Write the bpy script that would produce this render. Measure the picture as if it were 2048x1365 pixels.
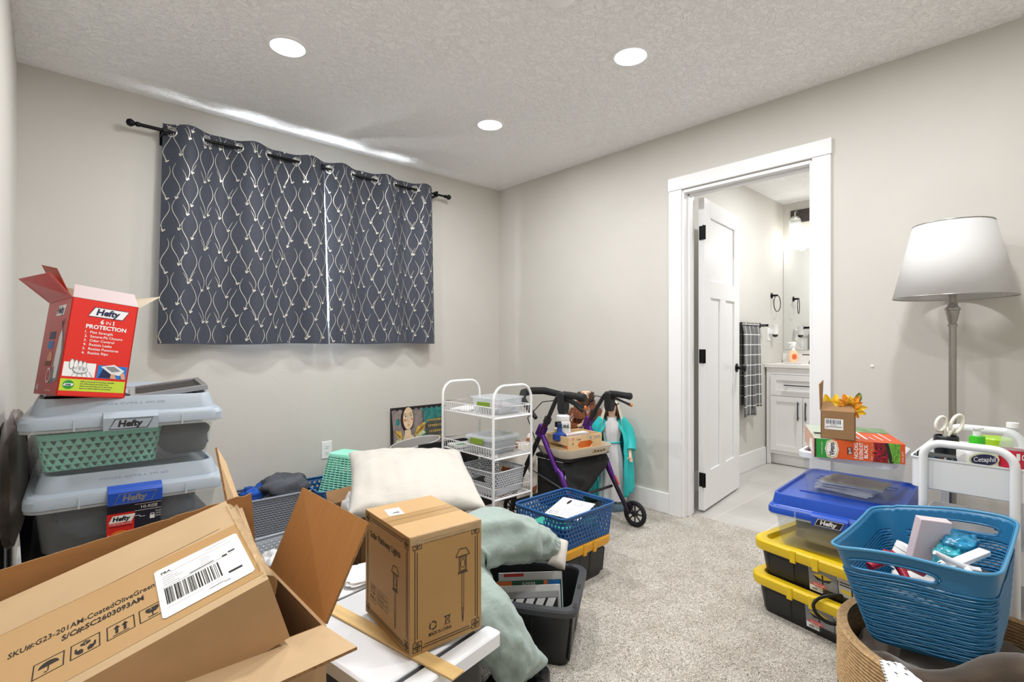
import bpy, math, random
from mathutils import Vector, Matrix, Euler, noise
for o in list(bpy.data.objects): bpy.data.objects.remove(o)
SC = bpy.context.scene
COL = SC.collection
PI = math.pi
R = math.radians
# ------------------------------------------------------------------ camera
CAMZ = 1.111
cam = bpy.data.cameras.new('camera'); camo = bpy.data.objects.new('camera', cam); COL.objects.link(camo)
cam.lens = 1011.17/2048*36.0; cam.sensor_width = 36.0; cam.clip_start = .02
camo.location = (0, 0, CAMZ); camo.rotation_euler = (R(90), 0, R(-42.69))
SC.camera = camo
SC.view_settings.view_transform = 'Standard'; SC.view_settings.look = 'None'
SC.view_settings.gamma = 1.0; SC.view_settings.use_curve_mapping = False
SC.view_settings.exposure = 0.0
SC.cycles.max_bounces = 12; SC.cycles.diffuse_bounces = 8; SC.cycles.transparent_max_bounces = 16
# ------------------------------------------------------------------ daylight outside the window
W = bpy.data.worlds.new('daylight'); SC.world = W; W.use_nodes = True
bg = W.node_tree.nodes['Background']; bg.inputs[0].default_value = (.93, .97, 1, 1); bg.inputs[1].default_value = 50.0
# room lamps: six recessed downlights and the bathroom lamps (their lamps are made with the fixtures below)
LAMP_W = 12.5; BATH_W = 22.0
# ------------------------------------------------------------------ helpers
def lin(h):
    h = h.lstrip('#'); c = [int(h[i:i+2], 16)/255 for i in (0, 2, 4)]
    return tuple((x/12.92 if x <= .04045 else ((x+.055)/1.055)**2.4) for x in c) + (1,)
MATS = {}
def mat(key, hexc='#808080', rough=.5, metal=0., var=0., vscale=6., bump=0., bscale=40., bdist=.01, alpha=1., emit=0., spec=.5, stretch=None, sheen=0., detail=4., ior=None):
    if key in MATS: return MATS[key]
    m = bpy.data.materials.new(key); m.use_nodes = True; nt = m.node_tree; N = nt.nodes; L = nt.links
    b = N['Principled BSDF']; c = lin(hexc)
    b.inputs['Base Color'].default_value = c; b.inputs['Roughness'].default_value = rough; b.inputs['Metallic'].default_value = metal
    b.inputs['Specular IOR Level'].default_value = spec
    if sheen: b.inputs['Sheen Weight'].default_value = sheen
    tc = N.new('ShaderNodeTexCoord'); mp = N.new('ShaderNodeMapping'); L.new(tc.outputs['Object'], mp.inputs[0])
    if stretch: mp.inputs['Scale'].default_value = stretch
    if var:
        n = N.new('ShaderNodeTexNoise'); n.inputs['Scale'].default_value = vscale; n.inputs['Detail'].default_value = detail
        L.new(mp.outputs[0], n.inputs['Vector'])
        r = N.new('ShaderNodeValToRGB'); r.color_ramp.elements[0].position = .3; r.color_ramp.elements[1].position = .7
        r.color_ramp.elements[0].color = tuple(max(0, x*(1-var)) for x in c[:3]) + (1,)
        r.color_ramp.elements[1].color = tuple(min(1, x*(1+var)) for x in c[:3]) + (1,)
        L.new(n.outputs[0], r.inputs[0]); L.new(r.outputs[0], b.inputs['Base Color'])
    if bump:
        n2 = N.new('ShaderNodeTexNoise'); n2.inputs['Scale'].default_value = bscale; n2.inputs['Detail'].default_value = 5
        L.new(mp.outputs[0], n2.inputs['Vector'])
        bp = N.new('ShaderNodeBump'); bp.inputs['Strength'].default_value = bump; bp.inputs['Distance'].default_value = bdist
        L.new(n2.outputs[0], bp.inputs['Height']); L.new(bp.outputs[0], b.inputs['Normal'])
    if emit:
        b.inputs['Emission Color'].default_value = c; b.inputs['Emission Strength'].default_value = emit
    if alpha < 1:
        t = N.new('ShaderNodeBsdfTransparent'); t.inputs[0].default_value = tuple(.85+.15*x for x in c[:3]) + (1,)
        mx = N.new('ShaderNodeMixShader'); mx.inputs[0].default_value = alpha
        L.new(t.outputs[0], mx.inputs[1]); L.new(b.outputs[0], mx.inputs[2]); L.new(mx.outputs[0], N['Material Output'].inputs[0])
    MATS[key] = m; return m
class B:
    """collects shapes and links them as ONE mesh object"""
    def __init__(s): s.v = []; s.f = []; s.m = []
    def add(s, v, f, mi=0):
        k = len(s.v); s.v += [tuple(p) for p in v]; s.f += [tuple(i+k for i in q) for q in f]; s.m += [mi]*len(f); return s
    def box(s, c, d, mi=0, rot=None):
        x, y, z = (q/2 for q in d)
        P = [Vector(p) for p in ((-x,-y,-z),(x,-y,-z),(x,y,-z),(-x,y,-z),(-x,-y,z),(x,-y,z),(x,y,z),(-x,y,z))]
        if rot is not None: P = [rot @ p for p in P]
        c = Vector(c)
        return s.add([p+c for p in P], [(3,2,1,0),(4,5,6,7),(0,1,5,4),(1,2,6,5),(2,3,7,6),(3,0,4,7)], mi)
    def b2(s, a, b, mi=0):
        return s.box([(p+q)/2 for p, q in zip(a, b)], [abs(q-p) for p, q in zip(a, b)], mi)
    def loft(s, rings, mi=0, c0=True, c1=True, closed=True):
        n = len(rings[0]); v = [p for r in rings for p in r]; f = []
        for i in range(len(rings)-1):
            for j in range(n if closed else n-1):
                k = (j+1) % n; f.append((i*n+j, i*n+k, (i+1)*n+k, (i+1)*n+j))
        if c0: f.append(tuple(range(n-1, -1, -1)))
        if c1: f.append(tuple((len(rings)-1)*n+j for j in range(n)))
        return s.add(v, f, mi)
    def tube(s, path, r, n=8, mi=0, closed=False, caps=True, flat=1.):
        path = [Vector(p) for p in path]; m = len(path); rings = []
        up = Vector((0, 0, 1)); prev = None
        for i, p in enumerate(path):
            if closed: t = path[(i+1) % m]-path[i-1]
            else: t = path[min(i+1, m-1)]-path[max(i-1, 0)]
            t.normalize()
            if prev is None:
                a = t.cross(up)
                if a.length < .05: a = t.cross(Vector((1, 0, 0)))
            else: a = prev - t*prev.dot(t)
            a.normalize(); prev = a; b = t.cross(a)
            rr = r[i] if isinstance(r, (list, tuple)) else r
            rings.append([p + a*math.cos(q*2*PI/n)*rr + b*math.sin(q*2*PI/n)*rr*flat for q in range(n)])
        if closed: rings.append(rings[0]); return s.loft(rings, mi, False, False)
        return s.loft(rings, mi, caps, caps)
    def lathe(s, prof, n=24, mi=0, c=(0, 0, 0), ax=None, caps=True):
        c = Vector(c); rings = []
        for r, z in prof:
            ring = [Vector((r*math.cos(2*PI*j/n), r*math.sin(2*PI*j/n), z)) for j in range(n)]
            if ax is not None: ring = [ax @ p for p in ring]
            rings.append([p+c for p in ring])
        return s.loft(rings, mi, caps, caps)
    def ball(s, c, r, mi=0, nu=16, nv=10):
        rr = r if isinstance(r, (tuple, list)) else (r, r, r); c = Vector(c); rings = []
        for i in range(nv+1):
            t = -PI/2 + PI*i/nv; t = max(-PI/2+.02, min(PI/2-.02, t))
            rings.append([c+Vector((rr[0]*math.cos(t)*math.cos(2*PI*j/nu), rr[1]*math.cos(t)*math.sin(2*PI*j/nu), rr[2]*math.sin(t))) for j in range(nu)])
        return s.loft(rings, mi)
    def grid(s, fn, nu, nv, mi=0):
        v = [fn(i/nu, j/nv) for j in range(nv+1) for i in range(nu+1)]
        f = [(j*(nu+1)+i, j*(nu+1)+i+1, (j+1)*(nu+1)+i+1, (j+1)*(nu+1)+i) for j in range(nv) for i in range(nu)]
        return s.add(v, f, mi)
    def slab(s, pts, n, th, mi=0, mi_edge=None):
        n = Vector(n).normalized()*th; a = [Vector(p) for p in pts]; b = [p+n for p in a]; k = len(a)
        s.add(a+b, [tuple(range(k-1, -1, -1)), tuple(range(k, 2*k))], mi)
        return s.add(a+b, [(i, (i+1) % k, k+(i+1) % k, k+i) for i in range(k)], mi if mi_edge is None else mi_edge)
    def obj(s, name, mats, parent=None, loc=None, rot=None, smooth=None, bevel=0, sub=0, solid=0, merge=False, soff=-1, seg=2):
        me = bpy.data.meshes.new(name); me.from_pydata(s.v, [], s.f); me.polygons.foreach_set('material_index', s.m); me.update()
        for m in (mats if isinstance(mats, (list, tuple)) else [mats]): me.materials.append(m)
        if merge:
            import bmesh
            bm = bmesh.new(); bm.from_mesh(me); bmesh.ops.remove_doubles(bm, verts=bm.verts, dist=1e-5); bm.to_mesh(me); bm.free()
        if smooth is not None:
            me.polygons.foreach_set('use_smooth', [True]*len(me.polygons)); me.set_sharp_from_angle(angle=R(smooth))
        o = bpy.data.objects.new(name, me); COL.objects.link(o)
        if parent: o.parent = parent
        if loc: o.location = loc
        if rot: o.rotation_euler = rot
        if solid: q = o.modifiers.new('thick', 'SOLIDIFY'); q.thickness = solid; q.offset = soff
        if sub: q = o.modifiers.new('sub', 'SUBSURF'); q.levels = sub; q.render_levels = sub
        if bevel:
            q = o.modifiers.new('bev', 'BEVEL'); q.width = bevel; q.segments = seg; q.limit_method = 'ANGLE'; q.angle_limit = R(40)
        return o
def thing(name, label, cat, loc=(0, 0, 0), rz=0., group=None, rot=None):
    o = bpy.data.objects.new(name, None); COL.objects.link(o); o.empty_display_size = .05
    o.location = loc; o.rotation_euler = rot if rot else (0, 0, rz)
    o['label'] = label; o['category'] = cat
    if group: o['group'] = group
    return o
def tag(o, label, cat, group=None, kind=None):
    o['label'] = label; o['category'] = cat
    if group: o['group'] = group
    if kind: o['kind'] = kind
    return o
def struct(o): o['kind'] = 'structure'; return o
_T = {}
def text2d(st, bold=0.):
    k = (st, bold)
    if k not in _T:
        cu = bpy.data.curves.new('t', 'FONT'); cu.body = st; cu.size = 1; cu.offset = bold; cu.resolution_u = 2
        ob = bpy.data.objects.new('t', cu); COL.objects.link(ob)
        dg = bpy.context.evaluated_depsgraph_get(); me = bpy.data.meshes.new_from_object(ob.evaluated_get(dg))
        _T[k] = ([(v.co.x, v.co.y) for v in me.vertices], [tuple(p.vertices) for p in me.polygons])
        bpy.data.objects.remove(ob); bpy.data.curves.remove(cu); bpy.data.meshes.remove(me)
    return _T[k]
class D:
    """flat print on a plane: origin o, axes u and v (unit vectors); layers sit a hair apart"""
    def __init__(s, b, o, u, v): s.b = b; s.o = Vector(o); s.u = Vector(u).normalized(); s.v = Vector(v).normalized(); s.n = s.u.cross(s.v); s.k = 1
    def p(s, x, y, l): return s.o + s.u*x + s.v*y + s.n*(.0004*l)
    def poly(s, pts, mi, l=1): s.b.add([s.p(x, y, l) for x, y in pts], [tuple(range(len(pts)))], mi); return s
    def rect(s, x0, y0, x1, y1, mi, l=1): return s.poly([(x0, y0), (x1, y0), (x1, y1), (x0, y1)], mi, l)
    def frame(s, x0, y0, x1, y1, w, mi, l=1):
        s.rect(x0, y0, x1, y0+w, mi, l); s.rect(x0, y1-w, x1, y1, mi, l); s.rect(x0, y0+w, x0+w, y1-w, mi, l); return s.rect(x1-w, y0+w, x1, y1-w, mi, l)
    def line(s, a, b, w, mi, l=1):
        d = Vector((b[0]-a[0], b[1]-a[1])); d.normalize(); q = Vector((-d.y, d.x))*w/2
        return s.poly([(a[0]-q.x, a[1]-q.y), (b[0]-q.x, b[1]-q.y), (b[0]+q.x, b[1]+q.y), (a[0]+q.x, a[1]+q.y)], mi, l)
    def pline(s, pts, w, mi, l=1):
        for a, b in zip(pts, pts[1:]): s.line(a, b, w, mi, l)
        return s
    def disc(s, x, y, rx, ry, mi, l=1, n=24): return s.poly([(x+rx*math.cos(2*PI*i/n), y+ry*math.sin(2*PI*i/n)) for i in range(n)], mi, l)
    def text(s, st, x, y, h, mi, l=2, w=None, al='l', bold=0., shear=0., maxw=None):
        V, F = text2d(st, bold)
        if not V: return s
        x0 = min(p[0] for p in V); x1 = max(p[0] for p in V)
        sy = h/.72; sx = sy
        if w: sx = w/(x1-x0)
        if maxw and sx*(x1-x0) > maxw: sx = maxw/(x1-x0)
        W_ = sx*(x1-x0); ox = x-{'l': 0, 'c': W_/2, 'r': W_}[al]
        s.b.add([s.p(ox+(px-x0)*sx+shear*py*sy, y+py*sy, l) for px, py in V], F, mi); return s
    def barcode(s, x0, y0, x1, y1, mi, l=2, seed=1, n=46):
        rg = random.Random(seed); ws = [rg.choice((1, 1, 2, 3)) for _ in range(n)]; t = sum(ws); x = x0; k = (x1-x0)/t
        for i, w in enumerate(ws):
            if i % 2 == 0: s.rect(x, y0, x+w*k, y1, mi, l)
            x += w*k
        return s
def rrect(w, d, r, z=0., n=5, c=(0, 0)):
    out = []; r = min(r, w/2-1e-4, d/2-1e-4)
    for k, (sx, sy) in enumerate(((1, 1), (-1, 1), (-1, -1), (1, -1))):
        for i in range(n+1):
            a = PI/2*(k+i/n); out.append(Vector((c[0]+sx*(w/2-r)+r*math.cos(a), c[1]+sy*(d/2-r)+r*math.sin(a), z)))
    return out
def along(ring, u):
    n = len(ring); L = [(ring[(i+1) % n]-ring[i]).length for i in range(n)]; t = sum(L)*(u % 1.)
    for i in range(n):
        if t <= L[i]: return ring[i].lerp(ring[(i+1) % n], t/max(L[i], 1e-9))
        t -= L[i]
    return ring[0].copy()
def perf(b, fn, nu, nv, hole, stagger=False, skip=None, mi=0):
    """a wall of nu x nv cells, each a frame of eight quads round a hole; fn(u,v)->point"""
    O = [(0, 0), (.5, 0), (1, 0), (1, .5), (1, 1), (.5, 1), (0, 1), (0, .5)]
    for j in range(nv):
        off = .5 if (stagger and j % 2) else 0.
        for i in range(nu):
            u0 = (i+off)/nu; v0 = j/nv; sk = skip(u0+.5/nu, v0+.5/nv) if skip else 0
            if sk == 2: continue
            P = [fn(u0+x/nu, v0+y/nv) for x, y in O]
            if sk == 1: b.add(P, [tuple(range(8))], mi); continue
            h = hole(u0+.5/nu, v0+.5/nv) if callable(hole) else hole
            Q = [fn(u0+x/nu, v0+y/nv) for x, y in h]
            b.add(P+Q, [(k, (k+1) % 8, 8+(k+1) % 8, 8+k) for k in range(8)], mi)
HR = lambda a, b: [(a, b), (.5, b), (1-a, b), (1-a, .5), (1-a, 1-b), (.5, 1-b), (a, 1-b), (a, .5)]
H_DIA = [(.3, .3), (.5, .14), (.7, .3), (.8, .5), (.7, .7), (.5, .86), (.3, .7), (.2, .5)]
H_TRI = [(.42, .18), (.5, .12), (.58, .18), (.72, .5), (.86, .84), (.5, .86), (.14, .84), (.28, .5)]
def basket(name_parent, w, d, h, tap, m, hole, nu, nv, stagger=True, rr=.03, th=.003, rim=.012, holes=None, rimr=.006, bot=True, skipv=(0, 0), rimfn=None, part='wall', mrim=None):
    """open perforated basket, base at z=0; parts: wall, rim, base"""
    r0 = rrect(w-2*tap, d-2*tap, rr*.8, 0); r1 = rrect(w, d, rr, h-rim)
    top = (lambda u: 0.) if rimfn is None else rimfn
    fn = lambda u, v: along(r0, u).lerp(along(r1, u)+Vector((0, 0, top(u))), v)
    b = B(); perf(b, fn, nu, nv, hole, stagger, holes)
    b.obj(part, m, name_parent, solid=th, merge=True, smooth=40)
    r2 = rrect(w+.004, d+.004, rr, 0)
    n = 96
    b = B(); b.loft([[along(r1, i/n)+Vector((0, 0, top(i/n)-.002)) for i in range(n)], [along(r2, i/n)+Vector((0, 0, h+top(i/n))) for i in range(n)]], 0, False, False)
    b.tube([along(r2, i/n)+Vector((0, 0, h+top(i/n))) for i in range(n)], rimr, 8, closed=True)
    b.obj('rim', mrim or m, name_parent, smooth=50)
    if bot: B().loft([rrect(w-2*tap, d-2*tap, rr*.8, 0), rrect(w-2*tap, d-2*tap, rr*.8, .004)]).obj('base', m, name_parent)
def pillow_mesh(b, w, d, t, wr=.006, seed=0, n=28, mi=0, pinch=.07, fold=None):
    def f(sgn):
        def g(u, v):
            a = 2*u-1; c = 2*v-1
            x = w/2*a*(1-pinch*(1-c*c)*a*a); y = d/2*c*(1-pinch*(1-a*a)*c*c)
            e = max(0, (1-a*a)*(1-c*c))**.42
            q = noise.noise(Vector((x*9+seed, y*9, sgn*3)))*wr*2 + noise.noise(Vector((x*22+seed, y*5, sgn*7)))*wr
            z = sgn*t/2*e + q*min(1, e*2.)
            p = Vector((x, y, z))
            return fold(p) if fold else p
        return g
    b.grid(f(1), n, n, mi)
    k = len(b.f); b.grid(f(-1), n, n, mi)
    for i in range(k, len(b.f)): b.f[i] = b.f[i][::-1]
# ------------------------------------------------------------------ room shell
XL, XR, YB, YF, ZC = -.10, 2.947, 3.364, -.65, 2.44
def wall_paint(key, hexc):
    m = mat(key, hexc, .75, var=.02, vscale=3)
    nt = m.node_tree; N = nt.nodes; L = nt.links; b = N['Principled BSDF']
    tc = N.new('ShaderNodeTexCoord')
    n1 = N.new('ShaderNodeTexNoise'); n1.inputs['Scale'].default_value = 7; n1.inputs['Detail'].default_value = 6; n1.inputs['Distortion'].default_value = 1.5
    n2 = N.new('ShaderNodeTexVoronoi'); n2.inputs['Scale'].default_value = 11; n2.feature = 'DISTANCE_TO_EDGE'
    r = N.new('ShaderNodeValToRGB'); r.color_ramp.elements[0].position = .47; r.color_ramp.elements[1].position = .62
    ad = N.new('ShaderNodeMath'); ad.operation = 'MULTIPLY_ADD'; ad.inputs[1].default_value = .1
    bp = N.new('ShaderNodeBump'); bp.inputs['Strength'].default_value = .1; bp.inputs['Distance'].default_value = .003
    L.new(tc.outputs['Object'], n1.inputs['Vector']); L.new(tc.outputs['Object'], n2.inputs['Vector'])
    L.new(n1.outputs[0], r.inputs[0]); L.new(n2.outputs[0], ad.inputs[0]); L.new(r.outputs[0], ad.inputs[2])
    L.new(ad.outputs[0], bp.inputs['Height']); L.new(bp.outputs[0], b.inputs['Normal'])
    return m
M_WALL = wall_paint('wall paint', '#cecbc4')
M_BWALL = wall_paint('bathroom paint', '#d2d0ca')
M_CEIL = mat('ceiling knockdown texture', '#fafafa', .85)
def ceil_bump(m):
    nt = m.node_tree; N = nt.nodes; L = nt.links; b = N['Principled BSDF']; tc = N.new('ShaderNodeTexCoord')
    n1 = N.new('ShaderNodeTexNoise'); n1.inputs['Scale'].default_value = 34; n1.inputs['Detail'].default_value = 5; n1.inputs['Distortion'].default_value = 1.2
    r = N.new('ShaderNodeValToRGB'); r.color_ramp.elements[0].position = .45; r.color_ramp.elements[1].position = .58
    bp = N.new('ShaderNodeBump'); bp.inputs['Strength'].default_value = .7; bp.inputs['Distance'].default_value = .005
    L.new(tc.outputs['Object'], n1.inputs['Vector']); L.new(n1.outputs[0], r.inputs[0]); L.new(r.outputs[0], bp.inputs['Height']); L.new(bp.outputs[0], b.inputs['Normal'])
ceil_bump(M_CEIL)
M_TRIM = mat('white trim enamel', '#eeeeef', .35)
M_TRIM2 = mat('white door enamel', '#f0f0f1', .3)
def carpet():
    m = mat('grey beige carpet', '#b9b0a6', 1., sheen=.2); nt = m.node_tree; N = nt.nodes; L = nt.links; b = N['Principled BSDF']; tc = N.new('ShaderNodeTexCoord')
    n1 = N.new('ShaderNodeTexNoise'); n1.inputs['Scale'].default_value = 140; n1.inputs['Detail'].default_value = 2; n1.inputs['Roughness'].default_value = .6; n1.inputs['Distortion'].default_value = 2.2
    r = N.new('ShaderNodeValToRGB'); e = r.color_ramp.elements
    e[0].position = .36; e[0].color = lin('#50443a'); e[1].position = .6; e[1].color = lin('#f7f0e6'); q = e.new(.46); q.color = lin('#cec4b7')
    n2 = N.new('ShaderNodeTexNoise'); n2.inputs['Scale'].default_value = 7; n2.inputs['Detail'].default_value = 4
    r2 = N.new('ShaderNodeValToRGB'); r2.color_ramp.elements[0].position = .3; r2.color_ramp.elements[0].color = (.8, .78, .75, 1); r2.color_ramp.elements[1].position = .62; r2.color_ramp.elements[1].color = (1, 1, 1, 1)
    mx = N.new('ShaderNodeMix'); mx.data_type = 'RGBA'; mx.blend_type = 'MULTIPLY'; mx.inputs[0].default_value = 1
    bp = N.new('ShaderNodeBump'); bp.inputs['Strength'].default_value = .9; bp.inputs['Distance'].default_value = .008
    L.new(tc.outputs['Object'], n1.inputs['Vector']); L.new(tc.outputs['Object'], n2.inputs['Vector'])
    L.new(n1.outputs[0], r.inputs[0]); L.new(n2.outputs[0], r2.inputs[0]); L.new(r.outputs[0], mx.inputs[6]); L.new(r2.outputs[0], mx.inputs[7])
    L.new(mx.outputs[2], b.inputs['Base Color']); L.new(n1.outputs[0], bp.inputs['Height']); L.new(bp.outputs[0], b.inputs['Normal'])
    return m
def tiles():
    m = mat('grey floor tile', '#c3c0bc', .35); nt = m.node_tree; N = nt.nodes; L = nt.links; b = N['Principled BSDF']; tc = N.new('ShaderNodeTexCoord')
    mp = N.new('ShaderNodeMapping'); mp.inputs['Location'].default_value = (.13, .05, 0)
    br = N.new('ShaderNodeTexBrick'); br.offset = .5; br.inputs['Scale'].default_value = 1; br.inputs['Brick Width'].default_value = .61; br.inputs['Row Height'].default_value = .305; br.inputs['Mortar Size'].default_value = .003
    br.inputs['Color1'].default_value = lin('#c6c3be'); br.inputs['Color2'].default_value = lin('#bfbcb7'); br.inputs['Mortar'].default_value = lin('#d8d5d0')
    n = N.new('ShaderNodeTexNoise'); n.inputs['Scale'].default_value = 3; n.inputs['Detail'].default_value = 6
    mx = N.new('ShaderNodeMix'); mx.data_type = 'RGBA'; mx.blend_type = 'OVERLAY'; mx.inputs[0].default_value = .25
    L.new(tc.outputs['Object'], mp.inputs[0]); L.new(mp.outputs[0], br.inputs['Vector']); L.new(tc.outputs['Object'], n.inputs['Vector'])
    L.new(br.outputs[0], mx.inputs[6]); L.new(n.outputs[0], mx.inputs[7]); L.new(mx.outputs[2], b.inputs['Base Color']); return m
BX, BY0, BY1 = 5.28, .15, 1.83      # bathroom back wall, right wall, left wall
D0, D1, DH = .885, 1.605, 2.055     # door opening
struct(B().b2((XL, YF, -.08), (3.05, YB, 0)).obj('floor', carpet()))
struct(B().b2((3.05, BY0, -.08), (BX, BY1, -.004)).obj('floor_bathroom', tiles()))
struct(B().b2((XL-.12, YF-.12, ZC), (XR+.12, YB+.12, ZC+.1)).obj('ceiling', M_CEIL))
struct(B().b2((XR+.121, BY0-.1, ZC), (BX+.1, BY1+.1, ZC+.1)).obj('ceiling_bathroom', M_CEIL))
struct(B().b2((XL-.12, YF-.12, -.08), (XL, YB+.12, ZC)).obj('wall_left', M_WALL))
struct(B().b2((XL, YF-.12, -.08), (XR+.12, YF, ZC)).obj('wall_front', M_WALL))
b = B(); b.b2((XR, YF, -.08), (XR+.12, D0, ZC)); b.b2((XR, D1, -.08), (XR+.12, YB+.12, ZC)); b.b2((XR, D0, DH), (XR+.12, D1, ZC)); struct(b.obj('wall_right', M_WALL))
WX0, WX1, WZ0, WZ1 = .72, 1.84, 1.2, 2.17
b = B(); b.b2((XL, YB, -.08), (WX0, YB+.12, ZC)); b.b2((WX1, YB, -.08), (XR, YB+.12, ZC)); b.b2((WX0, YB, -.08), (WX1, YB+.12, WZ0)); b.b2((WX0, YB, WZ1), (WX1, YB+.12, ZC)); struct(b.obj('wall_back', M_WALL))
struct(B().b2((XR+.12, BY1, -.08), (BX+.1, BY1+.1, ZC)).obj('wall_bathroom_left', M_BWALL))
struct(B().b2((BX, BY0, -.08), (BX+.1, BY1, ZC)).obj('wall_bathroom_back', M_BWALL))
struct(B().b2((XR+.12, BY0-.1, -.08), (BX+.1, BY0, ZC)).obj('wall_bathroom_right', M_BWALL))
# baseboards
struct(B().b2((XL+.016, YB-.016, 0), (XR-.016, YB, .132)).obj('baseboard_back', M_TRIM, bevel=.004))
struct(B().b2((XL, YF, 0), (XL+.016, YB, .132)).obj('baseboard_left', M_TRIM, bevel=.004))
b = B(); b.b2((XR-.016, 1.70, 0), (XR, YB, .132)); b.b2((XR-.016, YF, 0), (XR, .795, .132)); struct(b.obj('baseboard_right', M_TRIM, bevel=.004))
struct(B().b2((3.07, BY1-.016, -.004), (4.82, BY1, .15)).obj('baseboard_bathroom', M_TRIM, bevel=.004))
# door casing and jamb
b = B(); b.b2((XR-.018, 1.612, 0), (XR, 1.698, 2.063)); b.b2((XR-.018, .79, 0), (XR, .875, 2.063)); b.b2((XR-.021, .786, 2.0645), (XR, 1.702, 2.145)); struct(b.obj('trim_1', M_TRIM, bevel=.002))
b = B()
for y0, y1, s in ((D0-.012, D0+.006, 1), (D1-.006, D1+.012, -1)):
    b.b2((XR-.004, y0, 0), (XR+.124, y1, DH))
b.b2((XR-.004, D0, DH-.014), (XR+.124, D1, DH+.004))
b.b2((XR+.045, D1-.018, 0), (XR+.08, D1-.006, DH-.014)); b.b2((XR+.045, D0+.006, 0), (XR+.08, D0+.018, DH-.014)); b.b2((XR+.045, D0, DH-.026), (XR+.08, D1, DH-.014))
struct(b.obj('trim_2', M_TRIM, bevel=.002))
# ------------------------------------------------------------------ bathroom door
M_BLACK = mat('matte black metal', '#17171a', .38, metal=.6)
dr = thing('door_1', 'white three panel interior door swung open into the bathroom', 'door', (3.124, 1.597, .012), R(6.2)); dr['kind'] = 'structure'
b = B(); DW, DT, DZ = .715, .038, 2.03
b.b2((0, -DT+.011, 0), (DW, -.011, DZ))
for f0, f1 in ((-DT, -DT+.011), (-.011, 0)):
    S = .115
    b.b2((0, f0, 0), (S, f1, DZ)); b.b2((DW-S, f0, 0), (DW, f1, DZ)); b.b2((S, f0, DZ-.115), (DW-S, f1, DZ)); b.b2((S, f0, 0), (DW-S, f1, .245)); b.b2((S, f0, 1.385), (DW-S, f1, 1.5)); b.b2((DW/2-.055, f0, .245), (DW/2+.055, f1, 1.385))
b.obj('door_leaf', M_TRIM2, dr, bevel=.0025)
for z in (.2, 1.0, 1.8):
    b = B(); b.b2((-.0035, -DT+.002, z-.045), (-.0005, -.006, z+.045)); b.tube([(-.008, -DT-.006, z-.045), (-.008, -DT-.006, z+.045)], .007, 10)
    b.b2((-.03, -DT-.004, z-.045), (-.012, -DT+.0, z+.045)); b.obj('hinge', M_BLACK, dr)
ax = Matrix.Rotation(PI/2, 3, 'X')
b = B(); b.lathe([(.0, 0), (.032, 0), (.032, .006), (.012, .012), (.011, .035), (.026, .042), (.03, .055), (.024, .066), (0, .07)], 20, ax=ax, c=(DW-.07, -DT, .9)); b.obj('knob', M_BLACK, dr, smooth=40)
b = B(); b.b2((DW-.001, -DT/2-.012, .86), (DW+.001, -DT/2+.012, .94)); b.obj('latch_plate', M_BLACK, dr)
# ------------------------------------------------------------------ recessed ceiling lights and smoke alarm
M_LENS = mat('lit lamp lens', '#fffdf8', .4, emit=6.)
M_LTRIM = mat('white light trim', '#f4f4f4', .4)
LP = [(.802, 2.36, 'lit round recessed ceiling light above the curtained window'), (2.0, 2.367, 'lit round recessed ceiling light closest to the far room corner'),
      (2.0, 1.355, 'lit round recessed ceiling light closest to the bathroom door'), (.802, 1.355, None), (.802, .35, None), (2.0, .35, None)]
for i, (x, y, lb) in enumerate(LP):
    t = thing('recessed_light', lb or 'lit round recessed ceiling light above the piled boxes, out of the frame', 'ceiling light', (x, y, ZC), group='recessed ceiling lights')
    b = B(); n = 40
    b.loft([[Vector((r*math.cos(2*PI*j/n), r*math.sin(2*PI*j/n), z)) for j in range(n)] for r, z in ((.088, 0), (.086, -.006), (.074, -.008), (.072, -.004), (.07, 0))], 0, False, False)
    b.obj('trim_ring', M_LTRIM, t, smooth=50)
    B().lathe([(.0005, -.0045), (.072, -.0045), (.072, -.0005), (.0005, -.0005)], n).obj('lens', M_LENS, t)
    la = bpy.data.lights.new('lamp', 'AREA'); la.shape = 'DISK'; la.size = .14; la.energy = LAMP_W; la.color = (.985, .99, 1.)
    lo = bpy.data.objects.new('lamp', la); COL.objects.link(lo); lo.parent = t; lo.location = (0, 0, -.012)
t = thing('smoke_alarm', 'white round alarm on the ceiling, only its rim at the top edge of the photo', 'smoke alarm', (1.433, 1.285, ZC))
B().lathe([(.0005, -.035), (.045, -.034), (.06, -.026), (.066, -.012), (.066, 0), (.0005, 0)], 36).obj('housing', M_LTRIM, t, smooth=35)
B().lathe([(.0005, -.04), (.012, -.04), (.013, -.034), (.0005, -.034)], 16).obj('button', M_LTRIM, t)
# ------------------------------------------------------------------ window, curtain rod, curtains
M_VINYL = mat('white vinyl', '#f2f2f2', .35)
wn = thing('window_1', 'white framed slider window behind the dark curtains', 'window', (WX0, YB+.06, WZ0)); wn['kind'] = 'structure'
b = B(); w_, h_ = WX1-WX0, WZ1-WZ0
for a, c in (((0, -.03, 0), (.05, .03, h_)), ((w_-.05, -.03, 0), (w_, .03, h_)), ((0, -.03, 0), (w_, .03, .05)), ((0, -.03, h_-.05), (w_, .03, h_)), ((w_/2-.03, -.025, .05), (w_/2+.03, .025, h_-.05))): b.b2(a, c)
b.obj('window_frame', M_VINYL, wn, bevel=.003)
B().b2((.05, -.003, .05), (w_-.05, .003, h_-.05)).obj('pane', mat('window glass', '#eaf3f6', .05, alpha=.12), wn)
RY, RZ = YB-.08, 2.25
t = thing('curtain_rod', 'black curtain rod with ball finials above the window', 'curtain rod', (0, 0, 0))
b = B(); b.tube([(.36, RY, RZ), (1.3, RY, RZ)], .0095, 12); b.tube([(1.28, RY, RZ), (2.31, RY, RZ)], .008, 12); b.obj('rod', M_BLACK, t, smooth=50)
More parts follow.
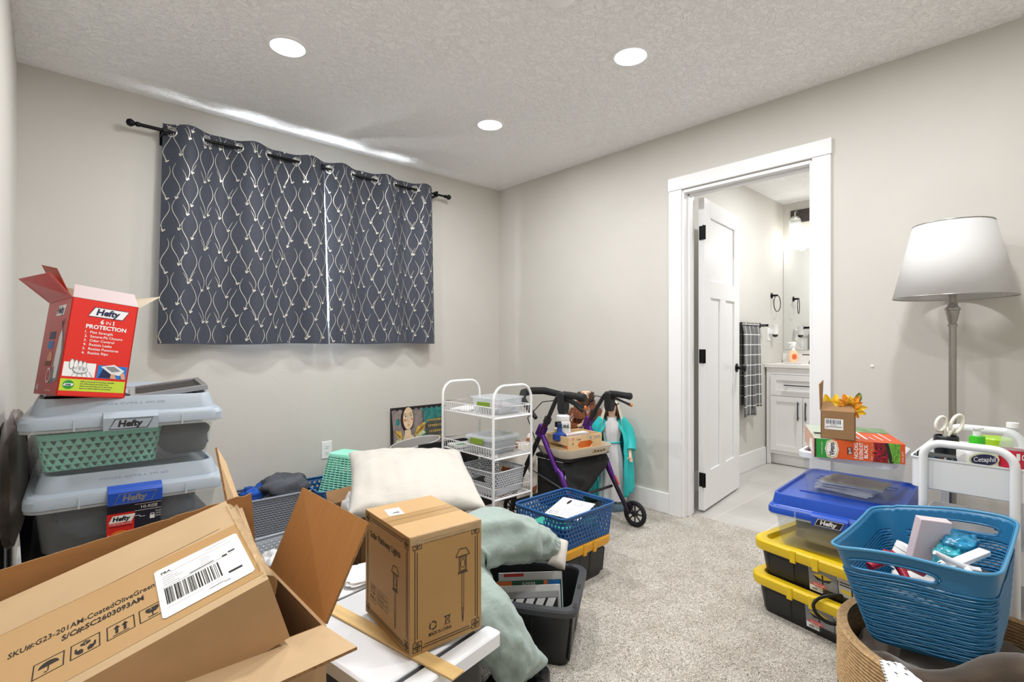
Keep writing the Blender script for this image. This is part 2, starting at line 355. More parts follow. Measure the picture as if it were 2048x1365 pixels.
for x, s in ((.36, -1), (2.31, 1)):
    b = B(); ay = Matrix.Rotation(s*PI/2, 3, 'Y')
    b.lathe([(.0005, -.004), (.012, -.004), (.013, .01), (.008, .014), (.012, .02), (.019, .03), (.02, .038), (.015, .05), (.0005, .055)], 18, ax=ay, c=(x, RY, RZ)); b.obj('finial', M_BLACK, t, smooth=50)
for x in (.475, 1.335, 2.225):
    b = B(); b.b2((x-.012, RY-.004, RZ-.02), (x+.012, YB, RZ-.01)); b.b2((x-.014, YB-.006, RZ-.06), (x+.014, YB, RZ+.03)); b.b2((x-.01, RY-.016, RZ-.016), (x+.01, RY-.011, RZ+.02)); b.b2((x-.01, RY+.011, RZ-.016), (x+.01, RY+.016, RZ+.02)); b.b2((x-.01, RY-.016, RZ-.02), (x+.01, RY+.016, RZ-.0105))
    b.obj('bracket', M_BLACK, t)
M_CURT = mat('charcoal curtain cloth', '#3a3f4d', .62, var=.05, vscale=2.5, bump=.08, bscale=400, bdist=.001, sheen=.15)
M_VINE = mat('silver foil print', '#d9d6cc', .35, metal=.25)
M_GROM = mat('brushed nickel', '#c9c9c6', .28, metal=.9)
def curtain(x0, x1, g1, sp, bx0, bx1, label, seed):
    rg = random.Random(seed); zt, zb = 2.292, 1.093; Wd = x1-x0
    t = thing('vine_print_curtain', label, 'curtain', (0, 0, 0), group='curtain panels on the black rod')
    def S(u, v):
        x = x0+Wd*u; ph = PI*(x-g1)/sp
        A = .032*(1-.05*v)
        xx = (x0+(bx0-x0)*v)*(1-u)+(x1+(bx1-x1)*v)*u + .006*v*math.sin(ph*.7+seed)
        y = RY - A*math.sin(ph + .5*v*math.sin(u*5+seed)) - .012*v + .006*v*noise.noise(Vector((u*6, v*4, seed)))
        z = zt+(zb-zt)*v + .004*math.sin(ph)*v*0 + .003*v*math.sin(u*9+seed)
        # header softly sags between the rings
        z -= (1-v)**6*.010*(.5-.5*math.cos(2*ph))*(-1)
        return Vector((xx, y, z))
    def Nn(u, v):
        e = .002; a = S(u+e, v)-S(u-e, v); c = S(u, v+e)-S(u, v-e); n = a.cross(c); n.normalize(); return -n if n.y > 0 else n
    gs = [g1+sp*k for k in range(6) if g1+sp*k < x1-.01]
    b = B(); nu, nv = 132, 48; V = [S(i/nu, j/nv) for j in range(nv+1) for i in range(nu+1)]; F = []
    for j in range(nv):
        for i in range(nu):
            q = (j*(nu+1)+i, j*(nu+1)+i+1, (j+1)*(nu+1)+i+1, (j+1)*(nu+1)+i)
            ce = (V[q[0]]+V[q[2]])/2
            if any((ce-Vector((g, RY, RZ))).length < .021 for g in gs) and j < 6: continue
            F.append(q)
    b.add(V, F, 0)
    # printed vines with berries, drawn along the cloth
    def rib(pts, w):
        L_, R_ = [], []
        for k, (s, z) in enumerate(pts):
            a = pts[max(k-1, 0)]; c = pts[min(k+1, len(pts)-1)]
            d = Vector((c[0]-a[0], c[1]-a[1])); d.normalize(); ww = w*(.35+.65*math.sin(PI*(k+.3)/(len(pts)-.4)))
            for sg, O in ((1, L_), (-1, R_)):
                uu, vv = (s-d.y*ww*sg)/Wd, (z+d.x*ww*sg)
                uu = min(max(uu, 0), 1); vv = min(max(vv/(zt-zb), .0), .995)
                O.append(S(uu, vv)+Nn(min(max(uu, .01), .99), min(max(vv, .01), .99))*.0022)
        n = len(pts); b.add(L_+R_, [(k, k+1, n+k+1, n+k) for k in range(n-1)], 1)
    def dot(s, z, r):
        if not (.0 < s < Wd and .0 < z < zt-zb-.004): return
        c = [((s+r*math.cos(q))/Wd, (z+r*math.sin(q))/(zt-zb)) for q in [2*PI*k/8 for k in range(8)]]
        b.add([S(min(max(u, 0), 1), min(max(v, 0), .997))+Nn(min(max(u, .01), .99), min(max(v, .01), .99))*.003 for u, v in c], [tuple(range(8))], 1)
    col = 0; s0 = .02
    while s0 < Wd-.01:
        ph = (col % 2)*PI + rg.uniform(-.3, .3); per = .2; amp = .016
        z = -rg.uniform(0, .2)
        while z < zt-zb:
            ln = per*rg.uniform(.78, .98); pts = []
            for k in range(13):
                zz = z+ln*k/12
                if 0 <= zz <= zt-zb-.003: pts.append((s0+amp*math.sin(2*PI*zz/per+ph), zz))
            if len(pts) > 3: rib(pts, .0014)
            ze = z+ln; se = s0+amp*math.sin(2*PI*ze/per+ph)
            dot(se, ze, .0055); dot(se+.007, ze-.005, .004); dot(se-.004, ze-.008, .003)
            tw = []
            for k in range(7):
                zz = ze-.055*k/6
                if 0 <= zz <= zt-zb-.003: tw.append((se+(.022*(k/6)**1.4)*(1 if col % 2 else -1), zz))
            if len(tw) > 3: rib(tw[::-1], .0011)
            z += per*1.0 if rg.random() < .6 else per*.98
        s0 += .0415; col += 1
    b.obj('cloth', [M_CURT, M_VINE], t, smooth=80)
    for g in gs:
        sl = PI/sp*.032*(1 if round((g-g1)/sp) % 2 else -1)
        d = Vector((1, sl, 0)).normalized(); bb = B()
        bb.tube([Vector((g, RY, RZ))+d*math.cos(q)*.0235+Vector((0, 0, math.sin(q)*.0235)) for q in [2*PI*k/24 for k in range(24)]], .0055, 8, closed=True)
        bb.obj('grommet_ring', M_GROM, t, smooth=60)
curtain(.468, 1.345, .506, .166, .437, 1.374, 'wider of the two charcoal vine print curtain panels, nearer the red box', 1)
curtain(1.352, 2.178, 1.384, .163, 1.378, 2.203, 'narrower of the two charcoal vine print curtain panels, nearer the room corner', 2)
# outlet
t = thing('wall_outlet', 'white duplex outlet on the wall behind the mint basket', 'outlet', (1.397, YB, .375))
b = B(); b.b2((-.036, -.006, -.058), (.036, 0, .058)); b.obj('cover_plate', M_VINYL, t, bevel=.003)
for z in (.02, -.02):
    b = B(); b.add([(.017*math.cos(q), -.0075, z+.0145*math.sin(q)) for q in [2*PI*k/16 for k in range(16)]]+[(.017*math.cos(q), -.006, z+.0145*math.sin(q)) for q in [2*PI*k/16 for k in range(16)]], [tuple(range(16))]+[(k, (k+1) % 16, 16+(k+1) % 16, 16+k) for k in range(16)], 0)
    for x in (-.007, .007): b.b2((x-.0012, -.008, z-.001), (x+.0012, -.0074, z+.008), 1)
    b.b2((-.002, -.008, z-.009), (.002, -.0074, z-.005), 1)
    b.obj('socket', [M_VINYL, M_BLACK], t)
# ------------------------------------------------------------------ bathroom fittings
M_CAB = mat('white cabinet paint', '#ecebea', .35); M_DARK = mat('dark gap', '#2a2a2c', .8)
M_HAND = mat('graphite pull', '#5a5a5c', .35, metal=.7)
VX, VY0, VY1 = 4.83, 1.21, 1.815
v = thing('vanity_cabinet', 'white shaker vanity cabinet in the bathroom seen through the doorway', 'cabinet', (VX, VY0, 0)); VW = VY1-VY0
b = B(); b.b2((.018, 0, .1), (.445, VW, .872)); b.b2((0, VW-.035, 0), (.018, VW, .872)); b.b2((0, 0, 0), (.018, .035, .872)); b.b2((.0, .035, .1), (.018, VW-.035, .125)); b.b2((0, .035, .812), (.018, VW-.035, .872)); b.b2((.05, 0, 0), (.445, VW, .1))
b.obj('carcass', M_CAB, v, bevel=.001)
def shaker(name, y0, y1, z0, z1, par):
    b = B(); b.b2((-.002, y0, z0), (.012, y1, z1)); s = .05
    for a, c in (((-.012, y0, z0), (-.002, y0+s, z1)), ((-.012, y1-s, z0), (-.002, y1, z1)), ((-.012, y0+s, z0), (-.002, y1-s, z0+s)), ((-.012, y0+s, z1-s), (-.002, y1-s, z1))): b.b2(a, c)
    return b.obj(name, M_CAB, par, bevel=.0015)
def pull(a, c, par):
    b = B(); a, c = Vector(a), Vector(c); d = (c-a).normalized(); b.box((a+c)/2, [max(abs(q), .009) for q in (c-a)]);
    for p in (a+d*.02, c-d*.02): b.box(p+Vector((.014, 0, 0)), (.028, .008, .008))
    b.obj('handle', M_HAND, par)
o = shaker('drawer', .038, VW-.038, .622, .808, v); pull((-.038, .16, .72), (-.038, VW-.16, .72), o)
o = shaker('door', VW/2+.0015, VW-.038, .128, .618, v); pull((-.038, VW/2+.03, .42), (-.038, VW/2+.03, .58), o)
o = shaker('door', .038, VW/2-.0015, .128, .618, v); pull((-.038, VW/2-.03, .42), (-.038, VW/2-.03, .58), o)
M_STONE = mat('speckled white counter', '#eceae6', .25, var=.12, vscale=160)
c = B(); c.b2((VX-.02, VY0-.01, .873), (BX-.002, BY1-.003, .904)); c.b2((BX-.022, VY0-.01, .904), (BX-.002, BY1-.003, .99)); tag(c.obj('countertop', M_STONE, bevel=.002), 'white speckled vanity countertop under the bathroom mirror', 'countertop')
M_MIR = mat('mirror silver', '#f4f6f6', .01, metal=1.)
m_ = thing('mirror', 'frameless bathroom mirror above the vanity', 'mirror', (BX, 0, 0))
B().b2((-.006, 1.0, 1.03), (-.001, 1.822, 1.985)).obj('glass', M_MIR, m_)
B().b2((-.009, 1.64, 1.975), (-.0065, 1.66, 2.0)).obj('clip', mat('clear clip', '#e8e8e8', .2), m_)
f = thing('faucet', 'matte black faucet handle on the vanity countertop', 'faucet', (5.17, 1.545, .904))
b = B(); b.loft([rrect(.05, .05, .012, 0), rrect(.042, .042, .01, .012), rrect(.028, .028, .008, .05), rrect(.03, .03, .008, .075)]); b.obj('body', M_BLACK, f, smooth=40)
b = B(); b.b2((-.008, -.012, .075), (.008, .08, .084)); b.obj('lever', M_BLACK, f, bevel=.002)
sp = thing('soap_bottle', 'orange labelled pump soap bottle on the vanity countertop', 'soap bottle', (5.03, 1.655, .916))
EL = lambda w, d, z, n=20: [Vector((w/2*math.cos(2*PI*k/n), d/2*math.sin(2*PI*k/n), z)) for k in range(n)]
rotz = lambda ring, a: [Matrix.Rotation(a, 3, 'Z') @ p for p in ring]
b = B(); A_ = R(47)
b.loft([rotz(EL(w, d, z), -A_) for w, d, z in ((.07, .04, 0), (.085, .048, .02), (.086, .048, .07), (.06, .04, .1), (.028, .028, .112))]); b.obj('bottle', mat('peach soap', '#f3c9a4', .2), sp, smooth=50)
b = B(); b.loft([rotz(EL(w, .052, z), -A_) for w, z in ((.06, .028), (.068, .04), (.068, .065), (.055, .075))]); b.obj('label', mat('orange soap label', '#e2672c', .4), sp, smooth=50)
b = B(); b.lathe([(.014, .112), (.014, .128), (.006, .13), (.006, .15), (.016, .152), (.016, .16), (.0005, .16)], 14); b.tube([(0, 0, .157), (-.035, .005, .15)], .005, 8); b.obj('pump', M_VINYL, sp, smooth=50)
s2 = thing('spray_bottle', 'white spray bottle behind the orange soap bottle', 'spray bottle', (5.17, 1.70, .904))
b = B(); b.loft([EL(w, w*.7, z) for w, z in ((.07, 0), (.075, .01), (.075, .1), (.03, .135), (.028, .15))]); b.obj('bottle', M_VINYL, s2, smooth=50)
b = B(); b.loft([EL(w, .04, z) for w, z in ((.0765, .03), (.0765, .08))], 0); b.obj('label', mat('pale blue label', '#8fa6c4', .4), s2, smooth=60)
b = B(); b.loft([EL(.036, .036, .15), EL(.036, .036, .165), EL(.03, .05, .19), EL(.02, .03, .2)]); b.tube([(0, 0, .185), (-.05, .03, .19)], .008, 8); b.tube([(-.02, .01, .18), (-.03, .02, .145)], .004, 6); b.obj('trigger', M_VINYL, s2, smooth=50)
tag(B().loft([rrect(.13, .1, .02, .905, c=(5.03, 1.655)), rrect(.15, .12, .02, .915, c=(5.03, 1.655))]).obj('soap_dish', M_VINYL), 'white soap dish under the orange soap bottle', 'dish')
# towel ring, towel bar, night light
AXY = Matrix.Rotation(PI/2, 3, 'X')
t = thing('towel_ring', 'black towel ring on the bathroom wall beside the mirror', 'towel ring', (4.99, BY1, 1.535))
b = B(); b.lathe([(.0005, 0), (.026, 0), (.026, .006), (.01, .012), (.009, .055), (.0005, .056)], 18, ax=AXY); b.obj('post', M_BLACK, t, smooth=40)
b = B(); b.tube([(.0+.075*math.sin(q)*.75, -.05-.075*math.sin(q)*.12, -.075+.075*math.cos(q)) for q in [2*PI*k/28 for k in range(28)]], .0035, 8, closed=True); b.obj('ring', M_BLACK, t, smooth=60)
t = thing('towel_bar', 'black towel bar on the bathroom wall carrying the checked towel', 'towel bar', (0, BY1, 1.25))
b = B(); b.tube([(4.13, -.062, 0), (4.72, -.062, 0)], .008, 10); b.obj('bar', M_BLACK, t, smooth=50)
for x in (4.14, 4.71):
    b = B(); b.lathe([(.0005, 0), (.024, 0), (.024, .006), (.012, .012), (.011, .075), (.0005, .076)], 16, ax=AXY, c=(x, 0, 0)); b.obj('post', M_BLACK, t, smooth=40)
def check(key, dark, light, bw, bh, loc=(0, 0, 0)):
    m = mat(key, dark, .95, sheen=.3); nt = m.node_tree; N = nt.nodes; L = nt.links; bs = N['Principled BSDF']; tc = N.new('ShaderNodeTexCoord')
    sx = N.new('ShaderNodeSeparateXYZ'); cx = N.new('ShaderNodeCombineXYZ'); br = N.new('ShaderNodeTexBrick'); br.offset = 0
    br.inputs['Scale'].default_value = 1; br.inputs['Brick Width'].default_value = bw; br.inputs['Row Height'].default_value = bh; br.inputs['Mortar Size'].default_value = .0035
    br.inputs['Color1'].default_value = lin(dark); br.inputs['Color2'].default_value = lin(dark); br.inputs['Mortar'].default_value = lin(light)
    L.new(tc.outputs['Object'], sx.inputs[0]); L.new(sx.outputs[0], cx.inputs[0]); L.new(sx.outputs[2], cx.inputs[1]); L.new(cx.outputs[0], br.inputs['Vector'])
    n = N.new('ShaderNodeTexNoise'); n.inputs['Scale'].default_value = 300; bp = N.new('ShaderNodeBump'); bp.inputs['Strength'].default_value = .5; bp.inputs['Distance'].default_value = .003
    L.new(tc.outputs['Object'], n.inputs['Vector']); L.new(n.outputs[0], bp.inputs['Height']); L.new(bp.outputs[0], bs.inputs['Normal'])
    L.new(br.outputs[0], bs.inputs['Base Color']); return m
M_TOW = check('charcoal checked towel', '#5b5b5d', '#e6e6e4', .085, .085)
t = thing('bath_towel', 'charcoal towel with white grid lines hanging behind the bathroom door', 'towel', (0, BY1-.062, 1.25))
for x0, x1, zb, dy, nm in ((4.19, 4.40, -.77, -.018, 'front_fold'), (4.36, 4.53, -.70, -.012, 'side_fold'), (4.17, 4.30, -.68, .03, 'back_fold')):
    def g(u, v, x0=x0, x1=x1, zb=zb, dy=dy):
        x = x0+(x1-x0)*u+.02*v*(u-.5)
        y = dy*min(1, v*12)+.012*math.sin(u*7+x0)*v + (.006 if dy < 0 else 0)*math.sin(u*3)
        z = .0095-.0095*min(1, v*20)+zb*v
        return Vector((x, y, z))
    b = B(); b.grid(g, 16, 20); b.obj(nm, M_TOW, t, smooth=80, solid=.006, soff=0)
b = B(); b.tube([(4.18, 0, .004), (4.52, 0, .004)], .0135, 10); b.obj('top_fold', M_TOW, t, smooth=60)
t = thing('night_light', 'white plug in night light on the bathroom wall below the towel ring', 'night light', (4.92, BY1, 1.2))
b = B(); b.b2((-.036, -.006, -.085), (.036, 0, .03)); b.obj('cover_plate', M_VINYL, t, bevel=.003)
b = B(); b.lathe([(.0005, -.03), (.022, -.03), (.026, .0), (.026, .05), (.03, .055), (.03, .062), (.0005, .062)], 16, c=(.02, -.05, .0)); b.box((.0, -.02, .0), (.03, .03, .04)); b.obj('body', M_VINYL, t, smooth=40)
b = B(); b.ball((.02, -.05, -.035), (.024, .024, .02)); b.obj('sensor_dome', mat('dark lens', '#2c2c30', .15), t, smooth=80)
# vanity light
t = thing('vanity_light', 'dark plate wall light with clear jar shade above the bathroom mirror', 'wall light', (BX, 1.49, 2.3))
b = B(); b.b2((-.022, -.27, -.06), (0, .265, .06)); b.obj('back_plate', mat('dark walnut plate', '#3a3330', .5, var=.2, vscale=5, stretch=(1, 1, 14)), t, bevel=.002)
for y in (.2, 0, -.2):
    b = B(); b.tube([(-.02, y, .03), (-.06, y, .04), (-.1, y, .02), (-.1, y, -.02)], .006, 8); b.lathe([(.0005, -.02), (.03, -.02), (.045, -.035), (.045, -.045), (.0005, -.045)], 18, c=(-.1, y, 0)); b.obj('arm', M_GROM, t, smooth=40)
    b = B(); n = 20; b.loft([[Vector((-.1+r*math.cos(2*PI*k/n), y+r*math.sin(2*PI*k/n), z)) for k in range(n)] for r, z in ((.044, -.04), (.052, -.06), (.052, -.22), (.046, -.22), (.046, -.06))], 0, False, False); b.obj('jar_shade', mat('clear jar glass', '#f4f8f8', .05, alpha=.2), t, smooth=60)
    b = B(); b.ball((-.1, y, -.12), (.028, .028, .04)); b.obj('bulb', mat('lit bulb', '#fff6e6', .4, emit=5.), t, smooth=80)
    la = bpy.data.lights.new('lamp', 'POINT'); la.energy = 1.0; la.shadow_soft_size = .05; la.color = (1, .975, .94); lo = bpy.data.objects.new('lamp', la); COL.objects.link(lo); lo.parent = t; lo.location = (-.1, y, -.27)
t = thing('recessed_light', 'lit round recessed light in the bathroom ceiling, out of the frame', 'ceiling light', (4.2, 1.0, ZC), group='recessed ceiling lights')
B().lathe([(.0005, -.006), (.086, -.006), (.088, 0), (.0005, 0)], 30).obj('lens', M_LENS, t)
la = bpy.data.lights.new('lamp', 'AREA'); la.shape = 'DISK'; la.size = .14; la.energy = BATH_W; la.color = (.985, .99, 1.); lo = bpy.data.objects.new('lamp', la); COL.objects.link(lo); lo.parent = t; lo.location = (0, 0, -.012)
# ------------------------------------------------------------------ cardboard, plastics
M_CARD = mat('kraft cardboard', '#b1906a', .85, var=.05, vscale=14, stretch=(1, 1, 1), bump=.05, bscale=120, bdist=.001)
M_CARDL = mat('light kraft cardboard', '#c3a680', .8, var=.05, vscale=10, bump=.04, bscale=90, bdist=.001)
M_CARDI = mat('inner kraft cardboard', '#9f7040', .85, var=.07, vscale=9, stretch=(1, 1, 6))
M_EDGE = mat('corrugated edge', '#8f6a42', .95, var=.35, vscale=220)
M_TAPE = mat('clear packing tape', '#c79a62', .12, alpha=.45)
M_INK = mat('black print', '#26221f', .7); M_WHT = mat('white paper', '#f3f3f3', .6); M_GREY = mat('grey print', '#8b8b8e', .7)
M_CLEAR = mat('clear storage plastic', '#dfe6ea', .18, alpha=.1)
M_CLRIM = mat('clear plastic rim', '#e3e8ec', .2, alpha=.4)
M_GLID = mat('silver grey lid plastic', '#a3aeb9', .35)
M_BLID = mat('blue lid plastic', '#1f50b8', .3)
M_NAVY = mat('navy print', '#1b2450', .5); M_RED = mat('red print', '#d8231f', .45); M_LOGOG = mat('grey logo plastic', '#8b8d90', .3, metal=.3)
def logo(d, cx, cy, w, h, mi_b, mi_f, mi_t, l=1):
    """slanted badge with a border and the word"""
    s = .22*h
    q = lambda e: [(cx-w/2-s+e, cy-h/2+e), (cx+w/2-s-e, cy-h/2+e), (cx+w/2+s-e, cy+h/2-e), (cx-w/2+s+e, cy+h/2-e)]
    d.poly(q(0), mi_b, l); d.poly(q(.06*h), mi_f, l+1); d.text('Hefty', cx-.1*h, cy-.25*h, .6*h, mi_t, l+2, al='c', bold=.045, shear=.18, maxw=w*.9)
def hefty_bin(label, loc, rot, W_, D_, H_, lid, latch, logoc, group='clear latch lid storage bins', ins=1.):
    t = thing('storage_bin', label, 'storage bin', loc, rot=rot, group=group)
    hz = H_*.62
    b = B(); o_ = [rrect(W_-.10, D_-.10, .03, 0), rrect(W_-.075, D_-.075, .035, .012), rrect(W_-.045, D_-.045, .035, hz)]
    i_ = [rrect(W_-.05, D_-.05, .032, hz), rrect(W_-.082, D_-.082, .03, .015), rrect(W_-.1, D_-.1, .028, .004)]
    b.loft(o_+i_, 0, True, True); b.obj('body', M_CLEAR, t, smooth=40)
    b = B(); b.loft([rrect(W_-.046, D_-.046, .035, hz-.004), rrect(W_-.004, D_-.004, .04, hz-.004), rrect(W_-.004, D_-.004, .04, hz+.03), rrect(W_-.012, D_-.012, .04, hz+.03), rrect(W_-.012, D_-.012, .04, hz+.004), rrect(W_-.046, D_-.046, .035, hz+.004)], 0, False, False)
    for sx in (-.26, .26): b.box((W_*sx*1.0, -D_/2-.001, hz+.012), (.004, .004, .03))
    b.obj('body_rim', M_CLRIM, t, smooth=40)
    z0 = H_-.062
    b = B(); b.loft([rrect(W_-.008, D_-.008, .04, z0-.014), rrect(W_, D_, .04, z0-.014), rrect(W_, D_, .04, z0+.006), rrect(W_-.012, D_-.012, .04, z0+.016), rrect(W_-.04*ins, D_-.04*ins, .04, z0+.021), rrect(W_-.06*ins, D_-.06*ins, .04, H_-.006), rrect(W_-.066*ins, D_-.066*ins, .04, H_), rrect(W_-.066*ins-.014, D_-.066*ins-.014, .035, H_), rrect(W_-.066*ins-.024, D_-.066*ins-.024, .03, H_-.011)], 0, True, True)
    for y in (-.22, .22, .3): b.box((0, D_*y, H_-.0095), (W_-.16, .006, .004))
    b.obj('lid', lid, t, smooth=35)
    b = B(); lw = W_*.265
    pr_ = [(-D_/2-.010, z0-.025), (-D_/2-.012, z0+.008), (-D_/2-.002, z0+.017), (-D_/2+.02, z0+.0225), (-D_/2+.02, z0-.01), (-D_/2-.002, z0-.016), (-D_/2-.006, z0-.025)]
    b.loft([[Vector((x, y, z)) for y, z in pr_] for x in (-lw/2, lw/2)], 0)
    d = D(b, (0, -D_/2-.0118, z0-.0085), (1, 0, 0), (0, -.06, 1)); logo(d, .0, 0, .084, .028, 2, 1, 2)
    b.obj('latch', [latch]+logoc, t)
    return t
def lid_text(t, W_, D_, H_, m):
    b = B(); d = D(b, (0, -D_/2+.0262, H_-.022), (1, 0, 0), (0, .2, 1)); d.text('STORE EXTRA STUFF', 0, -.006, .012, 0, al='c', bold=.02); b.obj('raised_lettering', m, t)
M_GLID2 = mat('raised grey lettering', '#93a0ad', .3)
LR = (0, R(1.2), R(-2.0))
# a closed dark hamper under the stack, mostly hidden by the big box
t = thing('storage_chest', 'dark storage chest under the stacked clear bins beside the wall', 'storage chest', (.19, 2.06, 0))
b = B(); b.loft([rrect(.42, .58, .03, 0), rrect(.46, .62, .03, .50)]); b.obj('body', mat('dark chest plastic', '#1d2430', .6), t, smooth=40)
b = B(); b.loft([rrect(.47, .63, .03, .50), rrect(.47, .63, .03, .52), rrect(.44, .6, .03, .535)]); b.obj('lid', mat('dark chest lid', '#242424', .5), t, smooth=40)
lower = hefty_bin('clear storage bin with grey lid and blue latch, lower of its stack', (.19, 2.05, .543), LR, .455, .65, .212, M_GLID, M_BLID, [M_BLID, M_LOGOG])
lid_text(lower, .455, .65, .212, M_GLID2)
b = B(); d = D(b, (0, -.65/2+.0215, .0), (1, 0, 0), (0, -.1, 1))
d.rect(-.06, .015, .06, .13, 0, 1); d.rect(-.06, .015, .0, .098, 1, 2); logo(d, -.027, .082, .05, .02, 2, 2, 0, 3); d.text('STORE EXTRA STUFF', -.055, .066, .004, 2, 3, maxw=.05); d.rect(-.055, .06, -.005, .062, 0, 3)
d.line((0, .116), (.06, .116), .0012, 2, 2); d.text('HI-RISE', .014, .103, .009, 2, 2, bold=.01); d.line((0, .098), (.06, .098), .0012, 2, 2); d.frame(.036, .078, .045, .085, .0015, 2, 2); d.rect(.035, .07, .046, .08, 2, 2); d.text('SECURE', .048, .088, .004, 2, 2, maxw=.012); d.text('LATCH', .048, .081, .004, 2, 2, maxw=.012); d.text('LATCH', .048, .074, .004, 2, 2, maxw=.012)
d.pline([(.0, .084), (.012, .084), (.012, .08), (.024, .08)], .0012, 2, 2); d.disc(-.03, .03, .025, .02, 3, 3); d.text('1', -.056, .03, .012, 2, 4)
b.obj('printed_label', [mat('dark navy label', '#14182c', .5), M_RED, M_WHT, mat('orange print', '#e8772a', .5)], lower)
M_INN = mat('dark folded cloth', '#4c5568', .95, var=.25, vscale=12)
def heap(name, label, cat, c, dims, m, seed, rough=.25, parent=None, n=36, sq=.5):
    b = B()
    def g(u, v):
        a = 2*PI*u; t = PI*(v-.5)
        p = Vector((math.copysign(abs(math.cos(a))**sq, math.cos(a))*max(math.cos(t), .001)**sq, math.copysign(abs(math.sin(a))**sq, math.sin(a))*max(math.cos(t), .001)**sq, math.copysign(abs(math.sin(t))**(sq*1.2), math.sin(t))))
        q = 1+rough*(noise.noise(p*2.1+Vector((seed, 0, 0)))+.5*noise.noise(p*4.3+Vector((0, seed, 0))))*(1 if p.z > -.6 else .3)
        return Vector((c[0]+p.x*dims[0]/2*min(q, 1.08), c[1]+p.y*dims[1]/2*min(q, 1.08), c[2]+dims[2]/2+p.z*dims[2]/2*(q if p.z > 0 else 1)))
    b.grid(g, n, n//2); o = b.obj(name, m, parent, smooth=80)
    if not parent: tag(o, label, cat)
    return o
heap('folded_fabric', 'dark blue grey cloth packed inside the lower clear bin of the tall stack', 'fabric', (.19, 2.05, .556), (.33, .54, .095), M_INN, 3, .2)
upper = hefty_bin('clear storage bin with all grey lid holding a mint basket, upper of its stack', (.185, 2.052, .7455), (0, R(1.0), R(-2.6)), .455, .65, .212, M_GLID, M_GLID, [M_GLID, M_DARK])
lid_text(upper, .455, .65, .212, M_GLID2)
M_MINT = mat('mint green plastic', '#8cdcc2', .35)
t = thing('mint_basket', 'mint green woven plastic basket inside the upper clear bin', 'basket', (.122, 1.93, .764), R(-2.6))
basket(t, .27, .28, .098, .012, M_MINT, H_TRI, 52, 5, True, .03, .0025, .012, rimr=.003)
heap('folded_fabric', 'black cloth filling the right end of the upper clear bin', 'fabric', (.322, 1.95, .7600), (.125, .34, .105), mat('black cloth', '#24262c', .95, var=.2, vscale=10), 5, .2)
heap('folded_fabric', 'dark cloth behind the mint basket in the upper clear bin', 'fabric', (.16, 2.2, .766), (.3, .2, .085), MATS['black cloth'], 8, .2)
# red trash bag carton
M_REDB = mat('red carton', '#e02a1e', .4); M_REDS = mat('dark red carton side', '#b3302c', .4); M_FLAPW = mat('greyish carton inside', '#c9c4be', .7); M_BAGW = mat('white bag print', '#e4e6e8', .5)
M_LIME = mat('lime green print', '#c3da3a', .5); M_BLUEP = mat('bright blue print', '#1c78c8', .5); M_GRN = mat('green print', '#2e9a3c', .5); M_ORP = MATS['orange print']
w, d_, h = .146, .207, .257
t = thing('trash_bag_carton', 'open red carton of trash bags tilted on top of the grey lidded bins', 'carton', (.068, 1.845, .9585), rot=Euler((R(-1.8), R(8.0), R(11.9))))
b = B(); th = .0025
for a, c in (((-w/2, -d_/2, 0), (w/2, -d_/2+th, h)), ((-w/2, d_/2-th, 0), (w/2, d_/2, h)), ((-w/2, -d_/2, 0), (-w/2+th, d_/2, h)), ((w/2-th, -d_/2, 0), (w/2, d_/2, h)), ((-w/2, -d_/2, 0), (w/2, d_/2, th))): b.b2(a, c)
f = D(b, (-w/2, -d_/2, 0), (1, 0, 0), (0, 0, 1))
logo(f, w*.56, h*.88, .078, .027, 2, 3, 2)
f.text('6', w*.45, h*.762, .0115, 3, bold=.03); f.text('IN', w*.535, h*.764, .0085, 3); f.text('1', w*.64, h*.762, .0115, 3, bold=.03); f.text('PROTECTION', w*.555, h*.706, .0105, 3, al='c', bold=.035, maxw=.098)
for i, s in enumerate(('1.  Flex Strength', '2.  Secure-Fit Closure', '3.  Odor Control', '4.  Resists Leaks', '5.  Resists Punctures', '6.  Resists Rips')):
    f.text(s, w*.25, h*(.655-.043*i), .0068, 3, bold=.012)
f.rect(w*.03, h*.2, w*.49, h*.345, 3); f.rect(w*.52, h*.2, w*.97, h*.335, 4)
for k in range(4): f.disc(w*(.14+.06*k), h*(.325-.006*k), .0055, .014, 5, 2); f.disc(w*(.14+.06*k), h*(.325-.006*k), .004, .012, 3, 3)
f.disc(w*.27, h*.27, .016, .011, 5, 2); f.disc(w*.27, h*.272, .0145, .009, 6, 3)
for k in range(5): f.line((w*(.2+.05*k), h*.255), (w*(.16+.075*k), h*.203), .001, 5, 3)
f.poly([(w*.545, h*.205), (w*.62, h*.33), (w*.74, h*.25), (w*.75, h*.205)], 2, 2); f.poly([(w*.56, h*.32), (w*.76, h*.35), (w*.93, h*.29), (w*.86, h*.235), (w*.72, h*.25)], 6, 3); f.poly([(w*.63, h*.32), (w*.76, h*.33), (w*.87, h*.285), (w*.74, h*.27)], 5, 4)
f.poly([(w*.72, h*.2), (w*.82, h*.2), (w*.78, h*.25), (w*.73, h*.25)], 7, 4); f.poly([(w*.9, h*.2), (w*.96, h*.2), (w*.93, h*.27), (w*.87, h*.25)], 7, 4)
f.rect(w*.02, h*.055, w*.97, h*.175, 8); f.disc(w*.14, h*.117, .0115, .0115, 9, 2); logo(f, w*.14, h*.117, .019, .0065, 3, 3, 2, 3)
for i, s in enumerate(('Hefty is committed to advancing sustainable', 'and of life solutions for plastic waste.', 'Check out www.hefty.com to learn more', 'about our latest programs and products.')): f.text(s, w*.3, h*(.15-.023*i), .003, 2, maxw=.092, bold=.02)
g = D(b, (-w/2, d_/2, 0), (0, -1, 0), (0, 0, 1))
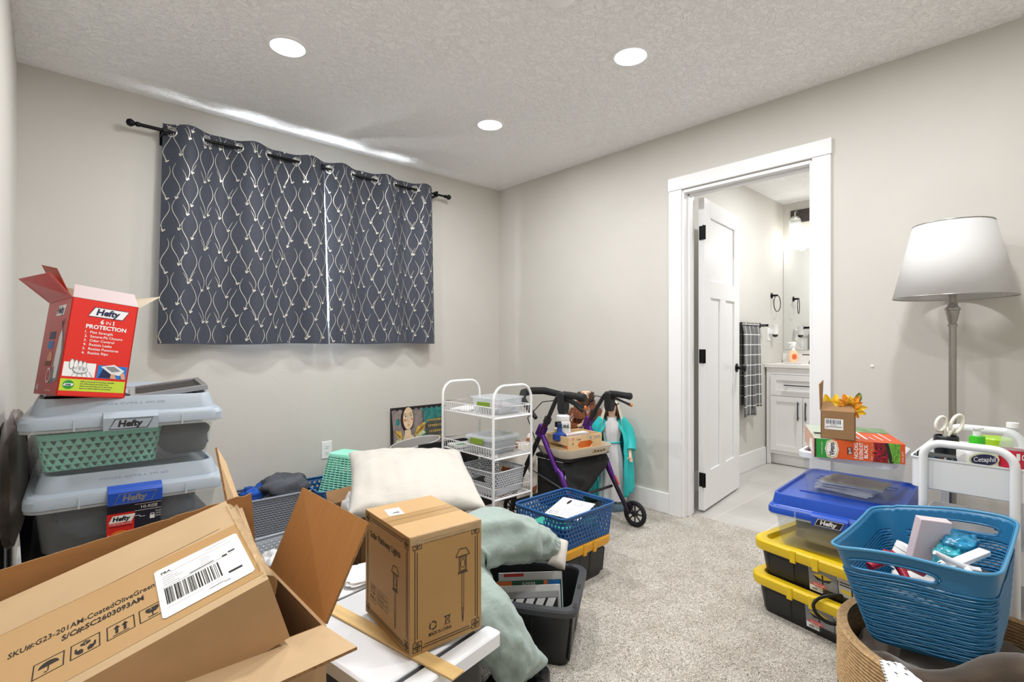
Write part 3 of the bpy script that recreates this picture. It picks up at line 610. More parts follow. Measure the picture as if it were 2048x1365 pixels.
g.rect(0, 0, d_, h, 1); logo(g, d_*.62, h*.88, .07, .03, 3, 3, 2)
g.poly([(d_*.62, h*.1), (d_*.92, h*.16), (d_*.97, h*.45), (d_*.9, h*.62), (d_*.8, h*.69), (d_*.72, h*.62), (d_*.66, h*.4)], 5, 2); g.poly([(d_*.68, h*.16), (d_*.88, h*.18), (d_*.92, h*.44), (d_*.86, h*.6), (d_*.8, h*.67), (d_*.75, h*.6), (d_*.7, h*.4)], 6, 3); g.poly([(d_*.64, h*.12), (d_*.76, h*.16), (d_*.74, h*.3), (d_*.66, h*.26)], 5, 4)
g.pline([(d_*.8, h*.69), (d_*.75, h*.77), (d_*.82, h*.72), (d_*.86, h*.78), (d_*.8, h*.69)], .003, 2, 3)
g.rect(d_*.3, h*.48, d_*.52, h*.56, 4, 2); g.rect(d_*.3, h*.58, d_*.56, h*.66, 2, 2); g.disc(d_*.46, h*.38, .02, .018, 7, 2); g.rect(d_*.3, h*.3, d_*.55, h*.35, 10, 2)
g.disc(d_*.55, h*.2, .02, .02, 3, 5); g.disc(d_*.55, h*.2, .016, .016, 1, 6); g.text('60', d_*.08, h*.05, .016, 3, 2, bold=.02); g.text('LARGE TRASH BAGS', d_*.5, h*.04, .004, 3, 2, maxw=.06)
b.obj('body', [M_REDB, M_REDS, M_NAVY, M_WHT, M_BLUEP, M_GREY, M_BAGW, mat('skin tone print', '#d9a283', .6), M_LIME, M_GRN, mat('brown print', '#7a4a3a', .6)], t)
def flap(par, pts, n, th, mo, mi=None, name='flap', extra=None, edge=None):
    b = B(); b.slab(pts, n, th, 0, 2 if edge else None)
    if extra: extra(b)
    return b.obj(name, [mo, mi or mo, edge or mo], par)
A_ = Vector
p0 = (-w/2, -d_/2, h); p1 = (w/2, -d_/2, h)
def frontflap(b):
    q = D(b, A_((-w/2, -d_/2-.0012, h)), (1, 0, 0), (0, .72, .62)); q.rect(w*.42, .025, w*.55, .033, 2); q.rect(w*.55, .025, w*.62, .033, 4); q.rect(w*.62, .025, w*.76, .033, 3); q.rect(w*.93, .006, w*.955, .02, 2); q.rect(w*.05, .004, w*.08, .008, 2)
b = B(); b.slab([p0, p1, A_(p1)+A_((0, .046, .04)), A_(p0)+A_((.01, .046, .04))], (0, -.6, .8), .0012, 0); frontflap(b); b.obj('flap', [mat('pale lilac flap', '#b9a6a6', .6), M_FLAPW, M_NAVY, M_RED, M_LIME], t)
flap(t, [(-w/2, d_/2, h), (-w/2, -d_/2, h), A_((-w/2, -d_/2, h))+A_((-.05, .012, .055)), A_((-w/2, d_/2, h))+A_((-.075, -.02, .05))], (-.6, 0, -.6), .002, M_REDS)
b = B(); b.slab([(-w/2+.001, 0, h), (-w/2, -d_/2+.01, h), A_((-w/2, -d_/2, h))+A_((-.03, .05, .075)), A_((-w/2, 0, h))+A_((-.05, .0, .085))], (-.9, 0, -.5), .0015, 0); b.obj('flap', [mat('brown photo print', '#9a4a35', .45, var=.5, vscale=14), M_INK], t)
flap(t, [(w/2, -d_/2, h), (w/2, d_/2, h), A_((w/2, d_/2, h))+A_((.05, -.01, .05)), A_((w/2, -d_/2, h))+A_((.055, .02, .045))], (.6, 0, -.6), .002, mat('cream carton inside', '#d9cdb6', .8))
flap(t, [(-w/2, d_/2, h), (w/2*.2, d_/2, h), A_((w/2*.1, d_/2, h))+A_((0, .01, .05)), A_((-w/2, d_/2, h))+A_((.01, .012, .055))], (0, 1, 0), .002, mat('brown carton inside', '#9d8d77', .85))
b = B(); b.grid(lambda u, v: Vector((w/2-.02+.05*u, d_/2*.3-.03+.05*v, h+.015+.05*u*v+.02*noise.noise(Vector((u*4, v*4, 2))))), 8, 8); b.obj('plastic_film', mat('clear film', '#f2f4f6', .05, alpha=.22), t, smooth=80)
# black frame lying on the lid
t = thing('picture_frame', 'black picture frame lying on the grey bin lid beside the red carton', 'picture frame', (.295, 1.985, .949), rot=Euler((R(1.), R(-7), R(-6))))
b = B()
for a, c in (((-.1, -.15, 0), (.1, -.135, .016)), ((-.1, .135, 0), (.1, .15, .016)), ((-.1, -.135, 0), (-.085, .135, .016)), ((.085, -.135, 0), (.1, .135, .016))): b.b2(a, c)
b.obj('frame', mat('silver frame', '#a9abad', .3, metal=.6), t, bevel=.002); B().b2((-.085, -.135, .002), (.085, .135, .008)).obj('backing', M_INK, t); 
t2 = thing('folder', 'dark flat folder under the red carton on the grey bin lid', 'folder', (.085, 1.96, .949), R(4)); B().b2((-.09, -.12, 0), (.09, .13, .006)).obj('cover', M_INK, t2, bevel=.002)
# fleece blanket on a dark hamper behind the stack
t = thing('hamper', 'dark navy hamper against the wall behind the stacked clear bins', 'hamper', (.09, 2.72, 0))
b = B(); b.loft([rrect(.28, .4, .04, 0), rrect(.33, .46, .04, .54)]); b.obj('body', mat('navy hamper', '#1c2a44', .8, bump=.2, bscale=200, bdist=.002), t, smooth=40)
b = B(); b.tube([v + Vector((0, 0, .545)) for v in rrect(.33, .46, .04, 0)], .01, 8, closed=True); b.obj('rim', M_INK, t, smooth=50)
M_FLEECE = mat('brown fleece', '#54463a', 1., var=.3, vscale=9, bump=.4, bscale=240, bdist=.003, sheen=.8)
b = B()
def g(u, v):
    a = 2*PI*u; ang = a
    r = .19+.02*math.sin(5*a)+.012*math.sin(9*a+1)
    if v < .5: k = v*2; rr = r*k; z = .83-.13*k**3+.03*noise.noise(Vector((math.cos(a)*k*3, math.sin(a)*k*3, 1)))*2
    else: k = (v-.5)*2; rr = r+.02*math.sin(PI*k)+.025*k*math.sin(7*a+2); z = .70-.17*k+.03*math.sin(4*a)*k
    return Vector((.1+max(-.185, rr*math.cos(ang)*.95), 2.69+rr*math.sin(ang)*1.25, z))
b.grid(g, 80, 36)
b.grid(lambda u, v: Vector((-.073+.022*math.cos(2*PI*u)*math.sin(PI*v)**.6, 2.24+.34*math.sin(2*PI*u)*math.sin(PI*v)**.6, .70-.17*math.cos(PI*v)))+Vector((0, .03, .02))*noise.noise(Vector((u*5, v*6, 3)))*2, 28, 18)
tag(b.obj('fleece_blanket', M_FLEECE, smooth=80, solid=.02, soff=0), 'brown fleece blanket heaped in the corner behind the stacked clear bins', 'blanket')
tag(B().loft([rrect(.24, .34, .04, .53, c=(.09, 2.72)), rrect(.24, .34, .04, .62, c=(.09, 2.7)), rrect(.2, .3, .04, .66, c=(.09, 2.7))]).obj('folded_throw', M_FLEECE, smooth=60), 'brown folded throw under the heaped fleece blanket', 'blanket')
# ------------------------------------------------------------------ big open box at the front with a printed box in it
t = thing('shipping_box', 'large open brown shipping box at the front with flaps spread', 'cardboard box', (0, 0, 0))
x0, x1, y0, y1, zr = -.088, .371, .895, 1.262, .60; th = .006
b = B(); b.b2((x0, y0, 0), (x1, y0+th, zr)); b.b2((x0, y1-th, 0), (x1, y1, zr)); b.b2((x0, y0+th, 0), (x0+th, y1-th, zr)); b.b2((x1-th, y0+th, 0), (x1, y1-th, zr)); b.b2((x0+th, y0+th, 0), (x1-th, y1-th, .006)); b.obj('body', [M_CARD], t)
def cflap(pts, n, mo=M_CARD): return flap(t, pts, n, .005, mo, None, 'flap', None, M_EDGE)
cflap([(x1, 1.205, zr), (x1, .90, zr), (.4535, .897, .7636), (.441, 1.2, .769)], (1, 0, -.55), mat('rust kraft cardboard', '#b0793f', .85, var=.04, vscale=12, stretch=(1, 8, 1)))
cflap([(x0+.02, .897, zr+.001), (x1-.004, .897, zr+.001), (x1-.002, .768, .618), (.2, .772, .612), (x0+.02, .77, .61)], (0, 0, -1), M_CARDL)
wv = [(x0+.004+(.345-x0)*k/30, y1+.004, .703+.056*k/30+(.0022*math.sin(k*1.9)+.001*math.sin(k*4.1))*(1 if k > 17 else .12)) for k in range(31)]
cflap([(x0+.004, y1-.003, zr)]+[(x1-.012, y1-.003, zr)]+wv[::-1], (0, 1, 0), M_CARDI)
b = B(); d = D(b, (x0, y1+.0005, zr), (1, 0, 0), (0, .03, 1)); d.text('If you need help', .27, .095, .014, 0, maxw=.17, shear=.0); b.obj('flap_print', mat('pale print', '#d9b98d', .8), t)
# printed inner box, tilted, its right end higher
Wi, Di, Hi = .41, .33, .115
KS = 1.045
rotE = Euler((0, 0, 0)); Mx = Matrix.Rotation(R(-3.1), 3, 'Z') @ Matrix.Rotation(R(7), 3, 'X') @ Matrix.Rotation(R(-17.7), 3, 'Y')
ctr = Vector((0, 0, CAMZ)) + KS*(Vector((.086, 1.032, .5-CAMZ)) + Mx @ Vector((.25-Wi/2, 0, .2-Hi)))
t = thing('printed_box', 'taped kraft box printed with packing symbols and white label, inside the large open box', 'cardboard box', ctr, rot=Mx.to_euler()); t.scale = (KS, KS, KS)
b = B(); b.box((0, 0, Hi/2), (Wi, Di, Hi)); b.m = [4 if k_ != 1 else 0 for k_ in range(6)]  # sides take darker kraft: shade inside the open box put into colour
f = D(b, (Wi/2, -Di/2, Hi), (1, 0, 0), (0, 1, 0))   # origin at the near right corner of the top; u to the right, v away
f.poly([(-Wi, .216), (-.2, .216), (-.03, .226), (-.03, .2275), (-.2, .2175), (-Wi, .2175)], 3, 1)
f.rect(-Wi, .02, -.002, .216, 2, 1)
f.text('SKU#:G23-201AM-CoatedOliveGreen', -.139, .14, .0135, 1, 2, al='r', bold=.012, maxw=.176)
f.text('S/C#:SC2603093AM', -.155, .118, .0135, 1, 2, al='r', bold=.025, maxw=.1)
def icon(cx, k):
    cx /= .7; s = .024; cy = .075/.7; f.frame(cx-s, cy-s, cx+s, cy+s, .002, 1, 2)
    if k == 0:
        f.poly([(cx+.016*math.cos(a), cy+.0+.016*math.sin(a)) for a in [PI*i/10 for i in range(11)]], 1, 2); f.line((cx, cy), (cx, cy-.014), .002, 1, 2); f.pline([(cx, cy-.014), (cx-.003, cy-.017), (cx-.006, cy-.014)], .002, 1, 2)
    if k == 1:
        f.poly([(cx, cy+.004), (cx+.008, cy+.008), (cx+.008, cy+.015), (cx, cy+.019), (cx-.008, cy+.015), (cx-.008, cy+.008)], 1, 2); f.pline([(cx-.008, cy+.014), (cx, cy+.011), (cx+.008, cy+.014)], .001, 0, 3); f.line((cx, cy+.011), (cx, cy+.004), .001, 0, 3)
        for sg in (-1, 1): f.poly([(cx+sg*.017, cy+.004), (cx+sg*.014, cy+.005), (cx+sg*.013, cy-.004), (cx+sg*.007, cy-.002), (cx+sg*.003, cy-.008), (cx+sg*.004, cy-.017), (cx+sg*.011, cy-.017), (cx+sg*.017, cy-.008)][::sg], 1, 2)
    if k == 2:
        for dx in (-.007, .007): f.line((cx+dx, cy-.012), (cx+dx, cy+.008), .005, 1, 2); f.poly([(cx+dx-.006, cy+.006), (cx+dx+.006, cy+.006), (cx+dx, cy+.016)], 1, 2)
        f.line((cx-.014, cy-.017), (cx+.014, cy-.017), .002, 1, 2)
    if k == 3:
        f.poly([(cx-.012, cy+.016), (cx-.012, cy+.006), (cx-.006, cy-.002), (cx+.006, cy-.002), (cx+.012, cy+.006), (cx+.012, cy+.016)], 1, 2); f.line((cx, cy), (cx, cy-.014), .0022, 1, 2); f.line((cx-.009, cy-.015), (cx+.009, cy-.015), .0025, 1, 2); f.pline([(cx-.004, cy+.016), (cx-.001, cy+.009), (cx-.005, cy+.006)], .001, 0, 3)
class Sc:
    def __init__(s, d, k): s.d = d; s.k = k
    def _q(s, p): return [(x*s.k, y*s.k) for x, y in p]
    def poly(s, p, mi, l=1): s.d.poly(s._q(p), mi, l)
    def line(s, a, c, w, mi, l=1): s.d.line(*s._q((a, c)), w*s.k, mi, l)
    def pline(s, p, w, mi, l=1): s.d.pline(s._q(p), w*s.k, mi, l)
    def frame(s, a, c, e, g, w, mi, l=1): s.d.frame(a*s.k, c*s.k, e*s.k, g*s.k, w*s.k, mi, l)
f0 = f; f = Sc(f0, .7)
for k, cx in enumerate((-.267, -.227, -.186, -.147)): icon(cx, k)
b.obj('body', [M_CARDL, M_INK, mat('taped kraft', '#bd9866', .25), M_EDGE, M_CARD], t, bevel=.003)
b = B(); L_ = D(b, (Wi/2, -Di/2, Hi+.0012), (1, 0, 0), (0, 1, 0))
lx0, lx1, ly0, ly1 = -.137, -.010, .038, .182
b.slab([L_.p(x, y, 0) for x, y in ((lx0, ly0+.004), (lx0+.004, ly0), (lx1-.004, ly0), (lx1, ly0+.004), (lx1, ly1-.004), (lx1-.004, ly1), (lx0+.004, ly1), (lx0, ly1-.004))], (0, 0, 1), .0004, 0)
lw = lx1-lx0; lh = ly1-ly0; P_ = lambda u, v: (lx0+lw*u, ly0+lh*v)
L_.text('FBA', *P_(.07, .86), .006, 1, 2, bold=.02); L_.line(P_(.05, .84), P_(.9, .86), .0005, 1, 2); L_.line(P_(.05, .56), P_(.88, .6), .0006, 1, 2)
for k in range(5): L_.line(P_(.07, .79-.045*k), P_(.2+.05*(k % 3), .79-.045*k), .0008, 2, 2); L_.line(P_(.5, .79-.045*k), P_(.6+.03*(k % 2), .79-.045*k), .0007, 2, 2)
L_.line(P_(.36, .6), P_(.64, .62), .002, 1, 2); L_.barcode(*P_(.07, .22), *P_(.68, .54), 1, 2, 7, 64); L_.line(P_(.06, .15), P_(.7, .17), .0005, 2, 2)
L_.rect(*P_(.74, .6), *P_(.8, .63), 1, 2); L_.rect(*P_(.82, .63), *P_(.9, .66), 1, 2); L_.rect(*P_(.74, .2), *P_(.9, .24), 1, 2)
L_.text('X00', *P_(.66, .08), .004, 1, 2); L_.line(P_(.5, .1), P_(.66, .11), .0012, 1, 2); L_.line(P_(.6, .92), P_(.86, .94), .0006, 1, 2)
b.obj('shipping_label', [M_WHT, M_INK, M_GREY], t)
inv = Mx.inverted()
loc_ = lambda p: (inv @ (Vector(p)-ctr))/KS
RAY = lambda px, py, tt: Vector((tt*(.67806+(px-1024)/1011.17*.73502), tt*(.73502-(px-1024)/1011.17*.67806), CAMZ+tt*(682.5-py)/1011.17))
q = [loc_(RAY(*p)) for p in ((434, 895, 1.24), (452, 925, 1.24), (532, 1149, 1.045), (463, 1042, 1.12))]
b = B(); b.slab(q, (q[1]-q[0]).cross(q[3]-q[0]), .005, 0, 2); b.obj('end_flap', [M_CARDL, M_CARD, M_EDGE], t)
b = B(); b.grid(lambda u, v: Vector((Wi/2-.004+.014*math.sin(PI*v)+.002*noise.noise(Vector((u*30, v*3, 0))), -Di/2+.01+Di*.9*u, Hi+.0025-.05*v**1.5+.004*noise.noise(Vector((u*14, v*4, 9))))), 40, 8); b.obj('wrinkled_tape', mat('shiny tape', '#e0c49a', .06, alpha=.45, bump=.6, bscale=60, bdist=.004), t, smooth=80)
# ------------------------------------------------------------------ middle of the room
def wicker(t, w, d, h, tap, mats, name='wall', nu=60, nv=14, rr=.03, hole=None):
    basket(t, w, d, h, tap, mats, hole or HR(.12, .3), nu, nv, True, rr, .004, .014, rimr=.006)
M_GWICK = mat('slate grey woven plastic', '#858b95', .5)
M_GWICK2 = mat('pale grey woven plastic', '#aab0b8', .5)
M_LGR = mat('light grey plastic', '#c5c8ce', .4)
M_BLUEB = mat('royal blue basket plastic', '#1b5590', .35)
t = thing('storage_basket', 'slate grey woven basket on the carpet by the wall, filled with dark clothes', 'basket', (1.0, 3.19, 0), R(-2))
basket(t, .37, .29, .215, .018, M_GWICK, HR(.1, .34), 64, 15, True, .03, .004, .016, rimr=.007)
B().loft([rrect(.325, .245, .03, .004), rrect(.345, .265, .03, .2)], 0, False, False).obj('liner', mat('dark basket inside', '#3c4048', .8), t)
heap('folded_clothes', 'dark grey spotted garment heaped on the slate grey basket', 'clothes', (1.06, 3.19, .10), (.30, .25, .19), mat('dark grey garment', '#4b4d54', .9, var=.25, vscale=7), 2, .35, sq=.7)
heap('blue_garment', 'bright blue garment at the wall end of the slate grey basket', 'clothes', (.925, 3.24, .13), (.17, .16, .115), mat('bright blue cloth', '#1c4fa8', .85, var=.35, vscale=18), 4, .4, sq=.7)
# blue basket with an upturned mint basket
t = thing('storage_basket', 'blue perforated basket by the wall holding the upturned mint basket', 'basket', (1.36, 3.10, 0.0), R(-3))
basket(t, .36, .36, .222, .02, M_BLUEB, H_DIA, 44, 8, True, .03, .003, .014, rimr=.005)
t = thing('mint_basket', 'mint green slotted basket turned upside down in the blue basket by the wall', 'basket', (1.40, 3.10, .155), rot=Euler((R(5), R(4), R(38))))
b = B(); r0 = rrect(.27, .23, .03, 0); r1 = rrect(.21, .17, .03, .24)
fn = lambda u, v: along(r0, u).lerp(along(r1, u), v)
perf(b, fn, 30, 17, HR(.1, .3), False, lambda u, v: 1 if (v > .94 or v < .06) else 0); b.obj('wall', M_MINT, t, solid=.003, merge=True, smooth=40)
b = B(); b.loft([rrect(.21, .17, .03, .2395), rrect(.21, .17, .03, .243)]); b.obj('base', M_MINT, t, smooth=40)
b = B(); b.tube([v for v in r0], .005, 8, closed=True); b.obj('rim', M_MINT, t, smooth=50)
# pale grey basket on the carpet behind the big box flap
t = thing('storage_basket', 'pale grey perforated basket on the carpet behind the big open box', 'basket', (.85, 2.40, 0), R(4))
basket(t, .37, .34, .175, .012, M_GWICK2, HR(.3, .3), 56, 12, True, .03, .003, .014, rimr=.006)
tag(heap('crumpled_paper', '', '', (.79, 2.37, .006), (.22, .24, .16), M_WHT, 11, .35, sq=.7), 'white crumpled paper in the pale grey basket behind the big open box', 'paper')
# open carton with flaps behind the flap
t = thing('open_carton', 'brown carton with spread flaps and a barcode beside the white pillow', 'cardboard box', (1.28, 2.42, 0), R(6))
b = B(); w, d_, h, th = .4, .3, .27, .005
for a, c in (((-w/2, -d_/2, 0), (w/2, -d_/2+th, h)), ((-w/2, d_/2-th, 0), (w/2, d_/2, h)), ((-w/2, -d_/2, 0), (-w/2+th, d_/2, h)), ((w/2-th, -d_/2, 0), (w/2, d_/2, h)), ((-w/2, -d_/2, 0), (w/2, d_/2, th))): b.b2(a, c)
M_CARDD = mat('brown kraft cardboard', '#97724c', .85, var=.05, vscale=8)
b.obj('body', M_CARDD, t)
def cf(pts, n, ex=None):
    b = B(); b.slab(pts, n, .004, 0, 1)
    if ex: ex(b)
    b.obj('flap', [M_CARDD, M_EDGE, M_INK], t)
cf([(-w/2, d_/2, h), (-w/2, -d_/2, h), (-w/2-.14, -d_/2-.01, h+.02), (-w/2-.13, d_/2+.0, h+.04)], (0, 0, -1))
cf([(-w/2, -d_/2, h), (w/2, -d_/2, h), (w/2, -d_/2-.1, h-.06), (-w/2, -d_/2-.1, h-.05)], (0, 0, -1))
def bc(b):
    q = D(b, Vector((-.2+.012, d_/2-.0048, h)), (1, 0, 0), (0, .25, 1)); q.frame(.03, .02, .11, .1, .004, 2, 2); q.barcode(.04, .03, .1, .09, 2, 2, 5, 12); q.poly([(.13, .03), (.15, .03), (.14, .06)], 2, 2)
cf([(w/2, d_/2, h), (-w/2, d_/2, h), (-w/2+.02, d_/2+.06, h+.05), (w/2-.02, d_/2+.06, h+.05)], (0, .5, -1))
def bc2(b):
    q = D(b, Vector((-w/2+.07, -d_/2+.12, h+.0)), (1, -.3, 0), (.1, .3, 1)); q.frame(.0, .012, .06, .07, .003, 2, 2); q.barcode(.008, .02, .052, .062, 2, 2, 5, 10); q.poly([(.072, .015), (.084, .015), (.078, .035)], 2, 2)
cf([(-w/2+.06, -d_/2+.124, h), (-w/2+.19, -d_/2+.085, h), (-w/2+.2, -d_/2+.115, h+.1), (-w/2+.09, -d_/2+.15, h+.1)], (0, 1, 0), bc2)
tag(heap('tissue_paper', '', '', (1.10, 2.30, .25), (.13, .13, .12), mat('white tissue', '#f1f1f2', .8), 21, .5, sq=.8), 'white crumpled tissue sticking out of the brown carton beside the pillow', 'paper')
tag(heap('folded_linens', '', '', (1.28, 2.42, .006), (.36, .26, .30), mat('grey linen', '#8d8a85', .95), 15, .15), 'grey folded linen filling the brown carton under the white pillow', 'linen')
# cream pillow
M_CREAM = mat('cream pillow cloth', '#cbc5bc', .9, bump=.35, bscale=7, bdist=.03, stretch=(1, 2.2, 1), sheen=.2)
def frame_mat(o, ex, ez):
    ex = Vector(ex).normalized(); ez = Vector(ez); ez = (ez-ex*ez.dot(ex)).normalized(); ey = ez.cross(ex)
    m = Matrix((ex, ey, ez)).transposed().to_4x4(); m.translation = Vector(o); return m
TL, TR, RR, BL = Vector((1.10, 2.46, .515)), Vector((1.60, 2.25, .525)), Vector((1.47, 1.70, .36)), Vector((.96, 1.95, .43))
ex = (TR-TL)+(RR-BL); ey = (TL-BL)+(TR-RR); ez = ex.cross(ey)
b = B(); pillow_mesh(b, ex.length/2*1.06, ey.length/2*1.06, .16, .006, 4, 48, 0, .05)
o = b.obj('cream_pillow', M_CREAM, smooth=80, merge=True, sub=1); o.matrix_world = frame_mat((TL+TR+RR+BL)/4, ex, ez)
tag(o, 'cream pillow lying on top of the brown carton', 'pillow')
# sage green body pillow bent over the black tote
M_SAGE = mat('sage green pillow case', '#98a8a1', .85, var=.04, vscale=6, bump=.55, bscale=11, bdist=.03, stretch=(1, 1.6, .6), sheen=.25)
def sage():
    ctl = [(RAY(1112, 1103, 1.99), .06, .045), (RAY(1082, 1088, 1.985), .10, .085), (RAY(1040, 1078, 1.95), .135, .115), (RAY(975, 1078, 1.86), .16, .13), (RAY(915, 1108, 1.78), .18, .14), (RAY(920, 1180, 1.70), .18, .13), (RAY(972, 1238, 1.605), .15, .115), (RAY(1012, 1290, 1.585), .125, .09), (RAY(1030, 1325, 1.60), .11, .075), (RAY(1042, 1352, 1.61), .07, .03)]
    P = [c[0] for c in ctl]; n = len(P)-1
    def cr(k, tt):
        g = lambda i: ctl[min(max(i, 0), n)]
        out = []
        for f_ in (lambda c: c[0], lambda c: Vector((c[1], c[2], 0))):
            a, b_, c_, d_ = (f_(g(k+i)) for i in (-1, 0, 1, 2))
            out.append(.5*((2*b_)+(c_-a)*tt+(2*a-5*b_+4*c_-d_)*tt*tt+(3*b_-a-3*c_+d_)*tt**3))
        return out
    rings = []; m = 72; N_ = 40; prev = None; pts = [cr(min(int(i/m*n), n-1), i/m*n-min(int(i/m*n), n-1)) for i in range(m+1)]
    view = Vector((.3, .55, 0))
    for i, (p, r) in enumerate(pts):
        tg = (pts[min(i+1, m)][0]-pts[max(i-1, 0)][0]).normalized()
        side = tg.cross(Vector((0.678, 0.735, -.35))).normalized(); dep = side.cross(tg).normalized()
        ring = []
        for k in range(N_):
            a = 2*PI*k/N_; ca, sa = math.cos(a), math.sin(a)
            q = side*(r.x*.62*math.copysign(abs(ca)**.8, ca)) + dep*(r.y*1.0*math.copysign(abs(sa)**.8, sa))
            rgt = math.copysign(1, side.dot(Vector((.735, -.678, 0))))
            f_ = i/m
            if f_ > .84: q = q*(1+.75*max(0, ca*rgt)**5*math.exp(-((f_-.955)/.05)**2))
            pp = p+q; crease = noise.noise(Vector((i*.16, a*2.2, 1)))*.012 + abs(noise.noise(Vector((i*.32, a*1.1, 5))))*.02 - (1-abs(noise.noise(Vector((i*.11+a*.8, a*2.6-i*.05, 8)))))**7*.011 + noise.noise(pp*26)*.005
            ring.append(pp+q.normalized()*crease*min(1, r.x*9))
        rings.append(ring)
    b = B(); b.loft(rings); return b
t = thing('body_pillow', 'sage green body pillow bent over the open black tote', 'pillow', (0, 0, 0))
sage().obj('pillow_case', M_SAGE, t, smooth=80, sub=1)
b = B(); p0 = RAY(1116, 1106, 1.985); pillow_mesh(b, .075, .13, .06, .004, 9, 16); M_ = frame_mat(p0, (.735, -.678, -.35), (-.3, -.5, .8)); b.v = [tuple(M_ @ Vector(v)) for v in b.v]; b.obj('insert', M_CREAM, t, smooth=80, merge=True, sub=1)
# totes
M_TOTE = mat('black tote plastic', '#1d1e20', .42); M_TOTE2 = mat('dark grey tote rim', '#3a3c40', .45); M_YEL = mat('yellow lid plastic', '#e8c51c', .35); M_AMB = mat('amber lid plastic', '#e2a31e', .4)
def tote_body(t, w, d, h, ribs=(.25, -.25), rimm=None):
    b = B(); b.loft([rrect(w-.066, d-.066, .03, 0), rrect(w-.055, d-.055, .035, .01), rrect(w-.03, d-.03, .04, h-.03), rrect(w-.03, d-.03, .04, h), rrect(w-.036, d-.036, .04, h), rrect(w-.062, d-.062, .03, .016), rrect(w-.08, d-.08, .03, .006)], 0)
    for x in ribs:
        for s in (-1, 1):
            b.add([Vector((x*w+e, s*(d/2-k_+.004)*1., z)) for e in (-.05, .05) for k_, z in ((.0285, .02), (.0175, h-.03))], [(0, 1, 3, 2)], 0)
            for e in (-.05, .05): b.tube([(x*w+e, s*(d/2-.029), .02), (x*w+e, s*(d/2-.017), h-.035)], .005, 6)
            b.tube([(s*(w/2-.029), x*d*.8, .02), (s*(w/2-.017), x*d*.8, h-.035)], .005, 6)
    b.obj('body', M_TOTE, t, smooth=35)
def yellow_lid(t, w, d, z, m):
    b = B(); b.loft([rrect(w-.03, d-.03, .045, z-.012), rrect(w+.012, d+.012, .05, z-.012), rrect(w+.02, d+.02, .055, z), rrect(w+.02, d+.02, .055, z+.022), rrect(w+.008, d+.008, .05, z+.03), rrect(w-.05, d-.05, .04, z+.03), rrect(w-.065, d-.065, .035, z+.012)], 0)
    b.obj('lid', m, t, smooth=35)
    for s in (-1, 1):
        for x in (-.1, .1):
            b = B(); b.box((x*w*1.0, s*(d/2+.009), z+.004), (.022, .01, .048)); b.obj('latch', m, t, bevel=.003)
def lowtote(label, loc, rz, w, d, h, lidm, lb=False, group='black low totes with bright lids'):
    t = thing('lidded_tote', label, 'tote', loc, rz, group); tote_body(t, w, d, h); yellow_lid(t, w, d, h, lidm)
    return t
lowtote('black tote with amber lid under the blue basket of papers', (1.815, 1.60, 0), R(0), .35, .288, .165, M_AMB)
t = thing('storage_basket', 'blue woven plastic basket of papers on the amber lidded tote', 'basket', (1.815, 1.595, .196), 0)
def hh(u, v):
    uu = u % 1
    return 1 if (v > .9) else 0
basket(t, .372, .31, .146, .014, M_BLUEB, H_TRI, 64, 7, True, .03, .0025, .012, rimr=.0055, holes=lambda u, v: 2 if (v > .66 and v < .93 and (abs((u % 1)-.385) < .045 or abs((u % 1)-.885) < .045)) else 0)
M_DGRN = mat('dark green booklet', '#1f6a52', .5); M_TEALP = mat('teal folder', '#3aa58c', .5)
def paper(name, label, c, w, d, rz, m, pr=None, th=.002, tilt=(0, 0), cat='paper', curl=0., par=None):
    b = B()
    if curl: b.grid(lambda u, v: Vector(((u-.5)*w, (v-.5)*d, curl*((u-.5)**2*4+.5*math.sin(v*5)))), 12, 8, 0)
    else: b.b2((-w/2, -d/2, 0), (w/2, d/2, th))
    if pr: pr(D(b, (-w/2, -d/2, th), (1, 0, 0), (0, 1, 0)), w, d)
    o = b.obj(name, [m, M_INK, M_GREY, M_GRN, M_BLUEP], par, c, (R(tilt[0]), R(tilt[1]), rz), solid=.001 if curl else 0)
    return tag(o, label, cat)
def lines(d, w, h, n=14, a=.08, mi=2, seed=1):
    rg = random.Random(seed)
    for k in range(n): y = h*(.92-.84*k/n); d.line((w*a, y), (w*rg.uniform(.5, .92), y), .0024, mi, 1)
paper('folder', 'teal green folder lying in the blue basket of papers', (1.81, 1.60, .262), .26, .2, R(10), M_TEALP, cat='folder', tilt=(0, 3))
paper('booklet', 'dark green booklet with white lettering in the blue basket of papers', (1.82, 1.56, .275), .2, .15, R(-40), M_DGRN, lambda d, w, h: [d.text('GUIDE', w*.1, h*.1, .02, 0, 1), lines(d, w, h, 5)], cat='booklet', tilt=(2, 3))
o = paper('flyer', 'white printed flyer on top of the papers in the blue basket', (1.86, 1.60, .302), .22, .17, R(18), M_WHT, lambda d, w, h: [lines(d, w*.6, h, 12, .1), d.frame(w*.06, h*.7, w*.2, h*.92, .004, 2), d.disc(w*.8, h*.7, .03, .008, 1, 1), d.disc(w*.78, h*.4, .02, .02, 2, 1), d.disc(w*.78, h*.4, .017, .017, 0, 2), d.rect(w*.1, h*.02, w*.35, h*.05, 1)], tilt=(3, -4))
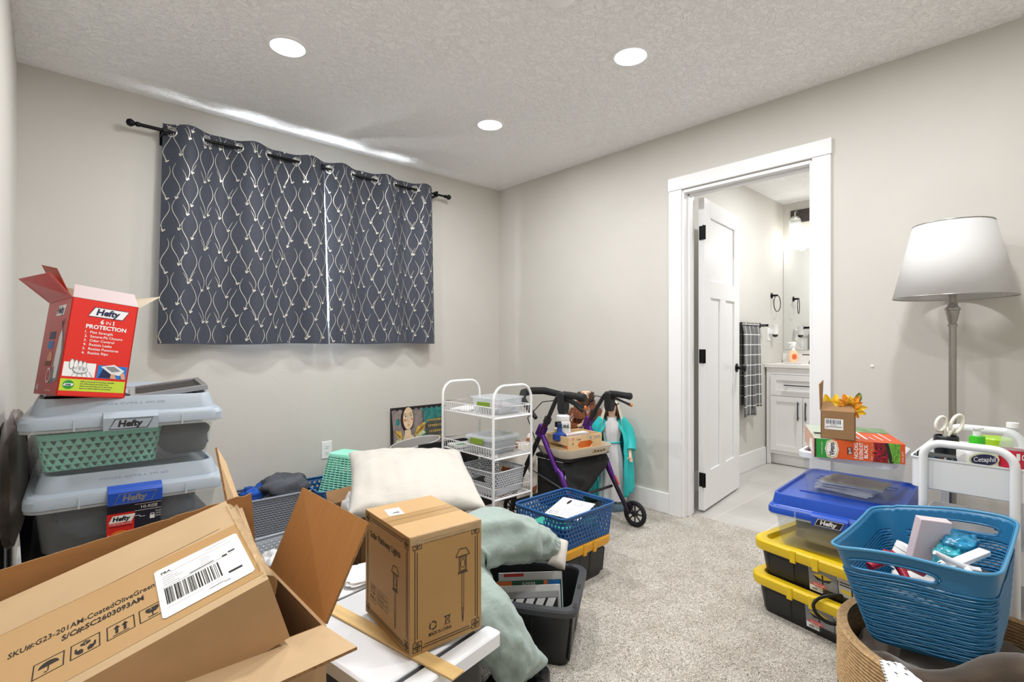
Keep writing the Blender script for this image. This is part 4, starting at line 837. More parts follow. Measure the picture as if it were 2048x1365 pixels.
# open black tote with folders
TZ = R(33.8)
t = thing('open_tote', 'open black tote of papers and folders beside the sage pillow', 'tote', (1.302, 1.41, 0), TZ)
tote_body(t, .36, .52, .2)
b = B(); b.loft([rrect(.328, .488, .04, .182), rrect(.372, .532, .05, .182), rrect(.376, .536, .05, .2), rrect(.368, .528, .05, .207), rrect(.322, .482, .04, .207), rrect(.32, .48, .04, .198)], 0, False, False); b.obj('rim', M_TOTE2, t, smooth=35)
for x, y in ((.173, -.2), (.173, 0), (.173, .2), (0, -.253), (-.14, -.253)):
    b = B(); b.box((x, y, .2055), (.014, .018, .006) if x > .1 else (.03, .012, .006)); b.obj('slot', M_INK, t)
Mt = Matrix.Translation((1.302, 1.41, 0)) @ Matrix.Rotation(TZ, 4, 'Z')
for k, (nm, lb, y, hgt, col) in enumerate((('magazine', 'white magazine with red title, rearmost of the papers in the black tote', -.075, .168, '#eeeeee'), ('folder', 'dark green folder with blue corner in the black tote of papers', -.098, .15, '#1e5a45'), ('notepad', 'thick white notepad standing in the black tote of papers', -.125, .146, '#f4f4f4'), ('envelope', 'grey envelope standing in the black tote of papers', -.15, .138, '#b9b9bb'), ('booklet', 'black and white patterned booklet at the front of the papers in the black tote', -.178, .13, '#2a2a2c'))):
    b = B(); b.b2((-.13, -.004 if k != 2 else -.008, 0), (.125, .004 if k != 2 else .008, hgt))
    d = D(b, (-.13, -.0042 if k != 2 else -.0082, 0), (1, 0, 0), (0, 0, 1))
    e = D(b, (-.13, -.004, hgt), (1, 0, 0), (0, 1, 0))
    if k == 0: d.rect(.02, hgt-.014, .1, hgt-.003, 1)
    if k == 1: d.rect(.2, hgt-.03, .25, hgt, 4); d.rect(.185, hgt-.03, .2, hgt, 3); d.rect(.0, hgt-.02, .06, hgt, 3); d.text('SUMMER', .1, hgt-.015, .01, 2, 1)
    if k == 4:
        for q in range(6): d.poly([(.02+.04*q, hgt), (.05+.04*q, hgt), (.035+.04*q, hgt-.03), (.005+.04*q, hgt-.03)], 2)
    o = b.obj(nm, [mat('paper '+col, col, .6), M_RED, M_WHT, M_ORP, M_BLUEP])
    o.matrix_world = Mt @ Matrix.Translation((.085+(y+.075)*1.25, -.06, .02)) @ Matrix.Rotation(R(-72), 4, 'Z') @ Matrix.Rotation(R(-14), 4, 'X')
    tag(o, lb, nm)
t = thing('tote_lid', 'black tote lid on the carpet under the hanging end of the sage pillow', 'lid', (1.1, 1.17, 0), R(20))
b = B(); b.loft([rrect(.2, .16, .04, 0), rrect(.21, .17, .045, .01), rrect(.21, .17, .045, .035), rrect(.2, .16, .04, .042), rrect(.16, .12, .03, .042), rrect(.15, .11, .03, .034)]);
b.obj('panel', M_TOTE, t, smooth=35)
for k in range(3): b = B(); b.box((-.04+.04*k, -.075, .0425), (.026, .01, .003)); b.obj('slot', M_INK, t)
# white topped unit with dark strips under the printed solar light box
WT = R(9)
t = thing('storage_unit', 'white topped storage unit with dark strips and black sides under the solar light box', 'storage unit', (.632, 1.235, 0), WT)
b = B(); b.loft([rrect(.315, .58, .03, 0), rrect(.29, .54, .03, .345)], 0); b.obj('body', M_TOTE, t, smooth=35)
M_WPL = mat('white storage plastic', '#eceef1', .3)
b = B()
for y0, y1 in ((-.31, -.262), (-.246, .146), (.160, .31)):
    b.loft([rrect(.335, y1-y0, .012, z, c=(0, (y0+y1)/2)) for z in (.345, .376)]+[rrect(.325, y1-y0-.008, .01, .38, c=(0, (y0+y1)/2))], 0)
b.obj('top_panel', M_WPL, t, smooth=40)
b = B(); b.loft([rrect(.33, .61, .02, .343), rrect(.33, .61, .02, .3725)], 0); b.obj('dark_strip', mat('dark grey strip', '#3e4045', .5), t, smooth=40)
b = B(); d = D(b, (.08, -.2905, .22), (1, 0, 0), (0, .06, 1)); d.disc(.02, .02, .03, .014, 0, 2); b.obj('hand_hole', M_INK, t)
t = thing('wooden_plank', 'thin wooden plank lying on the white topped unit beside the solar light box', 'plank', (.603, 1.18, .3815), R(100.5))
B().b2((-.30, -.019, 0), (.30, .019, .005)).obj('board', mat('pale varnished wood', '#d9b77c', .35, var=.12, vscale=4, stretch=(1, 14, 14)), t, bevel=.001)
tag(heap('foam_sheet', '', '', (.735, 1.46, .383), (.17, .12, .018), M_WHT, 31, .3, sq=.5), 'white crumpled foam sheet at the far end of the white topped unit', 'foam sheet')
# solar light box
w, d_, h = .197, .258, .272
t = thing('solar_light_box', 'taped brown box printed with garden lights on the white topped unit', 'cardboard box', (.719, 1.126, .3875), R(-4.4))
b = B(); b.box((0, 0, h/2), (w, d_, h))
M_KR = mat('smooth kraft carton', '#a8834f', .6, var=.04, vscale=8); M_KRT = mat('kraft carton top', '#c29d6c', .5, var=.04, vscale=8)
d = D(b, (-w/2, -d_/2, h), (1, 0, 0), (0, 1, 0)); d.rect(.0, 0, w, d_, 2, 1)
d.rect(0, d_*.38, w, d_*.62, 3, 2); d.line((0, d_*.5), (w, d_*.505), .0015, 4, 3)
d.slab = None
d.poly([(.025, d_*.64), (.035, d_*.85), (.075, d_*.83), (.065, d_*.62)], 5, 3); d.barcode(.042, d_*.68, .062, d_*.72, 1, 4, 3, 24); d.line((.036, d_*.76), (.066, d_*.745), .001, 6, 4)
def lampart(d, x, y0, y1, s):
    d.pline([(x-.002*s, y0+.03), (x, y0), (x+.002*s, y0+.03)], .0017, 1, 2)
    for e in (-.0022, .0022): d.line((x+e*s, y0+.03), (x+e*s, y1-.055*s), .0014, 1, 2)
    d.line((x-.003*s, y0+.03), (x+.003*s, y0+.03), .001, 1, 2); d.line((x-.003*s, y0+.034), (x+.003*s, y0+.034), .001, 1, 2)
    yb = y1-.055*s; d.frame(x-.011*s, yb, x+.011*s, yb+.004, .0014, 1, 2); d.frame(x-.009*s, yb+.004, x+.009*s, yb+.033*s, .0014, 1, 2); d.frame(x-.0065*s, yb+.007, x+.0065*s, yb+.03*s, .0012, 1, 2)
    d.pline([(x+.005*s*math.cos(a), yb+.019*s+.008*s*math.sin(a)) for a in [2*PI*k/14 for k in range(15)]], .0012, 1, 2)
    d.pline([(x-.016*s, yb+.034*s), (x+.016*s, yb+.034*s), (x+.008*s, yb+.048*s), (x-.008*s, yb+.048*s), (x-.016*s, yb+.034*s)], .0017, 1, 2)
def border(d, W_, H_):
    m = .012
    for o in (0, .006):
        a = m+o; c = .018
        d.line((a+c, a), (W_-a-c, a), .0017, 1, 2); d.line((a+c, H_-a), (W_-a-c, H_-a), .0017, 1, 2); d.line((a, a+c), (a, H_-a-c), .0017, 1, 2); d.line((W_-a, a+c), (W_-a, H_-a-c), .0017, 1, 2)
    for cx in (m+.006, W_-m-.006):
        for cy in (m+.006, H_-m-.006):
            for ox, oy in ((0, 0), (.007, .007), (-.007, .007), (.007, -.007), (-.007, -.007)): d.frame(cx+ox*.8-.006, cy+oy*.8-.006, cx+ox*.8+.006, cy+oy*.8+.006, .0014, 1, 2)
f = D(b, (-w/2, -d_/2, 0), (1, 0, 0), (0, 0, 1)); border(f, w, h); lampart(f, w*.72, h*.13, h*.82, 1.25)
f.pline([(w*.3+.009*math.cos(a), h*.2+.009*math.sin(a)) for a in (.2, .8, 1.4, 1.9)], .003, 1, 2); f.pline([(w*.3+.009*math.cos(a), h*.2+.009*math.sin(a)) for a in (2.3, 2.9, 3.5, 4.0)], .003, 1, 2); f.pline([(w*.3+.009*math.cos(a), h*.2+.009*math.sin(a)) for a in (4.4, 5., 5.6, 6.1)], .003, 1, 2)
cx, cy = w*.5, h*.2; f.pline([(cx-.006, cy+.009), (cx+.006, cy+.009), (cx+.0045, cy-.009), (cx-.0045, cy-.009), (cx-.006, cy+.009)], .0012, 1, 2); f.line((cx-.009, cy-.01), (cx+.009, cy+.012), .0012, 1, 2); f.line((cx-.009, cy+.012), (cx+.009, cy-.01), .0012, 1, 2); f.line((cx-.008, cy+.01), (cx+.008, cy+.01), .0015, 1, 2)
f.text('MADE IN CHINA', w*.4, h*.115, .0085, 1, 2, al='c', bold=.008, maxw=.062)
g = D(b, (-w/2, d_/2, 0), (0, -1, 0), (0, 0, 1)); border(g, d_, h); g.text('Solar Pathway Lights', d_*.13, h*.775, .0165, 1, 2, bold=.012, maxw=.175); lampart(g, d_*.7, h*.12, h*.7, 1.25)
g.frame(d_*.13, h*.16, d_*.27, h*.33, .001, 1, 2); g.text('12', d_*.2, h*.245, .02, 1, 2, al='c', maxw=.03); g.text('PACK', d_*.2, h*.185, .011, 1, 2, al='c', maxw=.03)
for k in range(3): y = h*(.285-.05*k); g.frame(d_*.3, y, d_*.54, y+.011, .0008, 1, 2); g.text(('Solar Powered', 'Easy to Install', 'Waterproof')[k], d_*.32, y+.003, .0045, 1, 2, maxw=.05)
b.obj('body', [M_KR, M_INK, M_KRT, mat('tape over kraft', '#b39061', .15), M_EDGE, M_WHT, M_GREY], t, bevel=.0025)
b = B(); b.grid(lambda u, v: Vector((-w/2+w*u, -d_/2-.0012-.001*abs(noise.noise(Vector((u*14, v*3, 1)))) if v < .5 else -d_/2+.012*(v-.5)*2, h-.018+.036*min(v, .5)+.0018*(1 if v >= .5 else 0)+.001*noise.noise(Vector((u*20, v, 3))))), 40, 6); b.obj('tape', MATS['shiny tape'], t, smooth=60)
# ------------------------------------------------------------------ against the back wall
t = thing('painting', 'unframed canvas painting of a winged woman leaning on the wall', 'painting', (2.106, 3.325, 0), rot=Euler((R(-1.6), 0, R(-.5))))
w, h = .462, .612
b = B(); b.b2((-w/2, 0, 0), (w/2, .022, h), 0)
d = D(b, (-w/2, 0, 0), (1, 0, 0), (0, 0, 1))
d.rect(.012, .012, w-.008, h-.014, 1, 1)
PU = lambda u, v: (u*w, h-v*w)          # u right, v down, in widths
def pp(pts, mi, l=2): d.poly([PU(*p) for p in pts][::-1], mi, l)
rg = random.Random(4)
pp([(.0, .04), (.35, .04), (.35, .55), (.04, .55)], 2); pp([(.42, .08), (.6, .08), (.6, .35), (.42, .4)], 2); pp([(.55, .04), (.98, .04), (.98, .2), (.75, .3), (.57, .28)], 3); pp([(.56, .42), (.78, .4), (.8, .62), (.56, .66)], 3, 2); pp([(.62, .3), (.98, .2), (.98, .9), (.62, .9)], 4, 3); pp([(.04, .56), (.98, .7), (.98, 1.3), (.04, 1.3)], 2, 2)
pp([(.07, .2), (.13, .17), (.15, .27), (.09, .3)], 3, 3)
for k in range(10): pp([(.06+.1*k, .03), (.14+.1*k, .03), (.10+.1*k, .055)], 0, 4)
for k in range(5):   # gold lettering bands
    y = .24+.095*k; x = .66+.02*(k % 3); d.rect(*PU(x, y+.03), *PU(.97, y), 5, 4)
    for q in range(7): d.rect(*PU(x+.01+.04*q, y+.024), *PU(x+.035+.04*q, y+.007), 4, 5)
el = lambda cx, cy, rx, ry, n=26, a0=0: [(cx+rx*math.cos(2*PI*k/n), cy+ry*math.sin(2*PI*k/n)) for k in range(n)]
def pe(cx, cy, rx, ry, mi, l): pp(el(cx, cy, rx, ry)[::-1][::-1], mi, l)
pe(.285, .2, .125, .21, 6, 4); pp([(.19, .25), (.23, .42), (.29, .43), (.27, .3)], 6, 4)
pp([(.235, .37), (.345, .37), (.35, .45), (.41, .5), (.30, .56), (.2, .52), (.235, .45)], 7, 5)
pe(.30, .185, .1, .185, 7, 6); pe(.24, .21, .03, .025, 8, 7); pe(.37, .2, .02, .02, 8, 7)
for ex, ey_ in ((.245, .15), (.345, .145)): pe(ex, ey_, .026, .014, 9, 7); pe(ex+.004, ey_, .012, .012, 6, 8); d.pline([PU(ex-.032, ey_-.012), PU(ex, ey_-.026), PU(ex+.032, ey_-.014)], .002, 6, 8); d.pline([PU(ex-.032, ey_-.035), PU(ex, ey_-.05), PU(ex+.032, ey_-.04)], .0025, 6, 8)
d.pline([PU(.285, .14), PU(.278, .23), PU(.3, .245), PU(.312, .235)], .0016, 10, 8); pe(.305, .29, .022, .012, 8, 7)
d.pline([PU(x, y) for x, y in el(.30, .185, .1, .185)]+[PU(.4, .185)], .0022, 6, 7)
for sg, tip, base in ((1, (.64, .28), (.42, .47)), (-1, (.05, .37), (.19, .5))):
    tx, ty = tip; bx, by = base
    pp([(bx, by), (bx+sg*.03, by-.12), (tx-sg*.06, ty+.0), (tx, ty), (tx-sg*.05, ty+.12), (bx+sg*.03, by+.01)][::sg], 5, 6)
    pp([(bx+sg*.01, by+.01), (tx-sg*.06, ty+.13), (tx-sg*.01, ty+.17), (tx-sg*.1, ty+.22), (bx+sg*.02, by+.06)][::sg], 11, 5)
    for k in range(6): a = k/6; d.line(PU(bx+sg*.03, by-.02), PU(tx-sg*.06*a, ty+.1*a), .0016, 10, 7)
pp([(.17, .56), (.24, .5), (.30, .545), (.37, .5), (.46, .53), (.5, .66), (.5, 1.1), (.15, 1.1)], 11, 6)
for k in range(9): d.disc(*PU(.225+.02*k, .525+.022*math.sin(PI*k/8)), .004, .004, 9, 8)
d.rect(*PU(.26, .72), *PU(.42, .66), 4, 8); d.line(PU(.2, .56), PU(.22, .9), .003, 10, 8); d.line(PU(.44, .56), PU(.43, .9), .003, 10, 8)
PM = [mat('black canvas edge', '#161616', .6)]+[mat('paint '+c, c, .7, var=v, vscale=30) for c, v in (('#7d7775', .3), ('#8f827f', .25), ('#2f7d78', .4), ('#4d4f4a', .3), ('#c9a64a', .4), ('#2b211e', .1), ('#e6c9a4', .12), ('#c98f78', .1), ('#f1eee2', .1), ('#6d5238', .2), ('#c3c79f', .3))]
b.obj('canvas', PM, t)
# waste bin with slanted rim in front of the painting
t = thing('waste_bin', 'grey oval waste bin with a slanted rim in front of the painting', 'bin', (1.975, 3.17, 0))
M_BIN = mat('warm grey bin plastic', '#aaa6a2', .45)
E_ = lambda w, dd, z, sl=0: [Vector((w/2*math.cos(q), dd/2*math.sin(q), z+sl*math.cos(q))) for q in [2*PI*k/36 for k in range(36)]]
b = B(); b.loft([E_(.30, .2, 0), E_(.31, .21, .01), E_(.39, .25, .375, .022), E_(.38, .24, .375, .022), E_(.3, .2, .015), E_(.28, .18, .012)]); b.obj('body', M_BIN, t, smooth=40)
b = B(); b.tube(E_(.388, .248, .376, .022), .004, 8, closed=True); b.obj('rim', mat('pale bin rim', '#d5d3d0', .4), t, smooth=60)
t = thing('storage_cube', 'black fabric storage cube on the floor behind the white wire cart', 'storage cube', (2.06, 2.80, 0))
b = B(); b.loft([rrect(.40, .34, .02, 0), rrect(.40, .34, .02, .40), rrect(.39, .33, .02, .40), rrect(.39, .33, .02, .36)]); b.obj('body', mat('black fabric', '#1b1b1c', .95, bump=.2, bscale=300, bdist=.001), t, smooth=40)
b = B(); b.box((0, -.171, .27), (.1, .004, .03)); b.obj('handle', M_INK, t)
# ------------------------------------------------------------------ white wire cart
M_WIRE = mat('white coated wire', '#f1f1f2', .3)
CX0, CX1, CY0, CY1 = 1.73, 2.01, 2.02, 2.48
t = thing('wire_cart', 'white three tier wire cart with arched handles by the walker', 'cart', ((CX0+CX1)/2, (CY0+CY1)/2, 0))
cx, cy = (CX1-CX0)/2, (CY1-CY0)/2
for s in (-1, 1):
    b = B(); p = [(-cx, s*cy, .055), (-cx, s*cy, .79)]+[(-cx+.075-.075*math.cos(q), s*cy, .79+.08*math.sin(q)) for q in [PI/2*k/6 for k in range(1, 7)]]+[(cx-.075+.075*math.sin(q), s*cy, .79+.08*math.cos(q)) for q in [PI/2*k/6 for k in range(7)]]+[(cx, s*cy, .055)]
    b.tube(p, .0075, 10); b.obj('post_frame', M_WIRE, t, smooth=60)
for zt, zb in ((.756, .702), (.538, .484), (.326, .270)):
    b = B(); r = .0032
    rim = lambda z, k=0: [(-cx+k, -cy+k, z), (cx-k, -cy+k, z), (cx-k, cy-k, z), (-cx+k, cy-k, z)]
    b.tube(rim(zt), .0036, 6, closed=True); b.tube(rim(zb, .006), r, 6, closed=True); b.tube([(-cx, -cy, zb-.004), (cx, -cy, zb-.004)], .0055, 8); b.tube([(-cx, cy, zb-.004), (cx, cy, zb-.004)], .0055, 8)
    for k in range(1, 22):
        y = -cy+2*cy*k/22; b.tube([(-cx, y, zt), (-cx+.006, y, zb), (-cx+.02, y, zb-.001)], .0019, 5); b.tube([(cx, y, zt), (cx-.006, y, zb), (cx-.02, y, zb-.001)], .0019, 5)
    for k in range(1, 13):
        x = -cx+2*cx*k/13; b.tube([(x, -cy+.004, zb), (x, cy-.004, zb)], .0019, 5)
    for y in (-cy*.4, cy*.4): b.tube([(-cx+.006, y, zb-.003), (cx-.006, y, zb-.003)], .0028, 5)
    b.obj('basket_tier', M_WIRE, t, smooth=60)
for x in (-cx, cx):
    for y in (-cy, cy):
        b = B(); b.lathe([(.0005, -.011), (.026, -.011), (.027, 0), (.026, .011), (.0005, .011)], 18, ax=Matrix.Rotation(PI/2, 3, 'Y'), c=(x, y, .027)); b.obj('wheel', mat('grey caster', '#6a6b6e', .5), t, smooth=40)
        b = B(); b.box((x, y, .052), (.03, .02, .01)); b.obj('caster_fork', M_WIRE, t)
M_LATCH = mat('olive green latch', '#7d9a2c', .35); M_FROST = mat('frosted clear plastic', '#e6ecef', .3, alpha=.4)
def snapbox(label, c, rz, w, d, h, lidded, cont):
    t = thing('clip_box', label, 'storage box', c, rz, 'clear boxes with green clips on the wire cart')
    b = B(); b.loft([rrect(w-.05, d-.05, .02, 0), rrect(w-.03, d-.03, .025, .01), rrect(w-.012, d-.012, .03, h), rrect(w, d, .03, h), rrect(w, d, .03, h+.006), rrect(w-.018, d-.018, .03, h+.006), rrect(w-.036, d-.036, .025, .012), rrect(w-.06, d-.06, .02, .003)]); b.obj('body', M_FROST, t, smooth=40)
    if lidded: b = B(); b.loft([rrect(w-.004, d-.004, .03, h+.007), rrect(w+.006, d+.006, .03, h+.007), rrect(w+.006, d+.006, .03, h+.018), rrect(w-.03, d-.03, .03, h+.024), rrect(w-.05, d-.05, .03, h+.019)]); b.obj('lid', M_FROST, t, smooth=40)
    for s in ((-1, 1) if not lidded else (1, -1)):
        b = B(); z1 = h+.012 if lidded else h*.8
        b.slab([Vector((s*(w/2+.004), y, z)) for y, z in ((-.045, z1-.03), (.045, z1-.03), (.045, z1), (-.045, z1))], (s, 0, 0), .008, 0); b.obj('clip', M_LATCH, t, bevel=.002)
    return t
snapbox('clear box with green clips and no lid, on the top tier of the wire cart', (1.888, 2.17, .706), R(8), .22, .24, .085, False, 0)
heap('craft_supplies', 'pale lilac craft pieces in the open clear box on the top tier', 'craft supplies', (1.888, 2.17, .711), (.16, .18, .05), mat('lilac mix', '#b4a5b0', .7, var=.5, vscale=60), 7, .3)
snapbox('clear box with green clips and closed lid, on the middle tier of the wire cart', (1.868, 2.19, .488), R(6), .24, .22, .075, True, 0)
heap('craft_supplies', 'grey violet craft pieces in the closed clear box on the middle tier', 'craft supplies', (1.868, 2.19, .493), (.17, .15, .05), mat('violet mix', '#77707f', .7, var=.5, vscale=50), 9, .3)
paper('letters', 'white letters lying on the top tier of the wire cart', (1.85, 2.385, .708), .2, .13, R(20), M_WHT, lambda d, w, h: lines(d, w, h, 5), cat='paper', th=.01)
paper('letters', 'red and white letters lying on the middle tier of the wire cart', (1.85, 2.40, .491), .2, .12, R(-10), M_WHT, lambda d, w, h: [d.rect(.02, .02, w*.5, h*.5, 3), lines(d, w, h, 4)], cat='paper', th=.012)
t = thing('storage_basket', 'pale grey plastic basket with hand holes on the bottom tier of the wire cart', 'basket', (1.865, 2.19, .274), R(4))
basket(t, .25, .30, .13, .014, M_LGR, H_DIA, 56, 9, True, .03, .0025, .012, rimr=.004, holes=lambda u, v: 2 if (v > .55 and v < .9 and (abs((u % 1)-.4) < .05 or abs((u % 1)-.9) < .05)) else (1 if v < .35 else 0))
tag(heap('cloth', '', '', (1.865, 2.19, .279), (.2, .24, .04), M_INK, 17, .3), 'black cloth in the pale grey basket on the bottom tier', 'cloth')
t = thing('metal_flask', 'black metal flask on the carpet beside the wire cart', 'flask', (2.09, 1.90, 0))
b = B(); b.lathe([(.0005, 0), (.03, 0), (.033, .01), (.033, .14), (.022, .165), (.02, .175), (.0005, .175)], 20); b.obj('body', M_BLACK, t, smooth=40)
b = B(); b.lathe([(.0005, .175), (.024, .175), (.024, .21), (.0005, .212)], 16); b.obj('cap', M_BLACK, t, smooth=40)
heap('shoe_cover', 'crumpled grey fabric on the carpet between the blue basket and wire cart', 'fabric', (1.80, 1.90, .0), (.22, .14, .14), mat('pale grey fabric', '#a9a6a3', .95, var=.2, vscale=14), 27, .4)
# ------------------------------------------------------------------ dog figure behind the cart
t = thing('dog_figure', 'white and brown shaggy dog figure standing behind the wire cart', 'figurine', (2.47, 2.62, 0), R(200))
def skin(name, verts, edges, radii, m, par, sub=2, root=0, sm=True):
    me = bpy.data.meshes.new(name); me.from_pydata(verts, edges, []); o = bpy.data.objects.new(name, me); COL.objects.link(o); o.parent = par
    for q in (m if isinstance(m, (list, tuple)) else [m]): me.materials.append(q)
    mo = o.modifiers.new('skin', 'SKIN'); mo.use_smooth_shade = True
    sk = me.skin_vertices[0].data
    for i, rr in enumerate(radii): sk[i].radius = rr if isinstance(rr, tuple) else (rr, rr); sk[i].use_root = (i == root)
    q = o.modifiers.new('sub', 'SUBSURF'); q.levels = sub; q.render_levels = sub
    return o
M_DOG = mat('white shaggy fur', '#e6ddd0', 1., var=.1, vscale=30, bump=.6, bscale=120, bdist=.006)
def dogfur(m):
    nt = m.node_tree; N = nt.nodes; L = nt.links; bs = N['Principled BSDF']; tc = N.new('ShaderNodeTexCoord'); n = N.new('ShaderNodeTexNoise'); n.inputs['Scale'].default_value = 5.5; n.inputs['Detail'].default_value = 3
    r = N.new('ShaderNodeValToRGB'); r.color_ramp.interpolation = 'EASE'; e = r.color_ramp.elements; e[0].position = .5; e[0].color = lin('#ece4d8'); e[1].position = .56; e[1].color = lin('#94552a')
    L.new(tc.outputs['Object'], n.inputs['Vector']); L.new(n.outputs[0], r.inputs[0]); L.new(r.outputs[0], bs.inputs['Base Color'])
dogfur(M_DOG)
dv = [(-.10, 0, .30), (0, 0, .31), (.10, 0, .32), (.16, 0, .38), (.19, 0, .43), (.25, 0, .42), (.285, 0, .41), (.10, .06, .22), (.105, .06, .12), (.11, .06, .02), (.13, .06, .012), (.10, -.06, .22), (.105, -.06, .12), (.11, -.06, .02), (.13, -.06, .012), (-.12, .06, .22), (-.16, .06, .12), (-.14, .06, .02), (-.12, .06, .012), (-.12, -.06, .22), (-.16, -.06, .12), (-.14, -.06, .02), (-.12, -.06, .012), (-.17, 0, .35), (-.21, 0, .42)]
de = [(0, 1), (1, 2), (2, 3), (3, 4), (4, 5), (5, 6), (2, 7), (7, 8), (8, 9), (9, 10), (2, 11), (11, 12), (12, 13), (13, 14), (0, 15), (15, 16), (16, 17), (17, 18), (0, 19), (19, 20), (20, 21), (21, 22), (0, 23), (23, 24)]
dr_ = [.085, .08, .09, .065, .062, .035, .026]+[.042, .028, .026, .024]*2+[.05, .03, .024, .024]*2+[.025, .014]
skin('body', dv, de, dr_, M_DOG, t, 2, 1)
for s in (-1, 1):
    b = B(); b.loft([[Vector((.185+x*.8, s*(.055+yy), z)) for x, yy in ((-.03, 0), (0, .012), (.03, 0), (0, -.008))] for z in (.47, .44, .40, .365)]); b.obj('ear', mat('brown fur', '#7d4523', 1., bump=.5, bscale=100, bdist=.005), t, smooth=70, sub=1)
    b = B(); b.ball((.235, s*.032, .445), .009); b.obj('eye', M_INK, t, smooth=80)
b = B(); b.ball((.312, 0, .415), (.014, .016, .012)); b.obj('nose', M_INK, t, smooth=80)
# ------------------------------------------------------------------ rollator walker
M_PURP = mat('purple metallic paint', '#5b2a86', .25, metal=.5); M_BPLA = mat('black plastic', '#19191b', .45); M_RUB = mat('black rubber', '#141416', .75); M_GRY = mat('aluminium tube', '#8d8e92', .3, metal=.8); M_DPUR = mat('dark plum tube', '#2c2433', .35, metal=.5)
LX, RX_ = 2.13, 2.56
ro = thing('rollator_walker', 'purple and black four wheeled walker with a seat in the far corner', 'walker', (0, 0, 0))
for X, dz, dx in ((LX, .012, -1), (RX_, -.012, 1)):
    H_ = (X, 2.055, .575)
    b = B(); b.tube([H_, (X, 1.93, .37)], .0155, 12); b.box((X, 2.055, .585), (.03, .05, .07), 0, Matrix.Rotation(R(28), 3, 'X')); b.tube([(X, 1.95, .40), (X+.0, 1.905, .365), (X, 1.875, .30), (X, 1.845, .245)], [.008, .016, .016, .008], 10, 0); b.obj('rear_leg', M_PURP, ro, smooth=50)
    b = B(); b.tube([(X, 1.935, .38), (X, 1.75, .09)], .0135, 12); b.obj('lower_leg', M_DPUR, ro, smooth=50)
    b = B(); b.tube([(X, 2.06, .57), (X, 2.29, .17)], .0145, 12); b.tube([(X, 2.285, .18), (X, 2.30, .09)], .017, 10); b.obj('front_leg', M_BPLA, ro, smooth=50)
    b = B(); b.tube([H_, (X, 2.0, .665)], .017, 12); b.obj('post_sleeve', mat('plum tube', '#4a2542', .3, metal=.5), ro, smooth=50)
    b = B(); b.tube([(X, 2.01, .65), (X, 1.94, .765+dz), (X, 1.925, .785+dz), (X, 1.90, .797+dz), (X, 1.87, .80+dz)], .0125, 12); b.tube([(X, 2.015, .64), (X, 2.0, .668)], .022, 12); b.obj('handle_post', M_BPLA, ro, smooth=50)
    b = B(); b.tube([(X, 1.885, .80+dz), (X, 1.84, .799+dz), (X, 1.77, .795+dz), (X, 1.735, .793+dz), (X, 1.73, .793+dz)], [.018, .019, .019, .0215, .017], 14); b.obj('grip', M_RUB, ro, smooth=50)
    b = B(); b.loft([[Vector((X+x, 1.885+y, z+dz)) for x, y in ((-.026*k, -.024*k), (.026*k, -.024*k), (.026*k, .026*k), (-.026*k, .026*k))] for z, k in ((.812, .8), (.80, 1), (.72, 1), (.69, .8))]); b.obj('clamp_housing', M_BPLA, ro, bevel=.005)
    b = B(); b.tube([(X, 1.87, .768+dz), (X, 1.84, .772+dz), (X, 1.78, .755+dz), (X, 1.735, .742+dz)], [.009, .008, .007, .009], 8); b.obj('brake_lever', M_BPLA, ro, smooth=50)
    b = B(); b.ball((X, 1.728, .741+dz), (.009, .007, .011)); b.obj('lever_tip', mat('orange reflector', '#d9772e', .3), ro, smooth=80)
    b = B(); b.tube([(X, 1.90, .77+dz), (X+dx*.03, 2.02, .76), (X+dx*.05, 2.12, .66), (X+dx*.02, 2.07, .5), (X+.012, 1.93, .34), (X+.012, 1.76, .1)], .003, 6); b.obj('brake_cable', M_RUB, ro, smooth=60)
    AY = Matrix.Rotation(PI/2, 3, 'Y')
    for wy, wr, nm in ((1.725, .076, 'rear_wheel'), (2.31, .072, 'front_wheel')):
        wx = X+(.032*(1 if nm == 'rear_wheel' else 0)); b = B()
        b.tube([(wx, wy+(wr-.011)*math.cos(q), wr+(wr-.011)*math.sin(q)) for q in [2*PI*k/36 for k in range(36)]], .0125, 10, closed=True)
        o = b.obj(nm, M_RUB, ro, smooth=60)
        b = B(); b.tube([(wx, wy+(wr-.022)*math.cos(q), wr+(wr-.022)*math.sin(q)) for q in [2*PI*k/30 for k in range(30)]], .005, 8, closed=True); b.lathe([(.0005, -.013), (.016, -.013), (.016, .013), (.0005, .013)], 16, ax=AY, c=(wx, wy, wr))
        for k in range(8): q = 2*PI*k/8; b.tube([(wx, wy+.012*math.cos(q), wr+.012*math.sin(q)), (wx, wy+(wr-.022)*math.cos(q), wr+(wr-.022)*math.sin(q))], .0045, 6)
        b.obj('spokes', M_BPLA, o, smooth=50)
    b = B(); b.box((X+.012, 1.755, .1), (.012, .03, .07), 0, Matrix.Rotation(R(30), 3, 'X')); b.tube([(X, 1.75, .09), (X+.034, 1.726, .076)], .009, 8); b.obj('wheel_fork', M_DPUR, ro, smooth=40)
    b = B(); b.box((X+.017, 1.853, .252), (.012, .02, .06), 0, Matrix.Rotation(R(-32), 3, 'X')); b.obj('reflector', mat('red reflector', '#cf1f24', .3), ro)
b = B(); b.tube([(LX, 2.10, .655), (LX+.005, 2.16, .70), (LX+.04, 2.26, .755), (LX+.12, 2.33, .78), ((LX+RX_)/2, 2.345, .785), (RX_-.12, 2.33, .78), (RX_-.04, 2.26, .755), (RX_-.005, 2.16, .70), (RX_, 2.10, .655)], [.012, .016, .022, .024, .024, .024, .022, .016, .012], 12, 0); b.obj('back_pad', M_RUB, ro, smooth=60)
